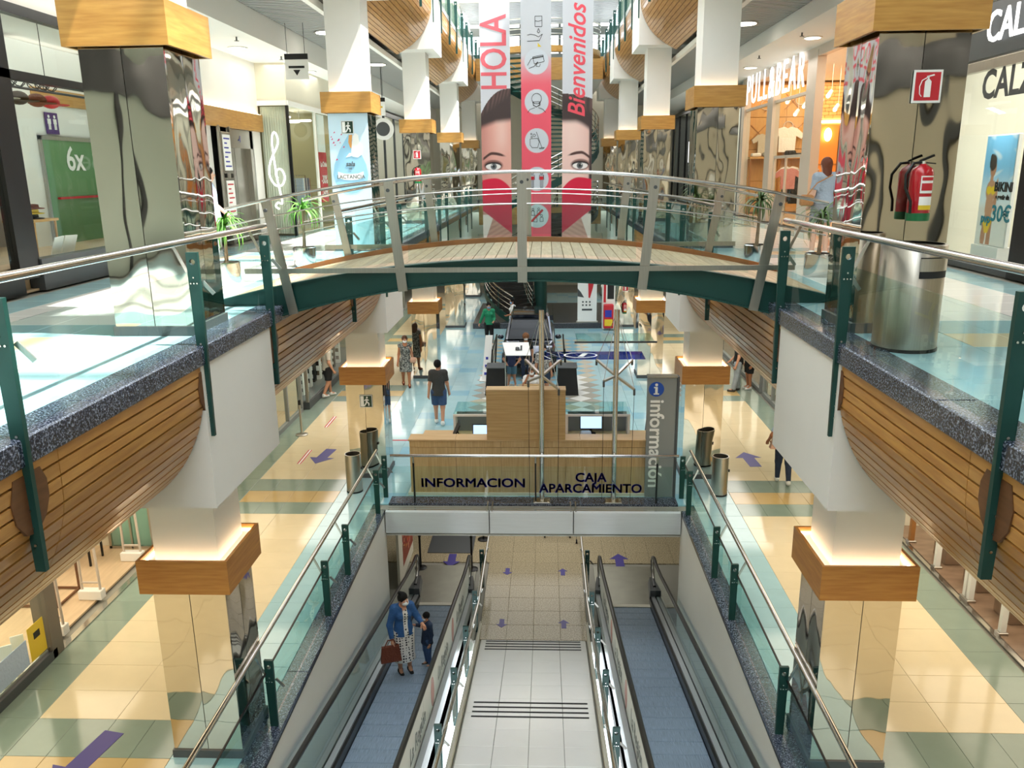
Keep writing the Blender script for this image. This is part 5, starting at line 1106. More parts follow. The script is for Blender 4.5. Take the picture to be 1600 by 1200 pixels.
# ---------------- shops ----------------
def room(s, x0, x1, y0, y1, z0, z1, wm, fm, label, lamp, lampcol=NEUT):
    x = lambda v: s * v
    struct('wall_%s' % ('left' if s < 0 else 'right'), MB().box(x(x1), x(x1 + .1), y0, y1, z0, z1).box(x(x0 + .03), x(x1), y0 - .06, y0, z0, z1).box(x(x0 + .03), x(x1), y1, y1 + .06, z0, z1), M[wm], 'inner walls of %s' % label)
    struct('floor', MB().box(x(x0 + .02), x(x1), y0, y1, z0 - .02, z0 + .012), M[fm], 'floor of %s' % label)
    struct('ceiling', MB().box(x(x0 + .03), x(x1), y0, y1, z1, z1 + .04), M['soffit'], 'ceiling of %s' % label)
    if lamp: area('shop_lamp', (x((x0 + x1) / 2), (y0 + y1) / 2, z1 - .06), x1 - x0 - .8, y1 - y0 - .6, lamp, lampcol)
def front(s, x, y0, y1, z0, z1, ys, fm, label, sill=.12, head=.18, glass=True, w=.07, cat='shop window'):
    t = thing('shopfront', label, cat, (s * x, (y0 + y1) / 2, z0)); X0, X1 = s * (x - .05), s * (x + .05)
    if sill: MB().box(X0, X1, y0, y1, z0, z0 + sill).build('sill', M[fm], t)
    MB().box(X0, X1, y0, y1, z1 - head, z1).build('head_rail', M[fm], t)
    ys = [y0 + w / 2] + list(ys) + [y1 - w / 2]
    for y in ys: MB().box(X0, X1, y - w / 2, y + w / 2, z0 + sill, z1 - head).build('mullion', M[fm], t)
    if glass:
        for a, b in zip(ys, ys[1:]): MB().box(s * (x - .006), s * (x + .006), a + w / 2, b - w / 2, z0 + sill, z1 - head).build('glass_pane', M['shopglass'], t)
    return t
def tshirt(x, y, z, s_, m, label, rot=0, group=None):
    t = MB(); k = s_; pr = [(-.22, 0), (.22, 0), (.23, .42), (.38, .34), (.44, .46), (.25, .62), (.09, .66), (0, .62), (-.09, .66), (-.25, .62), (-.44, .46), (-.38, .34), (-.23, .42)]
    c, q = math.cos(rot), math.sin(rot)
    for sgn in (0, ):
        vs = [(x + a * k * c - e * q, y + a * k * q + e * c, z + b * k) for e in (-.03, .03) for a, b in pr]; n = len(pr)
        t.add(vs, [tuple(range(n)), tuple(range(n, 2 * n))[::-1]] + [(i + n, (i + 1) % n + n, (i + 1) % n, i) for i in range(n)])
    return tag(t.build('shirt', M[m], loc=(x, y, z)), label, 'clothing', group)
# upper left: hat shop in black frames
room(-1, 7.05, 10.2, 4.0, 17.6, ZU + .02, 9.1, 'wall', 'shopfloor', 'the hat shop on the upper left', 75)
MB_ = thing('shopfront', 'black framed shop window at the upper left edge', 'shop window', (-7.05, 12, ZU))
X0, X1 = -7.14, -7.0
MB().box(X0, X1, 4.0, 17.7, 8.86, 9.0).build('head_rail', M['black'], MB_); MB().box(X0, X1, 4.0, 17.7, 8.0, 8.12).build('transom', M['black'], MB_)
MB().box(X0 - .05, X1 + .03, 11.45, 17.7, ZU, 5.55).build('sill', M['dgrey'], MB_); MB().box(X0 - .3, X1 + .03, 4.0, 11.0, ZU, 5.35).build('sill', M['black'], MB_)
for y, w in ((11.22, .46), (17.6, .14), (8.4, .3), (14.5, .08)): MB().box(X0, X1, y - w / 2, y + w / 2, 5.3, 8.9).build('mullion', M['black'], MB_)
for a, b in ((11.45, 14.46), (14.54, 17.53), (8.55, 10.99)):
    for c, d in ((5.55, 8.0), (8.12, 8.86)): MB().box(-7.066, -7.054, a, b, c, d).build('glass_pane', M['shopglass'], MB_)
struct('floor', MB().box(-9.6, -7.2, 8.6, 17.5, 5.12, 5.46), M['shopfloor'], 'raised window display floor of the hat shop')
struct('wall_left', MB().box(-9.3, -8.9, 11.2, 13.2, 5.46, 9.0).box(-9.3, -9.0, 14.9, 17.5, 5.46, 9.0), M['white'], 'white panels inside the hat shop')
tb = thing('side_table', 'small wooden table with hats in the upper left shop window', 'table', (-7.75, 12.55, 5.46))
MB().bevbox(-8.0, -7.5, 12.25, 12.9, 6.02, 6.06, .006).build('table_top', M['pine'], tb)
for x, y in ((-7.95, 12.3), (-7.55, 12.3), (-7.95, 12.85), (-7.55, 12.85)): MB().tube([(x, y, 5.46), (x * .998, y, 6.02)], [.012, .02], 8).build('leg', M['pine'], tb)
for i, (m, lab) in enumerate((('blackm', 'black flat hat at the bottom of the pile on the table'), ('yellow', 'mustard flat hat in the middle of the pile on the table'), ('brown_leather', 'brown flat hat on top of the pile on the table'))):
    z = 6.062 + i * .075; tag(MB().lathe([(.20, 0), (.21, .01), (.13, .022), (.125, .066), (.08, .074)], (-7.75, 12.55 + .02 * i, z), 22).build('hat', M[m], loc=(-7.75, 12.55, z), smooth=50), lab, 'hat')
cd = thing('card_display', 'pair of white cards standing on the shop window floor', 'sign', (-7.4, 13.0, 5.46))
for y, r in ((12.62, .1), (12.95, -.1)): MB().cbox((-7.42, y, 5.63), (.015, .30, .32), Matrix.Rotation(.35, 3, 'Y') @ Matrix.Rotation(r, 3, 'Z')).build('card', M['paper'], cd)
pg = thing('restroom_sign', 'purple sign with two white figures on the white panel above the green door reflection', 'sign', (-8.88, 15.4, 7.5)); MB().box(-8.88, -8.868, 15.22, 15.62, 7.46, 7.84).build('sign_plate', mat('purple_sign', '4A2A70', .5), pg); MB().box(-8.93, -8.9, 14.9, 17.3, 7.43, 9.0).build('header_panel', M['white'], pg); MB().bevbox(-8.9, -8.86, 14.9, 17.3, 7.98, 8.26, .006).build('wood_strip', M['collar'], pg)
MB().box(-8.9, -8.88, 13.9, 14.9, 5.46, 9.0).build('panel', M['white'], pg)
q = MB()
for y in (15.33, 15.51): q.cyl((-8.868, y, 7.77), (-8.862, y, 7.77), .03, 10); q.box(-8.868, -8.862, y - .05, y + .05, 7.64, 7.73); q.box(-8.868, -8.862, y - .035, y - .006, 7.54, 7.64); q.box(-8.868, -8.862, y + .006, y + .035, 7.54, 7.64)
q.build('figures', M['paper'], pg)
gd = thing('door_reflection', 'green panel with white numeral, built as a door reflection in the upper left shop glass', 'door', (-8.8, 15.4, 5.46)); MB().box(-8.88, -8.84, 14.95, 17.3, 5.46, 7.35).build('pane', mat('green_glass_panel', '5E8A5A', .12), gd); MB().box(-8.89, -8.83, 14.9, 14.96, 5.46, 7.42).box(-8.89, -8.83, 14.9, 17.3, 7.35, 7.42).build('frame', M['brush'], gd); text('numeral', '6x', .62, M['paper'], gd, (-8.83, 15.95, 7.0), (PI / 2, 0, PI / 2), .002, .01)  # solid panel modelling the green door reflected in the shop glass
MB().box(-8.84, -8.78, 15.2, 16.6, 6.28, 6.32).build('red_bar', M['redvinyl'], gd)
rk = thing('hat_rail', 'dark rail with bags and wire hoops hanging inside the upper left shop', 'rail', (-7.6, 13, 8.0)); MB().tube([(-7.5, 11.6, 7.98), (-7.5, 14.2, 7.98)], .02, 8).build('rail', M['black'], rk); q = MB(); [q.tube([(-7.5 + .10 * math.cos(2 * PI * k / 10), y + .10 * math.sin(2 * PI * k / 10), 8.03 + .05 * math.sin(4 * PI * k / 10)) for k in range(11)], .008, 5) for y in (11.8, 12.0, 12.2, 12.4, 12.8, 13.0, 13.2)]; q.build('wire_hoops', M['black'], rk, kind='stuff')
[MB().tube([(-7.5, y, 9.1), (-7.5, y, 7.98)], .006, 5).build('wire', M['black'], rk) for y in (11.9, 13.1)]
for y, m, lab in ((11.9, 'greytile', 'grey cap'), (12.35, 'blackm', 'black cap'), (12.8, 'brown_leather', 'brown cap'), (13.15, 'redvinyl', 'red cap')): tag(MB().sphere((-7.5, y, 7.83), (.13, .16, .10), 14, 8).lathe([(.15, -.05), (.20, -.05), (.2, -.04)], (-7.42, y, 7.83), 16).build('hat', M[m], loc=(-7.5, y, 7.83), smooth=50), lab + ' hanging from the rail in the upper left shop', 'hat')
# mannequin legs at the far left edge
mq = thing('mannequin', 'mannequin in blue jeans and brown shoes at the far left edge', 'mannequin', (-7.75, 10.75, 5.46))
for i, y in enumerate((10.62, 10.86)):
    MB().tube([(-7.75, y, 5.5), (-7.75, y, 5.95), (-7.75, y + (.02 if i else -.02), 6.5)], [.07, .085, .11], 12).build('trouser_leg', M['denim_dark'], mq, smooth=60); MB().sphere((-7.68, y, 5.5), (.14, .05, .045), 12, 8).build('shoe', M['brown_leather'], mq, smooth=60)
MB().tube([(-7.75, 10.74, 6.45), (-7.75, 10.74, 6.8), (-7.75, 10.74, 7.1), (-7.75, 10.74, 7.35)], [.17, .15, .19, .07], 16, sq=.7).build('torso', M['white_cloth'], mq, smooth=60); MB().sphere((-7.75, 10.74, 7.5), (.09, .1, .13)).build('head', M['white'], mq, smooth=60)

# wall, wood band and lift on the left
struct('wall_left', MB().box(-7.4, -7.05, 17.7, 21.5, 8.14, 9.45).box(-7.4, -7.05, 17.7, 18.3, ZU, 8.14).box(-7.4, -7.05, 20.95, 21.5, ZU, 8.14).box(-7.4, -7.05, 18.3, 20.95, 7.85, 8.14).box(-7.4, -7.05, 4, 17.7, 9.0, 9.45), M['white'], 'white wall around the lift on the upper left')
wb = thing('wood_band', 'yellow wood band with lit top edge above the lift', 'wall panel', (-7, 19.6, 7.9))
for a, b in ((17.75, 19.6), (19.6, 21.45)): MB().bevbox(-7.045, -6.93, a + .003, b - .003, 7.73, 8.14, .004).build('panel', M['collar'], wb)
MB().box(-7.04, -6.96, 17.8, 21.4, 8.142, 8.15).build('light_strip', M['cove'], wb)
lf = thing('lift', 'stainless steel lift doorway on the upper left', 'lift', (-7.1, 19.9, ZU)); MB().box(-7.2, -7.02, 18.95, 19.12, ZU, 7.72).box(-7.2, -7.02, 20.62, 20.8, ZU, 7.72).box(-7.2, -7.02, 18.95, 20.8, 7.3, 7.72).build('frame', M['brush'], lf)
MB().box(-7.18, -7.15, 19.12, 19.86, ZU, 7.3).build('door', M['brush'], lf); MB().box(-7.18, -7.15, 19.88, 20.62, ZU, 7.3).build('door', M['brush'], lf); MB().box(-7.3, -7.2, 18.9, 20.9, ZU, 7.8).build('shaft_front', M['blackm'], lf)
text('floor_number', '-1', .2, M['navytext'], lf, (-7.01, 19.9, 7.5), (PI / 2, 0, PI / 2), .002, .004)
nb = thing('notice_board', 'hanging steel board with two framed notices beside the lift', 'sign', (-6.9, 18.75, 5.6)); MB().box(-6.96, -6.9, 18.4, 18.46, 5.5, 7.75).box(-6.96, -6.9, 19.0, 19.06, 5.5, 7.75).build('upright', M['brush'], nb)
for z0, m in ((6.72, 'light_blue_cloth'), (5.72, 'paper')):
    MB().bevbox(-6.95, -6.89, 18.46, 19.0, z0, z0 + .9, .01).build('frame', M['brush'], nb); MB().box(-6.89, -6.884, 18.5, 18.96, z0 + .06, z0 + .84).build('notice', M['paper'], nb); q = MB(); [q.box(-6.884, -6.881, 18.56 + .03 * (i % 2), 18.9 - .08 * (i % 3), z0 + .14 + .1 * i, z0 + .17 + .1 * i) for i in range(7)]; q.build('notice_print', M['navytext' if z0 > 6 else 'redvinyl'], nb)
# treble clef shop, standing forward
struct('wall_left', MB().box(-7.4, -6.3, 21.5, 26.3, 8.5, 9.45), M['offwhite'], 'cream box fascia of the shop beyond the lift')
cf = thing('shopfront', 'glazed shop front with curtain and lit sign beyond the lift', 'shop window', (-6.3, 23.5, ZU))
MB().box(-7.05, -6.3, 21.46, 21.5, 8.38, 8.5).box(-6.34, -6.26, 21.5, 26.3, 8.38, 8.5).build('head_rail', M['white'], cf)
for y in (21.52, 24.0, 26.25): MB().box(-6.34, -6.27, y - .04, y + .04, ZU, 8.38).build('mullion', M['white'] if y > 22 else M['black'], cf)
MB().box(-7.0, -6.36, 21.49, 21.50, ZU + .1, 8.38).build('glass_pane', M['shopglass'], cf)
for a, b in ((21.57, 23.95), (24.05, 26.2)): MB().box(-6.31, -6.30, a, b, ZU + .1, 8.38).build('glass_pane', M['shopglass'], cf)
cu = MB(); vs = []; n = 40
for i in range(n + 1):
    x = -7.03 + .68 * i / n; vs += [(x, 21.60 + .02 * math.sin(i * 1.7), ZU + .05), (x, 21.60 + .02 * math.sin(i * 1.7), 8.36)]
cu.add(vs, [(2 * i, 2 * i + 2, 2 * i + 3, 2 * i + 1) for i in range(n)]); cu.build('curtain', M['offwhite'], cf, smooth=180)
sgn = thing('lit_sign', 'glowing treble clef shaped sign in the curtained shop window', 'sign', (-6.68, 21.45, 6.6)); cxx, czz = -6.66, 6.75; H_ = 1.0
pts = [(-.02, -.95), (-.09, -.88), (-.04, -.78), (.04, -.82), (.05, -.7), (-.02, -.1), (-.06, .75), (0, .98), (.06, .85), (.05, .66), (-.06, .42), (-.15, .15), (-.16, -.12), (-.06, -.34), (.08, -.34), (.15, -.14), (.09, .05), (0, .04), (-.03, -.1), (.02, -.18)]
pts = [tuple(q_) for q_ in resample(pts, .03)]
MB().tube([(cxx + q_[0] * 1.25, 21.43, czz + q_[1]) for q_ in pts], .026, 6).build('neon_tube', M['lightletter'], sgn, smooth=60)
M['olive'] = mat('olive_shop_wall', '9C9670', .5, var=(1.0, .12))
room(-1, 6.35, 10.2, 21.72, 26.2, ZU + .02, 8.6, 'olive', 'shopfloor', 'the shop with the glowing sign', 60)
for i, (x, y) in enumerate(((-6.9, 24.9), (-7.4, 25.4), (-7.0, 23.2))): l_ = thing('strip_light', '%s linear strip light in the shop with the glowing sign' % ('near', 'far', 'middle')[i], 'ceiling light', (x, y, 8.2)); MB().bevbox(x - .45, x + .25, y - .05, y + .05, 8.18, 8.23, .01).build('diffuser', M['lamp'], l_); MB().tube([(x - .1, y, 8.23), (x - .1, y, 8.6)], .008, 5).build('drop_rod', M['steel'], l_)
sp = thing('sale_poster', 'red sale poster hanging in the shop window beyond the lift', 'poster', (-6.5, 25.2, 6.1)); MB().box(-6.44, -6.42, 24.7, 25.5, 5.85, 7.3).build('sheet', M['redvinyl'], sp); MB().box(-6.44, -6.43, 24.7, 25.5, 7.3, 8.38).build('hanger', M['paper'], sp)
for b, z, s_ in (('La Crisis', 6.95, .2), ('-30%', 6.5, .34), ('-50%', 6.1, .34)): text('lettering', b, s_, M['paper'], sp, (-6.41, 25.1, z), (PI / 2, 0, PI / 2), .001, .006)
# generic shops further back, both storeys
random.seed(11)
ORDS = 'first second third fourth fifth sixth seventh eighth ninth tenth eleventh twelfth thirteenth fourteenth fifteenth sixteenth'.split()
CNAME = dict(white_cloth='white', beige_tee='beige', black_cloth='black', grey_tee='charcoal', denim_shorts='denim', blue_grey_tee='grey-blue', pink_knit='pink', tan_leather='tan')
def clothes_rack(s, x, y, z, n, label, pal):
    t = thing('clothes_rack', label, 'clothes rack', (s * x, y, z)); L = n * .09 + .2
    for yy in (y - L / 2, y + L / 2): MB().tube([(s * x, yy, z), (s * x, yy, z + 1.5)], .015, 6).build('upright', M['steel'], t)
    MB().tube([(s * x, y - L / 2, z + 1.5), (s * x, y + L / 2, z + 1.5)], .015, 6).build('rail', M['steel'], t)
    for i in range(n):
        yy = y - L / 2 + .14 + .09 * i; h = random.uniform(.7, 1.0); o = MB(); o.hexa([(s * x - .2, yy - .02, z + 1.4 - h), (s * x + .2, yy - .02, z + 1.4 - h), (s * x + .2, yy + .03, z + 1.4 - h), (s * x - .2, yy + .03, z + 1.4 - h), (s * x - .19, yy - .015, z + 1.42), (s * x + .19, yy - .015, z + 1.42), (s * x + .19, yy + .02, z + 1.42), (s * x - .19, yy + .02, z + 1.42)])
        pk = random.choice(pal); tag(o.build('garment', M[pk], loc=(s * x, yy, z + 1)), '%s %s garment on the %s' % (ORDS[i], CNAME[pk], label), 'clothing', 'garments on the ' + label)
PAL = ['white_cloth', 'beige_tee', 'black_cloth', 'grey_tee', 'denim_shorts', 'blue_grey_tee', 'pink_knit', 'tan_leather']
for s, x, y0, y1, z0, z1, ys, fm, lab, wm, fl, lam, lc in (
    (-1, 6.9, 27.0, 34.8, ZU, 9.3, (28.6, 30.2, 31.8, 33.2), 'black', 'dark framed shop front on the upper left beyond the blue poster', 'dgrey', 'shopfloor', 90, NEUT),
    (-1, 6.9, 35.2, 45, ZU, 9.3, (37.5, 40, 42.5), 'dgrey', 'furthest shop front on the upper left', 'wall', 'shopfloor', 80, NEUT),
    (1, 7.05, 29.6, 36.5, ZU, 9.4, (31.3, 33, 34.7), 'grey', 'grey framed shop front on the upper right before the far sign', 'wall', 'shopfloor', 80, NEUT),
    (1, 7.05, 36.8, 45, ZU, 9.4, (39, 41, 43), 'black', 'furthest shop front on the upper right with white letters', 'dgrey', 'shopfloor', 70, NEUT),
    (-1, 6.8, 30.2, 40, 0, 2.9, (32, 34, 36, 38), 'grey', 'far shop front on the left of the ground floor', 'offwhite', 'shopfloor', 60, WARM),
    (1, 6.9, 15.0, 24.0, 0, 2.9, (17, 19, 21, 23), 'grey', 'shop front beside the right ground floor walkway', 'offwhite', 'stone', 60, WARM),
    (1, 6.9, 24.3, 40, 0, 2.9, (27, 30, 33, 36), 'grey', 'far shop front on the right of the ground floor', 'offwhite', 'stone', 70, WARM),
    (-1, 6.8, 13.6, 22.3, 0, 2.9, (15.5, 17.5, 19.5, 21), 'grey', 'shop front beside the left ground floor walkway', 'offwhite', 'shopfloor', 50, WARM)):
    front(s, x, y0, y1, z0, z1, ys, fm, lab); room(s, x + .06, 10.2, y0 + .08, y1 - .08, z0 + .02, z1 - .05, wm, fl, lab, lam, lc)
for s, x, y, z, lab in ((-1, 7.6, 28.2, ZU, 'rack in the dark framed upper left shop, near end'), (-1, 7.6, 30.8, ZU, 'rack in the dark framed upper left shop, middle'), (1, 7.8, 31.5, ZU, 'rack in the grey framed upper right shop'), (1, 7.8, 39.5, ZU, 'rack in the furthest upper right shop')):
    clothes_rack(s, x, y, z + .04, 10, lab, PAL)
o = text('shop_letters', 'Bershka', 1.0, M['lightletter'], None, (6.985, 36.6, 7.38), (PI / 2, 0, -PI / 2), .012, .0); tag(o, 'white shop letters on the far upper right shop front', 'shop sign'); o.scale = (6.4 / (max(v.co.x for v in o.data.vertices) - min(v.co.x for v in o.data.vertices)), .95 / (max(v.co.y for v in o.data.vertices) - min(v.co.y for v in o.data.vertices)), 1)
for (x, y, z, arrow_) in ((-5.3, 19.2, 8.95, 1), (-5.0, 26.6, 8.62, 0)):
    h = thing('hanging_sign', 'ceiling sign with black arrow on the upper left' if arrow_ else 'dark ceiling sign with yellow arrow further along the upper left', 'sign', (x, y, z)); MB().box(x - .26, x + .26, y, y + .03, z - .20, z + .22).build('panel', M['paper'], h); MB().box(x - .26, x + .26, y - .01, y + .04, z + .22, z + .34).build('header', M['blackm'], h); MB().tube([(x - .2, y + .015, z + .34), (x - .2, y + .015, 9.93)], .006, 5).build('wire', M['black'], h); MB().tube([(x + .2, y + .015, z + .34), (x + .2, y + .015, 9.95)], .006, 5).build('wire', M['black'], h)
    q = MB(); q.bar((x - .18, y - .004, z + .06), (x + .18, y - .004, z + .06), .05, .003, (0, 1, 0)); q.prism([(x - .08, z + .0), (x + .08, z + .0), (x, z - .12)], 'y', y - .006, y - .002); q.build('arrow_print', M['blackm'] if arrow_ else M['yellow'], h)
ck = thing('wall_clock', 'round white projecting sign under the second ceiling sign on the left', 'sign', (-4.95, 27.2, 8.1)); MB().cyl((-4.95, 27.2, 8.05), (-4.95, 27.28, 8.05), .34, 28).build('disc', M['paper'], ck); MB().cyl((-4.95, 27.19, 8.05), (-4.95, 27.2, 8.05), .22, 24).build('inner_disc', M['dgrey'], ck); MB().tube([(-4.95, 27.24, 8.38), (-4.95, 27.24, 9.95)], .012, 6).build('rod', M['black'], ck)
# soffit downlights and sprinklers
for i, (x, y) in enumerate(((-6.5, 18.9), (-6.2, 23.4), (-6.3, 28.4), (6.4, 20.2), (6.35, 25.8), (6.4, 15.2))):
    d = thing('downlight', 'round recessed downlight in the soffit ' + ('by the lift', 'over the cream box shop', 'far along the left', 'over the warm shop letters', 'far along the warm shop', 'nearest on the right')[i], 'ceiling light', (x, y, 9.38 if x < 0 else 9.55), 'soffit downlights'); zl_ = 0 if x < 0 else .17; MB().lathe([(.22, 0), (.22, .02)], (x, y, 9.378 + zl_), 24).build('trim_ring', M['white'], d); MB().lathe([(.17, 0), (.17, .006)], (x, y, 9.372 + zl_), 24).build('lamp_lens', M['lamp'], d)
for i, (x, y) in enumerate(((-4.9, 20.5), (4.9, 20.4), (4.8, 24.5), (-4.9, 26.5))):
    d = thing('downlight', 'wide round downlight in the slatted ceiling, ' + ('nearer left', 'nearer right', 'farther right', 'farther left')[i], 'ceiling light', (x, y, 9.92), 'slatted ceiling downlights'); MB().lathe([(.30, 0), (.30, .02)], (x, y, 9.908), 24).build('trim_ring', M['steel'], d); MB().lathe([(.25, 0), (.25, .006)], (x, y, 9.902), 24).build('lamp_lens', M['lamp'], d)
for x, y in ((-6.0, 17.5), (-6.0, 20.4), (-5.95, 25), (5.95, 19.5), (5.95, 23.2), (5.95, 27)): zl_ = 0 if x < 0 else .17; tag(MB().cyl((x, y, 9.33 + zl_), (x, y, 9.40 + zl_), .018, 8).lathe([(.05, 0), (.05, .008)], (x, y, 9.32 + zl_), 10).build('sprinkler', M['dgrey'], loc=(x, y, 9.4 + zl_)), '%s small ceiling sprinkler under the %s soffit' % (('nearest', 'middle', 'farthest')[int(y > 19.8) + int(y > 24)], 'left' if x < 0 else 'right'), 'sprinkler', 'soffit sprinklers')

# upper right: warm clothes shop with big white letters
room(1, 7.1, 11.5, 18.3, 29.4, ZU + .02, 9.5, 'shopwarm', 'shopfloor', 'the warm clothes shop on the upper right', 330, (1.0, .76, .5))
fr = thing('shopfront', 'pale framed open shop front of the warm clothes shop, upper right', 'shop window', (7.05, 23.8, ZU)); M['palefr'] = mat('pale_frame', 'C9BDB0', .4)
for y, w in ((18.35, .3), (21.95, .75), (25.75, .6), (29.2, .4)): MB().bevbox(6.98, 7.2, y - w / 2, y + w / 2, ZU, 9.5, .01).build('pier', M['palefr'], fr)
MB().bevbox(6.99, 7.18, 18.5, 29.4, 9.34, 9.6, .01).build('head_rail', M['palefr'], fr); MB().box(7.04, 7.14, 22.3, 29.0, 8.52, 8.60).build('transom', M['palefr'], fr)
for a, b in ((22.33, 25.45), (26.05, 29.0)): MB().box(7.08, 7.092, a, b, ZU + .1, 8.52).build('glass_pane', M['shopglass'], fr)
for y in (22.6, 25.2, 24.0): MB().box(7.05, 7.1, y - .04, y + .04, ZU, 7.0).build('door_stile', M['palefr'], fr)
MB().box(7.05, 7.1, 22.6, 25.2, 6.95, 7.03).build('door_rail', M['palefr'], fr)
o = text('shop_letters', 'PULL&BEAR', 1.22, M['lightletter'], None, (6.92, 25.45, 9.08), (PI / 2, 0, -PI / 2), .012, .0, space=1.22); tag(o, 'large white lit shop letters across the warm clothes shop front', 'shop sign'); w_ = max(v.co.x for v in o.data.vertices) - min(v.co.x for v in o.data.vertices); h_ = max(v.co.y for v in o.data.vertices) - min(v.co.y for v in o.data.vertices); o.scale = (6.15 / w_, .88 / h_, 1)
bw = thing('brick_wall', 'glazed brick upper wall inside the warm clothes shop', 'wall', (10.2, 29.25, 8.4)); me = MB().bevbox(-.13, .13, -.03, .03, -.055, .055, .006).mesh('brick', M['brick'])
MB().box(9.15, 11.4, 29.31, 29.34, 8.25, 9.48).build('mortar', M['grout'], bw)
for j in range(10):
    for i in range(8): link('brick', me, bw, (9.34 + .27 * i + (.13 if j % 2 else 0), 29.28, 8.33 + .118 * j))
MB().box(9.15, 11.4, 29.2, 29.3, 8.14, 8.22).build('light_strip', M['warmlamp'], bw)
for i, a in enumerate((9.2, 10.3)):
    pn = thing('wall_cladding', 'glowing orange timber wall panel in the warm shop, %s of two' % ('left' if i == 0 else 'right'), 'wall panel', (a + .5, 29.2, ZU)); MB().bevbox(a + .12, a + 1.05, 29.2, 29.3, ZU + .03, 8.1, .01).build('panel', mat('orange_panel', 'D58A40', .5), pn); MB().bevbox(a, a + .1, 29.12, 29.3, ZU + .03, 8.1, .01).build('post', mat('rust_post', '8A4420', .5), pn); MB().box(a + .12, a + 1.05, 29.18, 29.2, 6.75, 6.8).build('rail', M['tan'], pn)
pw = thing('plywood_wall', 'plywood end wall with grooved panels and round motifs in the warm shop', 'wall panel', (8.2, 29.28, ZU))
for i in range(3):
    for j in range(4): MB().bevbox(7.2 + .64 * i, 7.83 + .64 * i, 29.26, 29.32, 5.2 + 1.05 * j, 6.24 + 1.05 * j, .012).build('panel', M['pine'], pw)
q = MB()
for a, b in ((7.3, 7.6), (8.0, 7.5), (8.6, 7.7), (7.7, 8.5), (8.4, 8.6)): q.bar((a, 29.25, b), (a + .5, 29.25, b + .5), .03, .012, (0, 1, 0)); q.bar((a + .5, 29.25, b), (a, 29.25, b + .5), .03, .012, (0, 1, 0))
q.build('groove_lines', M['tan'], pw, kind='stuff')
for x, z in ((7.75, 8.75), (8.55, 8.05), (8.9, 8.9)): MB().tube([(x + .16 * math.cos(2 * PI * k / 16), 29.24, z + .16 * math.sin(2 * PI * k / 16)) for k in range(17)], .014, 5).build('ring_motif', M['palefr'], pw)
ws = thing('wall_shelf', 'long pine shelf under the shirts on the end wall of the warm shop', 'shelf', (8.2, 28.9, 6.9)); MB().bevbox(7.2, 9.15, 28.75, 29.24, 6.98, 7.05, .008).build('board', M['pine'], ws)
for x in (7.25, 8.2, 9.1): MB().box(x - .03, x + .03, 28.8, 28.86, ZU + .03, 6.98).build('upright', M['tan'], ws)
for i, x in enumerate((7.45, 7.85, 8.6, 8.95)): tag(MB().bevbox(x - .15, x + .15, 28.82, 29.1, 7.055, 7.17 + .04 * (i % 3), .03).build('folded_clothes', M[PAL[i % len(PAL)]], loc=(x, 28.95, 7.06)), '%s folded %s stack of clothes on the pine shelf' % (ORDS[i], CNAME[PAL[i % len(PAL)]]), 'clothing', 'folded clothes on the pine shelf')
clothes_rack(1, 7.8, 24.0, ZU + .03, 12, 'rack behind the glass of the warm shop', PAL); clothes_rack(1, 8.3, 27.4, ZU + .03, 14, 'far rack in the warm shop', PAL); clothes_rack(1, 9.6, 25.6, ZU + .03, 12, 'rack seen through the open doorway of the warm shop', PAL)
for x, y, z, m, k, lab in ((7.75, 29.1, 7.15, 'beige_tee', 1.0, 'beige jumper on the end wall above the pine shelf'), (8.5, 29.1, 7.2, 'white_cloth', 1.25, 'bright white shirt on the end wall above the pine shelf'), (7.7, 25.9, 6.05, 'pink_knit', .95, 'pale pink t-shirt facing the warm shop window'), (8.05, 27.0, 6.1, 'white_cloth', .95, 'white t-shirt hanging behind the pink one'), (9.75, 24.6, 6.1, 'white_cloth', 1.0, 'white t-shirt glowing in the open doorway of the warm shop')):
    tshirt(x, y, z, k, m, lab, 0)
    tag(MB().bar((x - .25 * k, y, z + .62 * k), (x + .25 * k, y, z + .62 * k), .012, .012).tube([(x, y, z + .62 * k), (x, y, z + .62 * k + .1)], .006, 5).build('hanger', M['steel'], bpy.data.objects[bpy.data.objects.keys()[0]] if False else None, loc=(x, y, z + .62 * k)), 'thin clothes hanger holding the ' + lab, 'hanger') if y < 29 else None
for i in range(9):
    x, y, z = 7.7 + .55 * (i % 3), 20.2 + 1.0 * i, 8.75 - .3 * (i % 2)
    sl_ = thing('spotlight', '%s white track spotlight from the near end of the warm clothes shop' % ORDS[i], 'spotlight', (x, y, z), 'track spotlights in the warm shop'); MB().tube([(x, y, z), (x - .1, y - .05, z - .14)], [.05, .065], 12).build('lamp_can', M['white'], sl_); MB().sphere((x - .11, y - .055, z - .15), .055, 10, 6).build('bulb', M['warmlamp'], sl_, smooth=60); MB().tube([(x, y, z), (x, y, 9.5)], .008, 5).build('drop_rod', M['white'], sl_)
wl = thing('pendant_lamp', 'glowing oval wall lamp on the orange panel', 'lamp', (9.85, 29.1, 7.7)); MB().sphere((9.85, 29.08, 7.75), (.13, .08, .22), 14, 8).build('globe', M['warmlamp'], wl, smooth=60); MB().cyl((9.85, 29.08, 7.75), (9.85, 29.2, 7.75), .03, 8).build('bracket', M['steel'], wl)

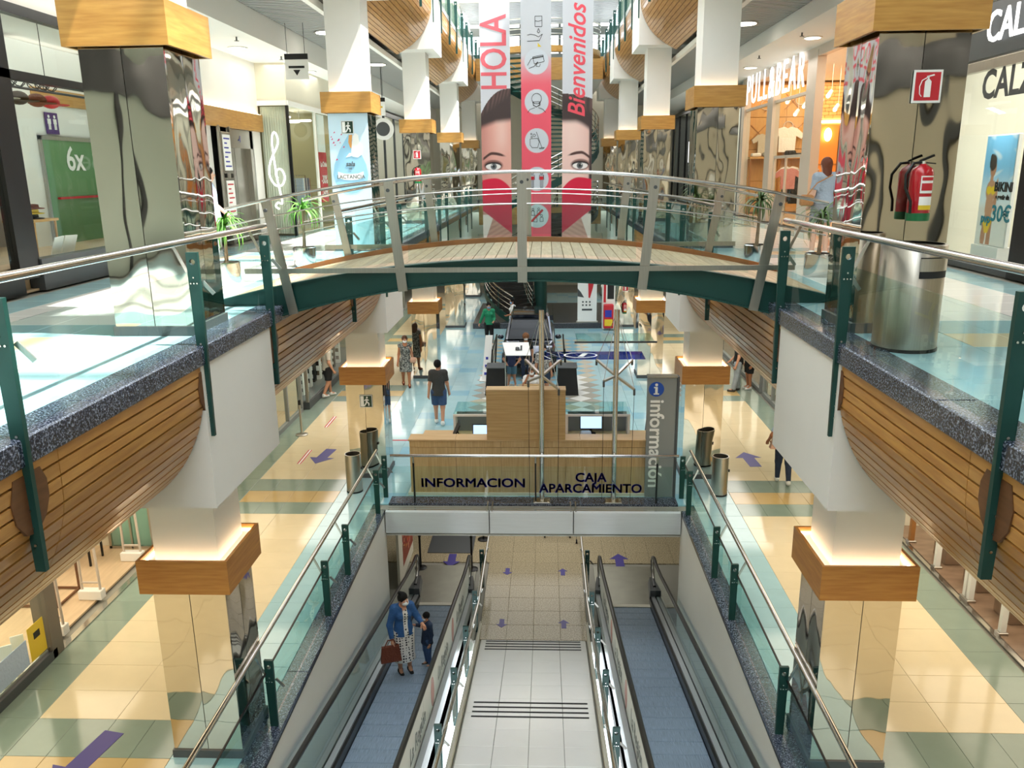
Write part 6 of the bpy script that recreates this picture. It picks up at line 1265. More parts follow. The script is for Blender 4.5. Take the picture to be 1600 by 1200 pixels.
# upper right edge: swimwear shop with black fascia
room(1, 7.1, 10.8, 8.4, 14.6, ZU + .02, 8.9, 'offwhite', 'wtile', 'the swimwear shop at the upper right', 130, (1, .93, .88))
cf = thing('shopfront', 'black fascia swimwear shop front at the right edge', 'shop window', (7.05, 12, ZU)); MB().bevbox(6.98, 7.12, 8.4, 14.4, 8.27, 9.05, .01).build('fascia_board', M['dgrey'], cf); MB().box(7.0, 7.12, 8.4, 14.4, 8.10, 8.24).build('head_rail', M['brush'], cf)
MB().box(6.96, 7.14, 11.35, 12.05, ZU, 8.1).build('door_post', M['black'], cf); MB().box(7.0, 7.1, 12.05, 14.4, ZU, ZU + .12).build('sill', M['dgrey'], cf); MB().box(7.05, 7.062, 12.07, 14.35, ZU + .12, 8.1).build('glass_pane', M['shopglass'], cf); MB().box(7.0, 7.12, 14.35, 14.5, ZU, 9.0).build('mullion', M['brush'], cf)
o = text('shop_letters', 'CALZEDONIA', .62, M['lightletter'], None, (6.93, 11.75, 8.66), (PI / 2, 0, -PI / 2), .01, .006, sx=.86); tag(o, 'white lit letters on the black fascia at the right edge', 'shop sign')
o = text('window_letters', 'CALZEDONIA', .58, M['dgrey'], None, (7.045, 11.85, 7.86), (PI / 2, 0, -PI / 2), .002, .016, sx=.95); tag(o, 'dark letters on the glass of the swimwear shop', 'shop sign')
MB().box(6.93, 6.96, 11.60, 11.78, 6.1, 6.38).build('alarm_unit', M['paper'], cf); MB().box(6.93, 6.96, 11.66, 11.74, 6.5, 6.6).build('alarm_sticker', M['paper'], cf)
sb = thing('advert_stand', 'lit bikini poster with price in the swimwear shop window', 'poster', (7.5, 13.2, ZU))
def beach(U, V):
    c = mixc(np.ones(U.shape + (3,)) * C3('7FC4EC'), C3('E8F3FA'), sm(.75 - V, 0, .35)); c = mixc(c, C3('F4F4F4'), .7 * sm(np.sin(U * 9 + 3 * np.sin(V * 14)) * np.sin(V * 17), .5, 1) * (V > .6)); c = mixc(c, C3('EDE9E2'), sm(.42 - V, 0, .1))
    def el(cx, cy, rx, ry, col, c): return mixc(c, C3(col), sm(1.1 - ((U - cx) / rx) ** 2 - ((V - cy) / ry) ** 2, 0, .2))
    c = el(.34, .50, .17, .10, 'C68E6C', c); c = el(.34, .36, .13, .16, 'CB9472', c); c = el(.34, .20, .17, .09, 'C68E6C', c); c = el(.25, .08, .075, .16, 'C68E6C', c); c = el(.44, .08, .075, .16, 'C08664', c); c = el(.32, .60, .05, .06, 'C68E6C', c)
    c = el(.33, .71, .10, .085, 'B87F5E', c); c = el(.30, .76, .12, .075, '2A1C16', c); c = el(.24, .80, .05, .04, '2A1C16', c); c = el(.52, .45, .045, .17, 'C68E6C', c)
    c = el(.27, .505, .085, .04, 'F2C71E', c); c = el(.42, .505, .085, .04, 'F2C71E', c)
    tri = sm(.17 - np.abs(U - .34) - .9 * np.clip(.225 - V, 0, 1), 0, .02) * (V < .235) * (V > .10); c = mixc(c, C3('F2C71E'), tri)
    return c
MB().bevbox(7.32, 7.37, 12.85, 13.75, ZU + .35, 7.15, .01).build('board', M['paper'], sb); MB().box(7.25, 7.5, 12.9, 13.7, ZU + .03, ZU + .35).build('stand_base', M['white'], sb)
printed('print', (7.315, 13.73, ZU + .37), (0, -1, 0), (0, 0, 1), .86, 1.66, 50, 90, beach, sb, 'printlit')
for b, y, z, s_, m in (('BIKINI', 13.08, 6.36, .19, 'blackm'), ('a partir de', 13.08, 6.21, .09, 'blackm'), ('30€', 13.06, 5.95, .34, 'tealtext'), ('pvp', 13.48, 5.87, .20, 'tealtext')):
    if m == 'tealtext' and m not in M: M[m] = mat('teal_lettering', '1C7F92', .5)
    text('lettering', b, s_, M[m], sb, (7.31, y, z), (PI / 2, 0, -PI / 2), .001, .008)
area('poster_light', (7.2, 13.3, 7.6), .2, .8, 8, (1, 1, 1), (.4, 0, -1))
mq = thing('mannequin', 'white mannequin in a yellow bikini at the right edge', 'mannequin', (7.75, 12.75, ZU))
for i, y in enumerate((12.64, 12.86)): MB().tube([(7.75 + .03 * i, y, ZU + .08), (7.75, y, ZU + .45), (7.75, y + (.01 if i else -.01), ZU + .92)], [.04, .055, .085], 12).build('leg', M['white'], mq, smooth=60); MB().sphere((7.70, y, ZU + .06), (.11, .04, .04), 10, 6).build('foot', M['white'], mq, smooth=60); MB().tube([(7.75, 12.75 + (y - 12.75) * 1.7, ZU + 1.40), (7.76, 12.75 + (y - 12.75) * 2.2, ZU + 1.12), (7.70, 12.75 + (y - 12.75) * 1.9, ZU + .84)], [.045, .035, .025], 10).build('arm', M['white'], mq, smooth=60)
MB().tube([(7.75, 12.75, ZU + .84), (7.75, 12.75, ZU + .95), (7.75, 12.75, ZU + 1.12), (7.75, 12.75, ZU + 1.3), (7.75, 12.75, ZU + 1.44), (7.75, 12.75, ZU + 1.56)], [.10, .16, .115, .15, .13, .045], 18, sq=.72).build('torso', M['white'], mq, smooth=60); MB().sphere((7.75, 12.75, ZU + 1.68), (.095, .085, .125)).build('head', M['white'], mq, smooth=60)
for y in (12.68, 12.82): MB().sphere((7.66, y, ZU + 1.30), (.06, .065, .055), 12, 8).build('bikini_top', M['yellow'], mq, smooth=60)
MB().lathe([(.10, 0), (.168, .10), (.168, .13)], (7.75, 12.75, ZU + .86), 20).build('bikini_bottom', M['yellow'], mq, smooth=60); MB().lathe([(.2, 0), (.2, .02)], (7.75, 12.75, ZU + .02), 24).build('stand', M['steel'], mq)
bs = thing('shoe_box', 'white spotted gift box on the swimwear shop shelf', 'box', (7.9, 12.3, ZU + .5)); MB().box(7.8, 8.1, 12.2, 12.5, ZU + .02, ZU + .55).build('plinth', M['white'], bs); MB().bevbox(7.82, 8.08, 12.2, 12.48, ZU + .55, ZU + .95, .01).build('carton', M['paper'], bs); q = MB(); [q.box(7.812, 7.82, 12.24 + .08 * (i % 3), 12.28 + .08 * (i % 3), ZU + .6 + .09 * (i // 3), ZU + .64 + .09 * (i // 3)) for i in range(9)]; q.build('spots', M['blackm'], bs)
clothes_rack(-1, 7.1, 24.9, ZU + .04, 9, 'rack in the shop with the glowing sign', PAL)
clothes_rack(1, 9.6, 12.8, ZU + .03, 12, 'rack of swimwear in the right edge shop', PAL)
tag(MB().bevbox(9.9, 9.95, 13.1, 13.5, 6.9, 8.0, .01).build('light_box', M['lightletter'], loc=(9.9, 13.3, 7.4)), 'bright vertical light panel inside the swimwear shop', 'lamp')

# ground floor left: shoe shop
room(-1, 7.0, 10.4, 4.5, 13.52, .02, 2.95, 'offwhite', 'shopfloor', 'the shoe shop on the left of the ground floor', 150, WARM)
ff = thing('shopfront', 'shoe shop front with dark post and low window on the ground floor left', 'shop window', (-6.8, 9, 0)); MB().box(-6.9, -6.76, 4.5, 10.05, 0, .14).build('sill', M['dgrey'], ff); MB().bevbox(-6.98, -6.76, 9.95, 10.2, .0, 2.95, .01).build('post', mat('taupe_post', '6E655A', .5), ff); MB().box(-6.83, -6.80, 4.5, 9.95, .14, .2).build('glass_channel', M['steel'], ff); MB().box(-6.82, -6.808, 4.5, 9.95, .2, 2.9).build('glass_pane', M['shopglass'], ff); MB().box(-6.86, -6.76, 10.2, 13.3, 0.001, .02).build('threshold', M['steel'], ff); MB().box(-6.9, -6.78, 13.25, 13.5, 0, 2.95).build('post', M['brush'], ff)
gd = thing('door_2', 'open glass door with steel frame at the shoe shop entrance', 'door', (-7.1, 13.4, 0)); MB().box(-7.75, -6.95, 13.42, 13.432, .08, 2.3).build('pane', M['frostglass'], gd); MB().box(-7.78, -7.73, 13.40, 13.45, .02, 2.35).box(-7.36, -7.33, 13.40, 13.45, .02, 2.35).box(-6.97, -6.92, 13.40, 13.45, .02, 2.35).box(-7.78, -6.92, 13.40, 13.45, .02, .08).build('frame', M['brush'], gd)
for i, (y, lab) in enumerate(((10.55, 'nearest'), (11.6, 'middle'), (12.95, 'furthest'))):
    g = thing('security_gate', '%s shop security gate with white base, shoe shop entrance' % lab, 'security gate', (-7.1, y, .03)); MB().bevbox(-7.3, -6.92, y - .07, y + .07, .034, .2, .01).build('base', M['white'], g); MB().tube([(-7.26, y, .2), (-7.26, y, .3), (-7.24, y, 1.48), (-7.18, y, 1.54), (-7.04, y, 1.54), (-6.98, y, 1.48), (-6.96, y, .3), (-6.96, y, .2)], .022, 8).tube([(-7.25, y, 1.3), (-6.97, y, 1.3)], .016, 6).tube([(-7.25, y, .32), (-6.97, y, .32)], .018, 6).build('loop_frame', M['palefr'], g, smooth=60)
for i, (x, y) in enumerate(((-7.95, 12.9), (-8.35, 12.5))):
    st_ = thing('shoe_podium', 'pine display box on black legs, %s one' % ('right' if i == 0 else 'left'), 'display stand', (x, y, .03)); MB().bevbox(x - .24, x + .24, y - .24, y + .24, .55, .72, .01).build('box', M['pine'], st_)
    q = MB(); [q.bar((x + a, y + b, .034), (x + a, y + b, .55), .03, .03) for a in (-.2, .2) for b in (-.2, .2)]; q.build('legs', M['black'], st_)
    for d in (-.07, .07): 
        sh = thing('shoe', 'pointed orange-red shoe, %s of the pair on the %s pine box' % ('left' if d < 0 else 'right', 'right' if i == 0 else 'left'), 'shoe', (x + d, y, .72), 'shoes on the pine boxes'); m = MB(); m.add([(x + d - .035, y + .11, .722), (x + d + .035, y + .11, .722), (x + d + .045, y - .05, .722), (x + d, y - .16, .722), (x + d - .045, y - .05, .722), (x + d - .03, y + .11, .80), (x + d + .03, y + .11, .80), (x + d + .03, y - .03, .77), (x + d, y - .13, .735), (x + d - .03, y - .03, .77)], [(4, 3, 2, 1, 0), (5, 6, 7, 8, 9), (0, 1, 6, 5), (1, 2, 7, 6), (2, 3, 8, 7), (3, 4, 9, 8), (4, 0, 5, 9)]); m.build('upper', mat('shoe_red', 'C2502E', .4) if 'shoer' not in M else M['shoer'], sh, smooth=50); MB().bar((x + d, y + .1, .722), (x + d, y + .1, .79), .02, .02).build('heel', M['tan'], sh)
tbl = thing('display_rack', 'dark square tube display frame in the shoe shop', 'display stand', (-7.75, 11.6, .03)); q = MB(); pts = [(-8.1, 11.3), (-7.5, 11.3), (-7.5, 11.9), (-8.1, 11.9)]
for a, b in pts: q.bar((a, b, .034), (a, b, 1.2), .03, .03)
for a, b in zip(pts, pts[1:] + pts[:1]): q.bar((*a, 1.2), (*b, 1.2), .03, .03); q.bar((*a, .06), (*b, .06), .03, .03)
q.build('frame_tubes', M['fin'], tbl)
cs = thing('display_cabinet', 'low taupe display cabinet inside the shoe shop window', 'cabinet', (-7.3, 8.6, .03)); MB().box(-7.6, -7.05, 7.6, 9.4, .06, .36).build('carcass', mat('taupe_box', '6A5A48', .4), cs); MB().box(-7.045, -7.03, 7.62, 9.38, .1, .32).build('glass_front', M['shopglass'], cs); MB().bevbox(-7.65, -7.0, 7.55, 9.45, .36, .40, .004).build('top', M['white'], cs); MB().box(-7.0, -6.85, 7.0, 9.5, .04, .10).build('light_shelf', mat('lit_yellow_shelf', 'E6E070', .4, emit=1.2), cs)
mc = thing('display_box', 'taupe cube with white frame standing on the display cabinet', 'display box', (-7.35, 8.6, .4)); MB().bevbox(-7.6, -7.1, 8.2, 8.95, .402, .95, .01).build('cube', M['white'], mc); MB().box(-7.10, -7.09, 8.28, 8.88, .47, .88).build('recess', mat('taupe_recess', '4E4236', .5), mc)
for i, y in enumerate((9.35, 9.6)): c = thing('price_card', '%s white price card on a thin stem in the shoe shop window' % ('nearer' if i == 0 else 'farther'), 'sign', (-7.0, y, .1), 'price cards in the shoe shop window'); MB().cyl((-7.0, y, .1), (-7.0, y, .42), .008, 6).build('stem', M['black'], c); MB().cbox((-7.0, y, .5), (.16, .015, .2), Matrix.Rotation(.6, 3, 'Z')).build('card', M['paper'], c)
ys_ = thing('warning_sticker', 'yellow camera warning sticker low on the shoe shop glass', 'sign', (-6.79, 9.75, .6)); MB().box(-6.806, -6.80, 9.55, 9.9, .22, .72).build('sticker', M['yellow'], ys_); MB().box(-6.80, -6.798, 9.66, 9.8, .5, .6).build('sticker_print', M['blackm'], ys_)
ws_ = thing('window_notice', 'frosted white notice along the bottom of the shoe shop glass', 'sign', (-6.79, 9, .4)); MB().box(-6.806, -6.80, 8.7, 9.5, .22, .6).build('film', M['light_blue_cloth'], ws_)
# ground floor left, further: display window with black and white goods
dw = thing('display_case', 'display window with black and white boxes beyond the left queue post', 'shop window', (-6.9, 25, 0)); MB().bevbox(-7.7, -6.62, 22.5, 30, .0, .22, .01).build('plinth', M['dgrey'], dw); MB().box(-7.7, -6.66, 22.5, 30, .22, .26).build('display_floor', M['grey'], dw); MB().box(-6.68, -6.668, 22.55, 30, .26, 2.8).box(-7.6, -6.68, 22.52, 22.53, .26, 2.8).build('glass_pane', M['shopglass'], dw); MB().box(-7.8, -7.7, 22.5, 30, 0, 2.9).build('back_wall', M['grey'], dw); MB().box(-6.72, -6.64, 22.48, 22.56, .22, 2.8).build('corner_post', M['brush'], dw)
rr = random.Random(9)
for i in range(16):
    y = 22.8 + .33 * i; x = rr.uniform(-7.4, -6.95); w, h = rr.uniform(.14, .24), rr.uniform(.3, 1.3)
    b = thing('boxed_goods', '%s printed box from the near corner of the left display window, %s' % (ORDS[i], 'white' if i % 3 else 'black'), 'box', (x, y, .26), 'boxes in the left display window'); MB().bevbox(x - w / 2, x + w / 2, y - w / 2, y + w / 2, .262, .262 + h, .006).build('carton', M['paper'] if i % 3 else M['blackm'], b)
    q = MB(); [q.box(x - w * .4, x + w * .3, y - w / 2 - .004, y - w / 2, .30 + h * a, .30 + h * (a + .14)) for a in (.1, .4, .7)]; q.build('box_print', M['blackm'] if i % 3 else M['paper'], b)
bl = thing('wall_sign', 'dark blue wall sign with yellow figure in the left display window', 'sign', (-6.9, 27.6, 1.2)); MB().box(-7.1, -7.06, 26.6, 28.8, 1.0, 2.5).build('panel', M['navytext'], bl); MB().tube([(-7.05, 27.2, 1.3), (-7.05, 27.1, 1.6), (-7.05, 27.35, 1.9), (-7.05, 27.1, 2.3)], .07, 6).build('yellow_shape', M['yellow'], bl); MB().tube([(-7.05, 27.3, 1.75), (-7.05, 28.4, 1.75)], .05, 6).build('yellow_bar', M['yellow'], bl)
# ground floor right: brown stone shop floor behind white door frames
room(1, 6.9, 10.4, 6, 14.6, .02, 2.95, 'offwhite', 'stone', 'the stone floored shop on the right of the ground floor', 110, WARM)
rf_ = thing('shopfront', 'white door frames of the stone floored shop on the ground floor right', 'shop window', (6.95, 11, 0)); MB().box(6.84, 6.92, 6, 14.6, .001, .02).build('threshold', M['steel'], rf_)
for y in (8.6, 9.75, 10.85, 11.78, 11.90, 12.9, 13.9): MB().bevbox(6.93, 7.01, y - .04, y + .04, .014, 2.9, .008).build('door_frame', M['white'] if y != 13.9 else M['tan'], rf_); MB().bevbox(6.9, 7.04, y - .06, y + .06, .014, .07, .008).build('foot', M['brush'], rf_)
for i, (x, y) in enumerate(((7.5, 13.2), (7.55, 12.25), (7.55, 11.3), (7.55, 10.3))):
    bn = thing('stone_bench', '%s brown stone display block, counting from the far end of the stone shop' % ORDS[i], 'display block', (x, y, .03), 'stone blocks in the right ground floor shop'); MB().bevbox(x - .35, x + .35, y - .22, y + .22, .034, .42, .01).build('block', M['stone'], bn); MB().bevbox(x - .37, x + .37, y - .24, y + .24, .42, .45, .006).build('top_slab', M['stone'], bn)
# ---------------- people ----------------
def surf(fn, lo, hi, d):
    """naive surface nets of the signed distance fn over a box; one smooth closed mesh"""
    n = [int(math.ceil((hi[i] - lo[i]) / d)) + 2 for i in range(3)]
    ax = [lo[i] - d * .5 + d * np.arange(n[i]) for i in range(3)]
    G = np.stack(np.meshgrid(*ax, indexing='ij'), -1); D = fn(G.reshape(-1, 3)).reshape(n)
    ins = D < 0
    acc = np.zeros((n[0] - 1, n[1] - 1, n[2] - 1, 3)); cnt = np.zeros((n[0] - 1, n[1] - 1, n[2] - 1))
    cs = [(i, j, k) for i in (0, 1) for j in (0, 1) for k in (0, 1)]
    sl = lambda c: tuple(slice(c[i], n[i] - 1 + c[i]) for i in range(3))
    for a in cs:
        for x in range(3):
            if a[x]: continue
            b = tuple(a[i] + (i == x) for i in range(3)); da, db = D[sl(a)], D[sl(b)]; m = (da < 0) != (db < 0)
            t = np.where(m, da / np.where(m, da - db, 1), 0)
            p = np.array(a, float)[None] + t[m][:, None] * np.eye(3)[x][None]; acc[m] += p; cnt[m] += 1
    act = cnt > 0; ids = -np.ones(cnt.shape, int); ids[act] = np.arange(act.sum())
    cell = np.argwhere(act); V = np.array([ax[i][0] for i in range(3)]) + (cell + acc[act] / cnt[act][:, None]) * d
    F = []
    for x in range(3):
        y, z = (x + 1) % 3, (x + 2) % 3
        s0 = [slice(0, n[i]) for i in range(3)]; s0[x] = slice(0, n[x] - 1); s1 = list(s0); s1[x] = slice(1, n[x]); 
        ch = ins[tuple(s0)] != ins[tuple(s1)]; e = np.argwhere(ch)
        e = e[(e[:, y] > 0) & (e[:, z] > 0) & (e[:, y] < n[y] - 1) & (e[:, z] < n[z] - 1)]
        def g(dy, dz):
            q = e.copy(); q[:, y] -= dy; q[:, z] -= dz; return ids[q[:, 0], q[:, 1], q[:, 2]]
        f = np.stack([g(1, 1), g(0, 1), g(0, 0), g(1, 0)], 1); fl = ~ins[e[:, 0], e[:, 1], e[:, 2]]; f[fl] = f[fl][:, ::-1]
        F.append(f[(f >= 0).all(1)])
    return V, np.concatenate(F)
def cone(P_, a, b, ra, rb, sy=1.0):
    a = np.array(a, float); b = np.array(b, float); q = P_.copy()
    if sy != 1: q[:, 1] /= sy; a = a / np.array([1, sy, 1]); b = b / np.array([1, sy, 1])
    ba = b - a; t = np.clip(((q - a) @ ba) / max(ba @ ba, 1e-9), 0, 1); return np.linalg.norm(q - a - t[:, None] * ba, axis=1) - (ra + (rb - ra) * t)
def ell(P_, c, r):
    q = P_ - np.array(c); r = np.array(r); k0 = np.linalg.norm(q / r, axis=1); k1 = np.linalg.norm(q / r ** 2, axis=1); return k0 * (k0 - 1) / np.maximum(k1, 1e-6)
def smin(a, b, k): h = np.clip(.5 + .5 * (b - a) / k, 0, 1); return b * (1 - h) + a * h - k * h * (1 - h)
def person(label, loc, rot, h, top='grey_tee', bottom='denim_shorts', sleeve='short', legs='shorts', hair='short', hairm='hairb', mask=None, skin='skin', shoes='black_shoe', female=False, pose={}, hem=.50, dress=None, dhem=.3, group=None, d=.0135, seat=None, open_front=False):
    f = .94 if female else 1.0
    J = dict(head=(0, -.005, .932), neck=(0, .008, .855), shL=(.100 * f, .01, .814), shR=(-.100 * f, .01, .814), elL=(.132 * f, .02, .640), elR=(-.132 * f, .02, .640), wrL=(.142 * f, -.02, .490), wrR=(-.142 * f, -.02, .490),
             hiL=(.05, 0, .515), hiR=(-.05, 0, .515), knL=(.056, -.008, .285), knR=(-.056, -.008, .285), anL=(.055, .012, .045), anR=(-.055, .012, .045), look=(0, -1, 0))
    J.update(pose); A = {k: np.array(v, float) for k, v in J.items()}
    HS = 1.0; t = thing('person', label, 'person', loc, group); c, s_ = math.cos(rot), math.sin(rot); R = np.array([[c, -s_, 0], [s_, c, 0], [0, 0, 1]])
    HD = A['head']; lk = A['look'] / np.linalg.norm(A['look']); la = math.atan2(lk[0], -lk[1]); rh = np.array([[math.cos(la), -math.sin(la), 0], [math.sin(la), math.cos(la), 0], [0, 0, 1]])
    hp = lambda x, y, z: HD + rh @ np.array([x, y, z]) * HS
    pel = (A['hiL'] + A['hiR']) / 2; lean = A['neck'] - pel; tz = lambda k: pel + lean * k
    def put(name, V, Fc, m, parent=t, smooth=True, fix=None):
        V = (V * h) @ R.T; me = bpy.data.meshes.new(name); me.from_pydata(V.tolist(), [], Fc.tolist() if hasattr(Fc, 'tolist') else Fc)
        me.materials.append(M[m])
        if smooth: me.shade_smooth()
        o = bpy.data.objects.new(name, me); COL.objects.link(o); o.parent = parent; ORG[o.name] = ORG[t.name]; return o
    k = .03
    def torso(P_, g=0, wf=1.0):
        D = ell(P_, tz(.62), (.098 * f + g, .066 + g, .12 + g)); D = smin(D, cone(P_, A['shL'] * .93 + A['neck'] * .07, A['shR'] * .93 + A['neck'] * .07, .042 + g, .042 + g), k)
        D = smin(D, ell(P_, tz(.28), (.080 * f + g, .058 + g, .12 + g)), k); D = smin(D, ell(P_, tz(.02), ((.094 if not female else .100) + g, .068 + g, .075 + g)), k)
        if female:
            for x in (-.043, .043): D = smin(D, ell(P_, tz(.66) + np.array([x, -.052, 0]), (.036 + g, .034 + g, .036 + g)), .02)
        return D
    def leg(P_, S_, g=0, part=1.0):
        D = cone(P_, A['hi' + S_], A['kn' + S_], .062 + g, .038 + g)
        return smin(D, cone(P_, A['kn' + S_] , A['an' + S_], .036 + g, .022 + g), .02) if part > .5 else D
    def arm(P_, S_, g=0):
        D = cone(P_, A['sh' + S_], A['el' + S_], .034 + g, .026 + g); return smin(D, cone(P_, A['el' + S_], A['wr' + S_], .026 + g, .017 + g), .015)
    hd = {S_: (A['wr' + S_] - A['el' + S_]) / np.linalg.norm(A['wr' + S_] - A['el' + S_]) for S_ in 'LR'}
    def body(P_):
        D = torso(P_); D = smin(D, cone(P_, A['neck'] - np.array([0, 0, .03]), HD - np.array([0, 0, .03]), .033, .029), .02)
        D = smin(D, ell(P_, hp(0, .008, .012), (.049, .059, .062)), .01); D = smin(D, ell(P_, hp(0, -.018, -.032), (.034, .036, .040)), .02)
        D = smin(D, ell(P_, hp(0, -.058, -.010), (.008, .013, .016)), .008)
        for x in (-.050, .050): D = smin(D, ell(P_, hp(x, .008, -.004), (.007, .012, .018)), .006)
        for S_ in 'LR':
            D = smin(D, arm(P_, S_), .02); D = smin(D, leg(P_, S_), .02); w = A['wr' + S_]; D = smin(D, cone(P_, w, w + hd[S_] * .045, .017, .021, .8), .012)
            a = A['an' + S_]; D = smin(D, cone(P_, a, a + np.array([0, -.075, -.022]), .024, .018), .015)
        return D
    pts = np.array([v for kk, v in A.items() if kk != 'look']); lo = pts.min(0) - .13; hi = pts.max(0) + np.array([.13, .13, .10]); lo[2] = min(lo[2], 0) - .01 if not seat else lo[2]
    dd = d / h; V, Fc = surf(body, lo, hi, dd)
    # fingers: five separate bent chains rooted in each palm
    fm = MB()
    for S_, sg in (('L', 1), ('R', -1)):
        w, q = A['wr' + S_], hd[S_]; side = np.cross(q, np.array([0, 0, 1.0])); side = side / np.linalg.norm(side) if np.linalg.norm(side) > .2 else np.array([0, 1.0, 0]); side = np.array([0, -1.0, 0]) if abs(q[2]) > .8 else side; nrm_ = np.cross(q, side); inw = -sg * np.array([1, 0, 0]); 
        if nrm_ @ inw < 0: nrm_ = -nrm_
        for i, (o_, L_) in enumerate(((.017, .040), (.006, .046), (-.006, .043), (-.017, .034))):
            p0 = w + q * .045 + side * o_; p1 = p0 + q * L_ * .5 + nrm_ * .005; p2 = p1 + q * L_ * .42 + nrm_ * .016; fm.tube([p0, p1, p2], [.0062, .0056, .0045], 6)
        p0 = w + q * .02 + side * .018; fm.tube([p0, p0 + q * .018 + side * .016, p0 + q * .04 + side * .020 + nrm_ * .008], [.0075, .0066, .005], 6)
    nb = len(V); V2 = np.concatenate([V, np.array(fm.v)]); faces = [tuple(x) for x in Fc.tolist()] + [tuple(i + nb for i in x) for x in fm.f]
    bo = put('body', V2, faces, skin)
    e = MB()
    for x in (-.018, .018): e.sphere(tuple(hp(x, -.0500, .004)), (.0085, .006, .0055), 10, 6)
    eo = put('eyes', np.array(e.v), e.f, 'eyew', bo); e = MB()
    for x in (-.018, .018): e.sphere(tuple(hp(x, -.0555, .004)), (.0042, .003, .0044), 8, 6)
    put('pupils', np.array(e.v), e.f, 'eyed', bo)
    e = MB(); e.sphere(tuple(hp(0, -.053, -.036)), (.014, .004, .0045), 10, 6); put('mouth', np.array(e.v), e.f, 'lip', bo)
    # hair
    def hairf(P_):
        D = ell(P_, hp(0, .014, .022), (.057, .064, .065)); face = ell(P_, hp(0, -.075, -.018), (.043, .055, .052)); D = np.maximum(D, -face)
        cut = -(((P_ - HD) @ rh)[:, 2] + (.035 if hair == 'short' else .02)); D = np.maximum(D, cut)
        if hair in ('long', 'bob'):
            L_ = .20 if hair == 'long' else .09; q = cone(P_, hp(0, .034, .01), hp(0, .052, -L_), .050, .042, .62); D = smin(D, np.maximum(q, -ell(P_, hp(0, -.05, -.06), (.046, .07, .10))), .012)
        if hair == 'bun': D = smin(D, ell(P_, hp(-.015, .035, .078), (.025, .025, .022)), .008)
        if hair == 'curly': D = D - .012 + .006 * np.sin(P_[:, 0] * 160) * np.sin(P_[:, 1] * 150) * np.sin(P_[:, 2] * 170)
        return D
    if hair:
        Vh, Fh = surf(hairf, HD - np.array([.10, .12, .26]), HD + np.array([.10, .13, .12]), dd * .75); put('hair', Vh, Fh, hairm)
    if mask:
        mf = lambda P_: np.maximum(np.maximum(ell(P_, hp(0, -.022, -.030), (.041, .043, .034)), ((P_ - HD) @ rh)[:, 1] + .012), ((P_ - HD) @ rh)[:, 2] + .004)
        Vm, Fm = surf(mf, HD - .09, HD + .09, dd * .6); mo_ = put('face_mask', Vm, Fm, mask)
        e = MB(); [e.tube([tuple(hp(x * .82, -.030, -.015)), tuple(hp(x, -.01, -.002)), tuple(hp(x, .014, .002))], .0018, 5) for x in (-.0485, .0485)]; put('ear_loop', np.array(e.v), e.f, mask, mo_)
    # clothes
    rz = np.array([0, 0, 1.0])
    if top:
        n_ = .93; g = .010
        def tf(P_):
            D = torso(P_, g)
            for S_ in 'LR':
                if sleeve == 'short':
                    a, b = A['sh' + S_], A['el' + S_]; b2 = a + (b - a) * .72; q = np.maximum(cone(P_, a, b, .042, .039), (P_ - b2) @ ((b - a) / np.linalg.norm(b - a)))
                elif sleeve == 'long':
                    a, b = A['el' + S_], A['wr' + S_]; b2 = a + (b - a) * .95; dr = (b - a) / np.linalg.norm(b - a); q = smin(cone(P_, A['sh' + S_], a, .045, .036), np.maximum(cone(P_, a, b, .036, .026), (P_ - b2) @ dr), .012)
                else: q = cone(P_, A['sh' + S_], A['sh' + S_], .042, .042)
                D = smin(D, q, .018)
            hz = hem; D = smin(D, cone(P_, tz(.22), tz(.02) - rz * .08, .098 if not dress else .104, .121 if not dress else .134, .82), .02) if hem < .56 and not seat else D
            if open_front: D = np.maximum(D, -np.maximum(np.abs(P_[:, 0] - .012) - .026, P_[:, 1] + .01))
            nk = P_ - A['neck']; D = np.maximum(D, -(cone(P_, A['neck'] - rz * .012 + np.array([0, -.012, 0]), HD, .042, .05)))
            if not seat: D = np.maximum(D, hz - P_[:, 2])
            else: D = np.maximum(D, pel[2] - .01 - P_[:, 2])
            return D
        Vt, Ft = surf(tf, lo, hi, dd); put('top', Vt, Ft, top)
    if dress:
        def df(P_):
            z1 = dhem; wst = tz(.30); D = smin(ell(P_, tz(.02), (.112, .080, .10)), cone(P_, wst, np.array([pel[0], pel[1] - .005, z1 - .08]), .075, .135 if dhem < .34 else .12, .72), .03)
            if top is None or open_front: D = smin(D, torso(P_, .010 if top is None else .004), .02); D = np.maximum(D, -(cone(P_, A['neck'] - rz * .02 + np.array([0, -.02, 0]), HD, .048, .05)))
            for S_ in 'LR': D = smin(D, cone(P_, A['hi' + S_], A['kn' + S_], .074, .06), .02)
            return np.maximum(np.maximum(D, z1 - P_[:, 2]), P_[:, 2] - (.86 if top is None or open_front else wst[2] + .05))
        Vd, Fd = surf(df, lo, hi, dd); put('dress' if top is None else 'skirt', Vd, Fd, dress)
    elif bottom:
        def bf(P_):
            D = ell(P_, tz(.02), (.103, .076, .082))
            for S_ in 'LR':
                a, b = A['hi' + S_], A['kn' + S_]
                if legs == 'shorts': e_ = a + (b - a) * .88; q = np.maximum(cone(P_, a, b, .074, .060), (P_ - e_) @ ((b - a) / np.linalg.norm(b - a)))
                else: e_ = A['an' + S_]; dr = (e_ - b) / np.linalg.norm(e_ - b); q = smin(cone(P_, a, b, .071, .050 if legs == 'loose' else .046), np.maximum(cone(P_, b, e_, .050 if legs == 'loose' else .044, .040 if legs == 'loose' else .029), (P_ - e_) @ dr), .015)
                D = smin(D, q, .015)
            return np.maximum(D, (P_ - tz(.26)) @ (lean / np.linalg.norm(lean)))
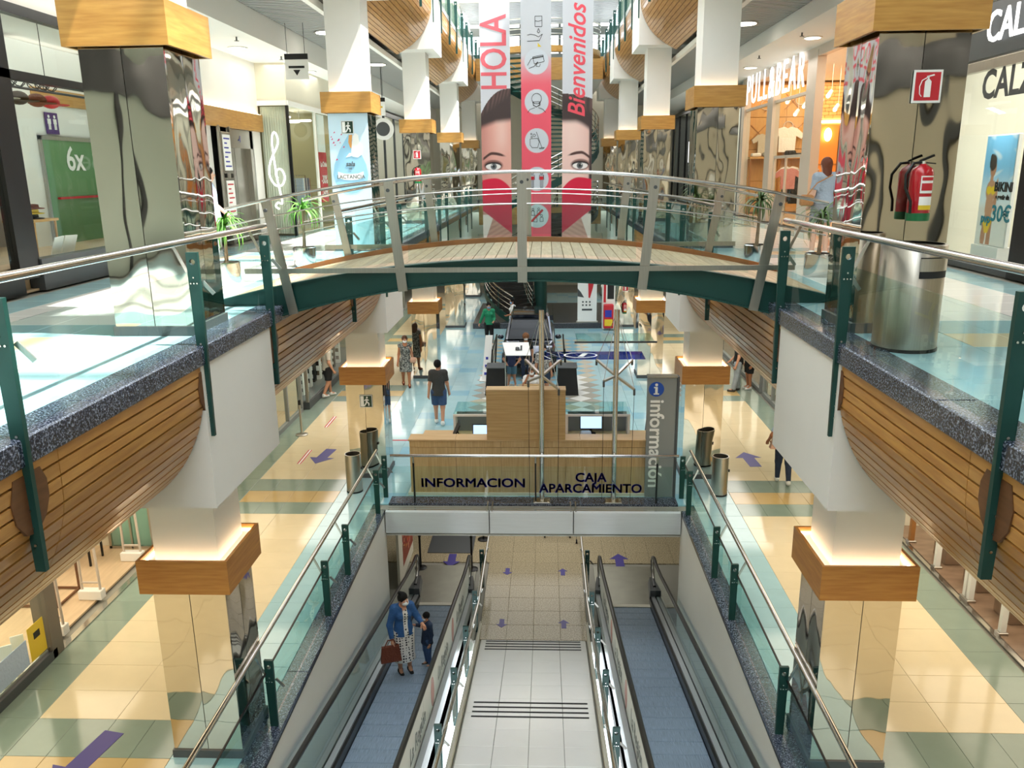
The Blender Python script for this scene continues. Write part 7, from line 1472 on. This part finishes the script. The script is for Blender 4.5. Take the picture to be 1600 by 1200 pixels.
        Vb, Fb = surf(bf, lo, hi, dd); put('trousers' if legs != 'shorts' else 'shorts', Vb, Fb, bottom)
    for S_ in 'LR':
        a = A['an' + S_]; sf = lambda P_: np.maximum(smin(cone(P_, a + np.array([0, .006, -.022]), a + np.array([0, -.085, -.028]), .028, .022), cone(P_, a + np.array([0, 0, -.01]), a, .031, .030), .01), (a[2] - .045) - P_[:, 2])
        Vs, Fs = surf(sf, a - .13, a + .07, dd * .8); put('shoe', Vs, Fs, shoes)
    return t
def held(name, label, cat, mb, m, loc, strap=None, sm_m=None):
    t = thing(name, label, cat, loc); mb.build('bag_body', M[m], t, smooth=50)
    if strap: MB().tube(strap, .012, 6).build('strap', M[sm_m or m], t, smooth=60)
    return t
WALK = dict(knL=(.056, -.045, .285), anL=(.055, -.06, .05), knR=(-.056, .02, .285), anR=(-.055, .12, .065), wrL=(.150, .03, .49), wrR=(-.150, -.06, .495))
# woman shopping, upper right
person('woman in grey-blue t-shirt and grey skirt with long auburn hair, upper right gallery', (5.30, 15.2, ZU), PI + .12, 1.74, 'blue_grey_tee', None, 'short', hair='long', hairm='hairred', skin='skinp', female=True, dress='grey_skirt', dhem=.36, shoes='white_shoe',
       pose=dict(elR=(.0, 0, 0)) and dict(elL=(.135, .03, .64), elR=(-.16, .03, .645), wrL=(.12, -.07, .53), wrR=(-.20, -.02, .50), knL=(.056, -.05, .285), anL=(.055, -.06, .05)), hem=.55)
held('shoulder_bag', 'small tan shoulder bag on the hip of the auburn haired woman', 'bag', MB().bevbox(4.86, 5.08, 15.05, 15.16, 6.02, 6.22, .03), 'tan_leather', (4.97, 15.1, 6.02), [(4.95, 15.06, 6.2), (5.1, 15.0, 6.42), (5.38, 15.05, 6.56)])
tag(MB().tube([(5.53, 15.15, 6.50), (5.56, 15.1, 6.3), (5.57, 15.08, 6.05), (5.56, 15.08, 5.92)], [.05, .075, .08, .05], 10, sq=.5).build('cardigan', M['pink_knit'], loc=(5.55, 15.1, 6.2), smooth=60), 'pink cardigan hanging over the arm of the auburn haired woman', 'cardigan')
person('person in pale blue and navy top half hidden behind the near left column', (-5.5, 14.1, ZU), PI * .6, 1.72, 'light_blue_cloth', 'pale_jeans', 'short', 'long', hair='short', skin='skinp', shoes='white_shoe', pose=dict(elL=(.15, -.02, .64), wrL=(.15, -.12, .55)))
# travelator: woman with child
ty = 13.25; tz_ = ZB + SL * (17.05 - ty); tz2 = ZB + SL * (17.05 - 13.75)
person('woman in denim jacket and polka dot dress riding the left travelator', (-2.36, ty, tz_), .45, 1.66, 'denim_jacket', None, 'long', hair='bun', mask='maskw', female=True, dress='polka', dhem=.17, open_front=True, shoes='black_shoe', hem=.50,
       pose=dict(head=(.01, -.03, .925), look=(.55, -.8, 0), elL=(.165, -.02, .665), wrL=(.185, -.11, .63), elR=(-.155, -.01, .64), wrR=(-.15, -.06, .49)), d=.011)
held('handbag', 'large brown leather handbag carried by the woman on the travelator', 'handbag', MB().hexa([(-2.72, 12.86, tz_ + .42), (-2.36, 12.98, tz_ + .42), (-2.40, 13.10, tz_ + .42), (-2.76, 12.98, tz_ + .42), (-2.70, 12.89, tz_ + .72), (-2.40, 12.99, tz_ + .72), (-2.42, 13.06, tz_ + .72), (-2.72, 12.96, tz_ + .72)]), 'brown_leather', (-2.56, 12.98, tz_ + .42), [(-2.66, 12.92, tz_ + .72), (-2.60, 12.97, tz_ + .84), (-2.5, 13.0, tz_ + .84), (-2.46, 13.01, tz_ + .72)])
person('child in dark denim jacket holding the hand of the woman on the travelator', (-1.99, 13.62, tz2), -.95, 1.14, 'denim_dark', 'denim_shorts', 'long', 'long', hair='short', mask='maskw', shoes='black_shoe', hem=.44,
       pose=dict(elR=(-.155, -.04, .70), wrR=(-.165, -.13, .73), head=(0, -.01, .925), look=(-.2, -1, 0)), d=.010)
# ground floor people
person('man in charcoal t-shirt and denim shorts walking away beside the desk', (-2.62, 21.1, 0), PI + .05, 1.79, 'grey_tee', 'denim_shorts', 'short', 'shorts', hair='short', mask='maskw', shoes='white_shoe', pose=dict(WALK, look=(-.35, -1, 0)), hem=.47)
person('woman in grey patterned dress with white mask walking towards us', (-4.2, 25.1, 0), .2, 1.66, None, None, hair='bob', hairm='hairbr', mask='maskw', skin='skin2', female=True, dress='pattern_dress', dhem=.31, shoes='brown_leather', pose=dict(WALK))
held('shoulder_bag', 'tan bag at the side of the woman in the patterned dress', 'bag', MB().bevbox(-4.02, -3.84, 24.92, 25.02, .82, 1.0, .03), 'pink_leather', (-3.93, 24.97, .82), [(-3.95, 24.98, 1.0), (-4.0, 25.02, 1.2), (-4.1, 25.06, 1.36)])
person('man in beige t-shirt and black shorts at the left display window', (-6.42, 23.9, 0), PI * .72, 1.74, 'beige_tee', 'black_cloth', 'short', 'shorts', hair='short', mask='maskw', shoes='white_shoe', pose=dict(WALK, look=(.5, -1, 0), wrR=(-.13, -.05, .50), wrL=(.13, -.05, .50)))
person('woman in green blazer with blue mask walking near the spiral stair', (-1.95, 31.5, 0), .15, 1.68, 'green_blazer', 'black_cloth', 'long', 'long', hair='bun', hairm='hairb', mask='maskb', female=True, shoes='white_shoe', pose=dict(WALK, elR=(-.17, .0, .65), wrR=(-.22, .02, .52), wrL=(.10, -.10, .58)))
held('handbag', 'black handbag on the arm of the woman in the green blazer', 'handbag', MB().bevbox(-1.78, -1.5, 31.2, 31.32, .72, .95, .03), 'black_cloth', (-1.64, 31.26, .72), [(-1.74, 31.26, .95), (-1.66, 31.3, 1.08), (-1.55, 31.26, .95)])
person('woman with long black hair in white beside the stair rail', (-1.05, 32.6, 0), -PI * .45, 1.68, 'white_cloth', 'white_cloth', 'short', 'long', hair='long', mask='maskb', skin='skin2', female=True, shoes='white_shoe', pose=dict(elL=(.16, -.04, .65), wrL=(.13, -.14, .62)))
person('child with curly light brown hair behind the tilted sign board', (-.36, 25.75, 0), .1, 1.58, 'black_cloth', 'denim_dark', 'short', 'long', hair='curly', hairm='haircurl', mask='maskw', shoes='white_shoe')
person('child in navy t-shirt and teal shorts with hands on hips', (-.80, 25.1, 0), -.1, 1.34, 'navy_tee', 'teal_shorts', 'short', 'shorts', hair='short', mask='maskb', shoes='white_shoe', pose=dict(elL=(.20, .03, .66), wrL=(.125, -.03, .57), elR=(-.20, .03, .66), wrR=(-.125, -.03, .57), anL=(.085, .01, .045), anR=(-.085, .01, .045)))
SIT = dict(hiL=(.05, 0, .295), hiR=(-.05, 0, .295), knL=(.065, -.24, .285), knR=(-.065, -.24, .285), anL=(.065, -.22, .045), anR=(-.065, -.22, .045), neck=(0, .01, .63), head=(0, -.01, .71), shL=(.105, .01, .585), shR=(-.105, .01, .585))
person('seated woman in white blouse with white mask facing us over the desk panel', (-.12, 22.42, 0), .05, 1.64, 'white_cloth', 'black_cloth', 'short', 'long', hair='bob', hairm='hairbr', mask='maskw', skin='skin2', female=True, shoes='black_shoe', seat=True, pose=dict(SIT, elR=(-.14, -.06, .47), wrR=(-.08, -.10, .62), elL=(.15, -.05, .45), wrL=(.10, -.16, .38)))
person('person in patterned shirt and dark shorts standing behind the left mast', (.22, 23.6, 0), .3, 1.66, 'pattern_shirt', 'denim_dark', 'short', 'shorts', hair='short', mask='maskb', shoes='black_shoe')
person('man in black t-shirt and pale jeans standing by the right shops', (6.2, 24.5, 0), -PI * .6, 1.76, 'black_cloth', 'pale_jeans', 'short', 'loose', hair='short', mask='maskw', shoes='grey_tee', pose=dict(elR=(-.16, -.03, .64), wrR=(-.11, -.13, .53), anL=(.07, -.05, .045)))
person('person in black shorts standing behind the man in pale jeans', (6.62, 24.75, 0), -PI * .45, 1.68, 'black_cloth', 'black_cloth', 'short', 'shorts', hair='short', skin='skin2', shoes='white_shoe')
person('woman in navy jeans walking half hidden by the right white bulkhead', (5.46, 16.85, 0), PI - .1, 1.68, 'light_blue_cloth', 'denim_dark', 'short', 'long', hair='long', hairm='hairbr', female=True, skin='skin2', shoes='white_shoe', pose=dict(WALK, elL=(.17, 0, .65), wrL=(.19, -.08, .56)))
held('handbag', 'pink-beige handbag of the woman in navy jeans', 'handbag', MB().hexa([(5.12, 16.72, .83), (5.30, 16.72, .83), (5.30, 16.86, .83), (5.12, 16.86, .83), (5.18, 16.75, 1.08), (5.28, 16.75, 1.08), (5.28, 16.83, 1.08), (5.18, 16.83, 1.08)]), 'pink_leather', (5.2, 16.8, .83), [(5.2, 16.79, 1.08), (5.24, 16.8, 1.2), (5.27, 16.79, 1.08)])
person('person in black clothes mostly hidden behind the right wood collar', (6.12, 15.3, 0), PI, 1.7, 'black_cloth', 'black_cloth', 'long', 'long', hair='short', shoes='black_shoe')
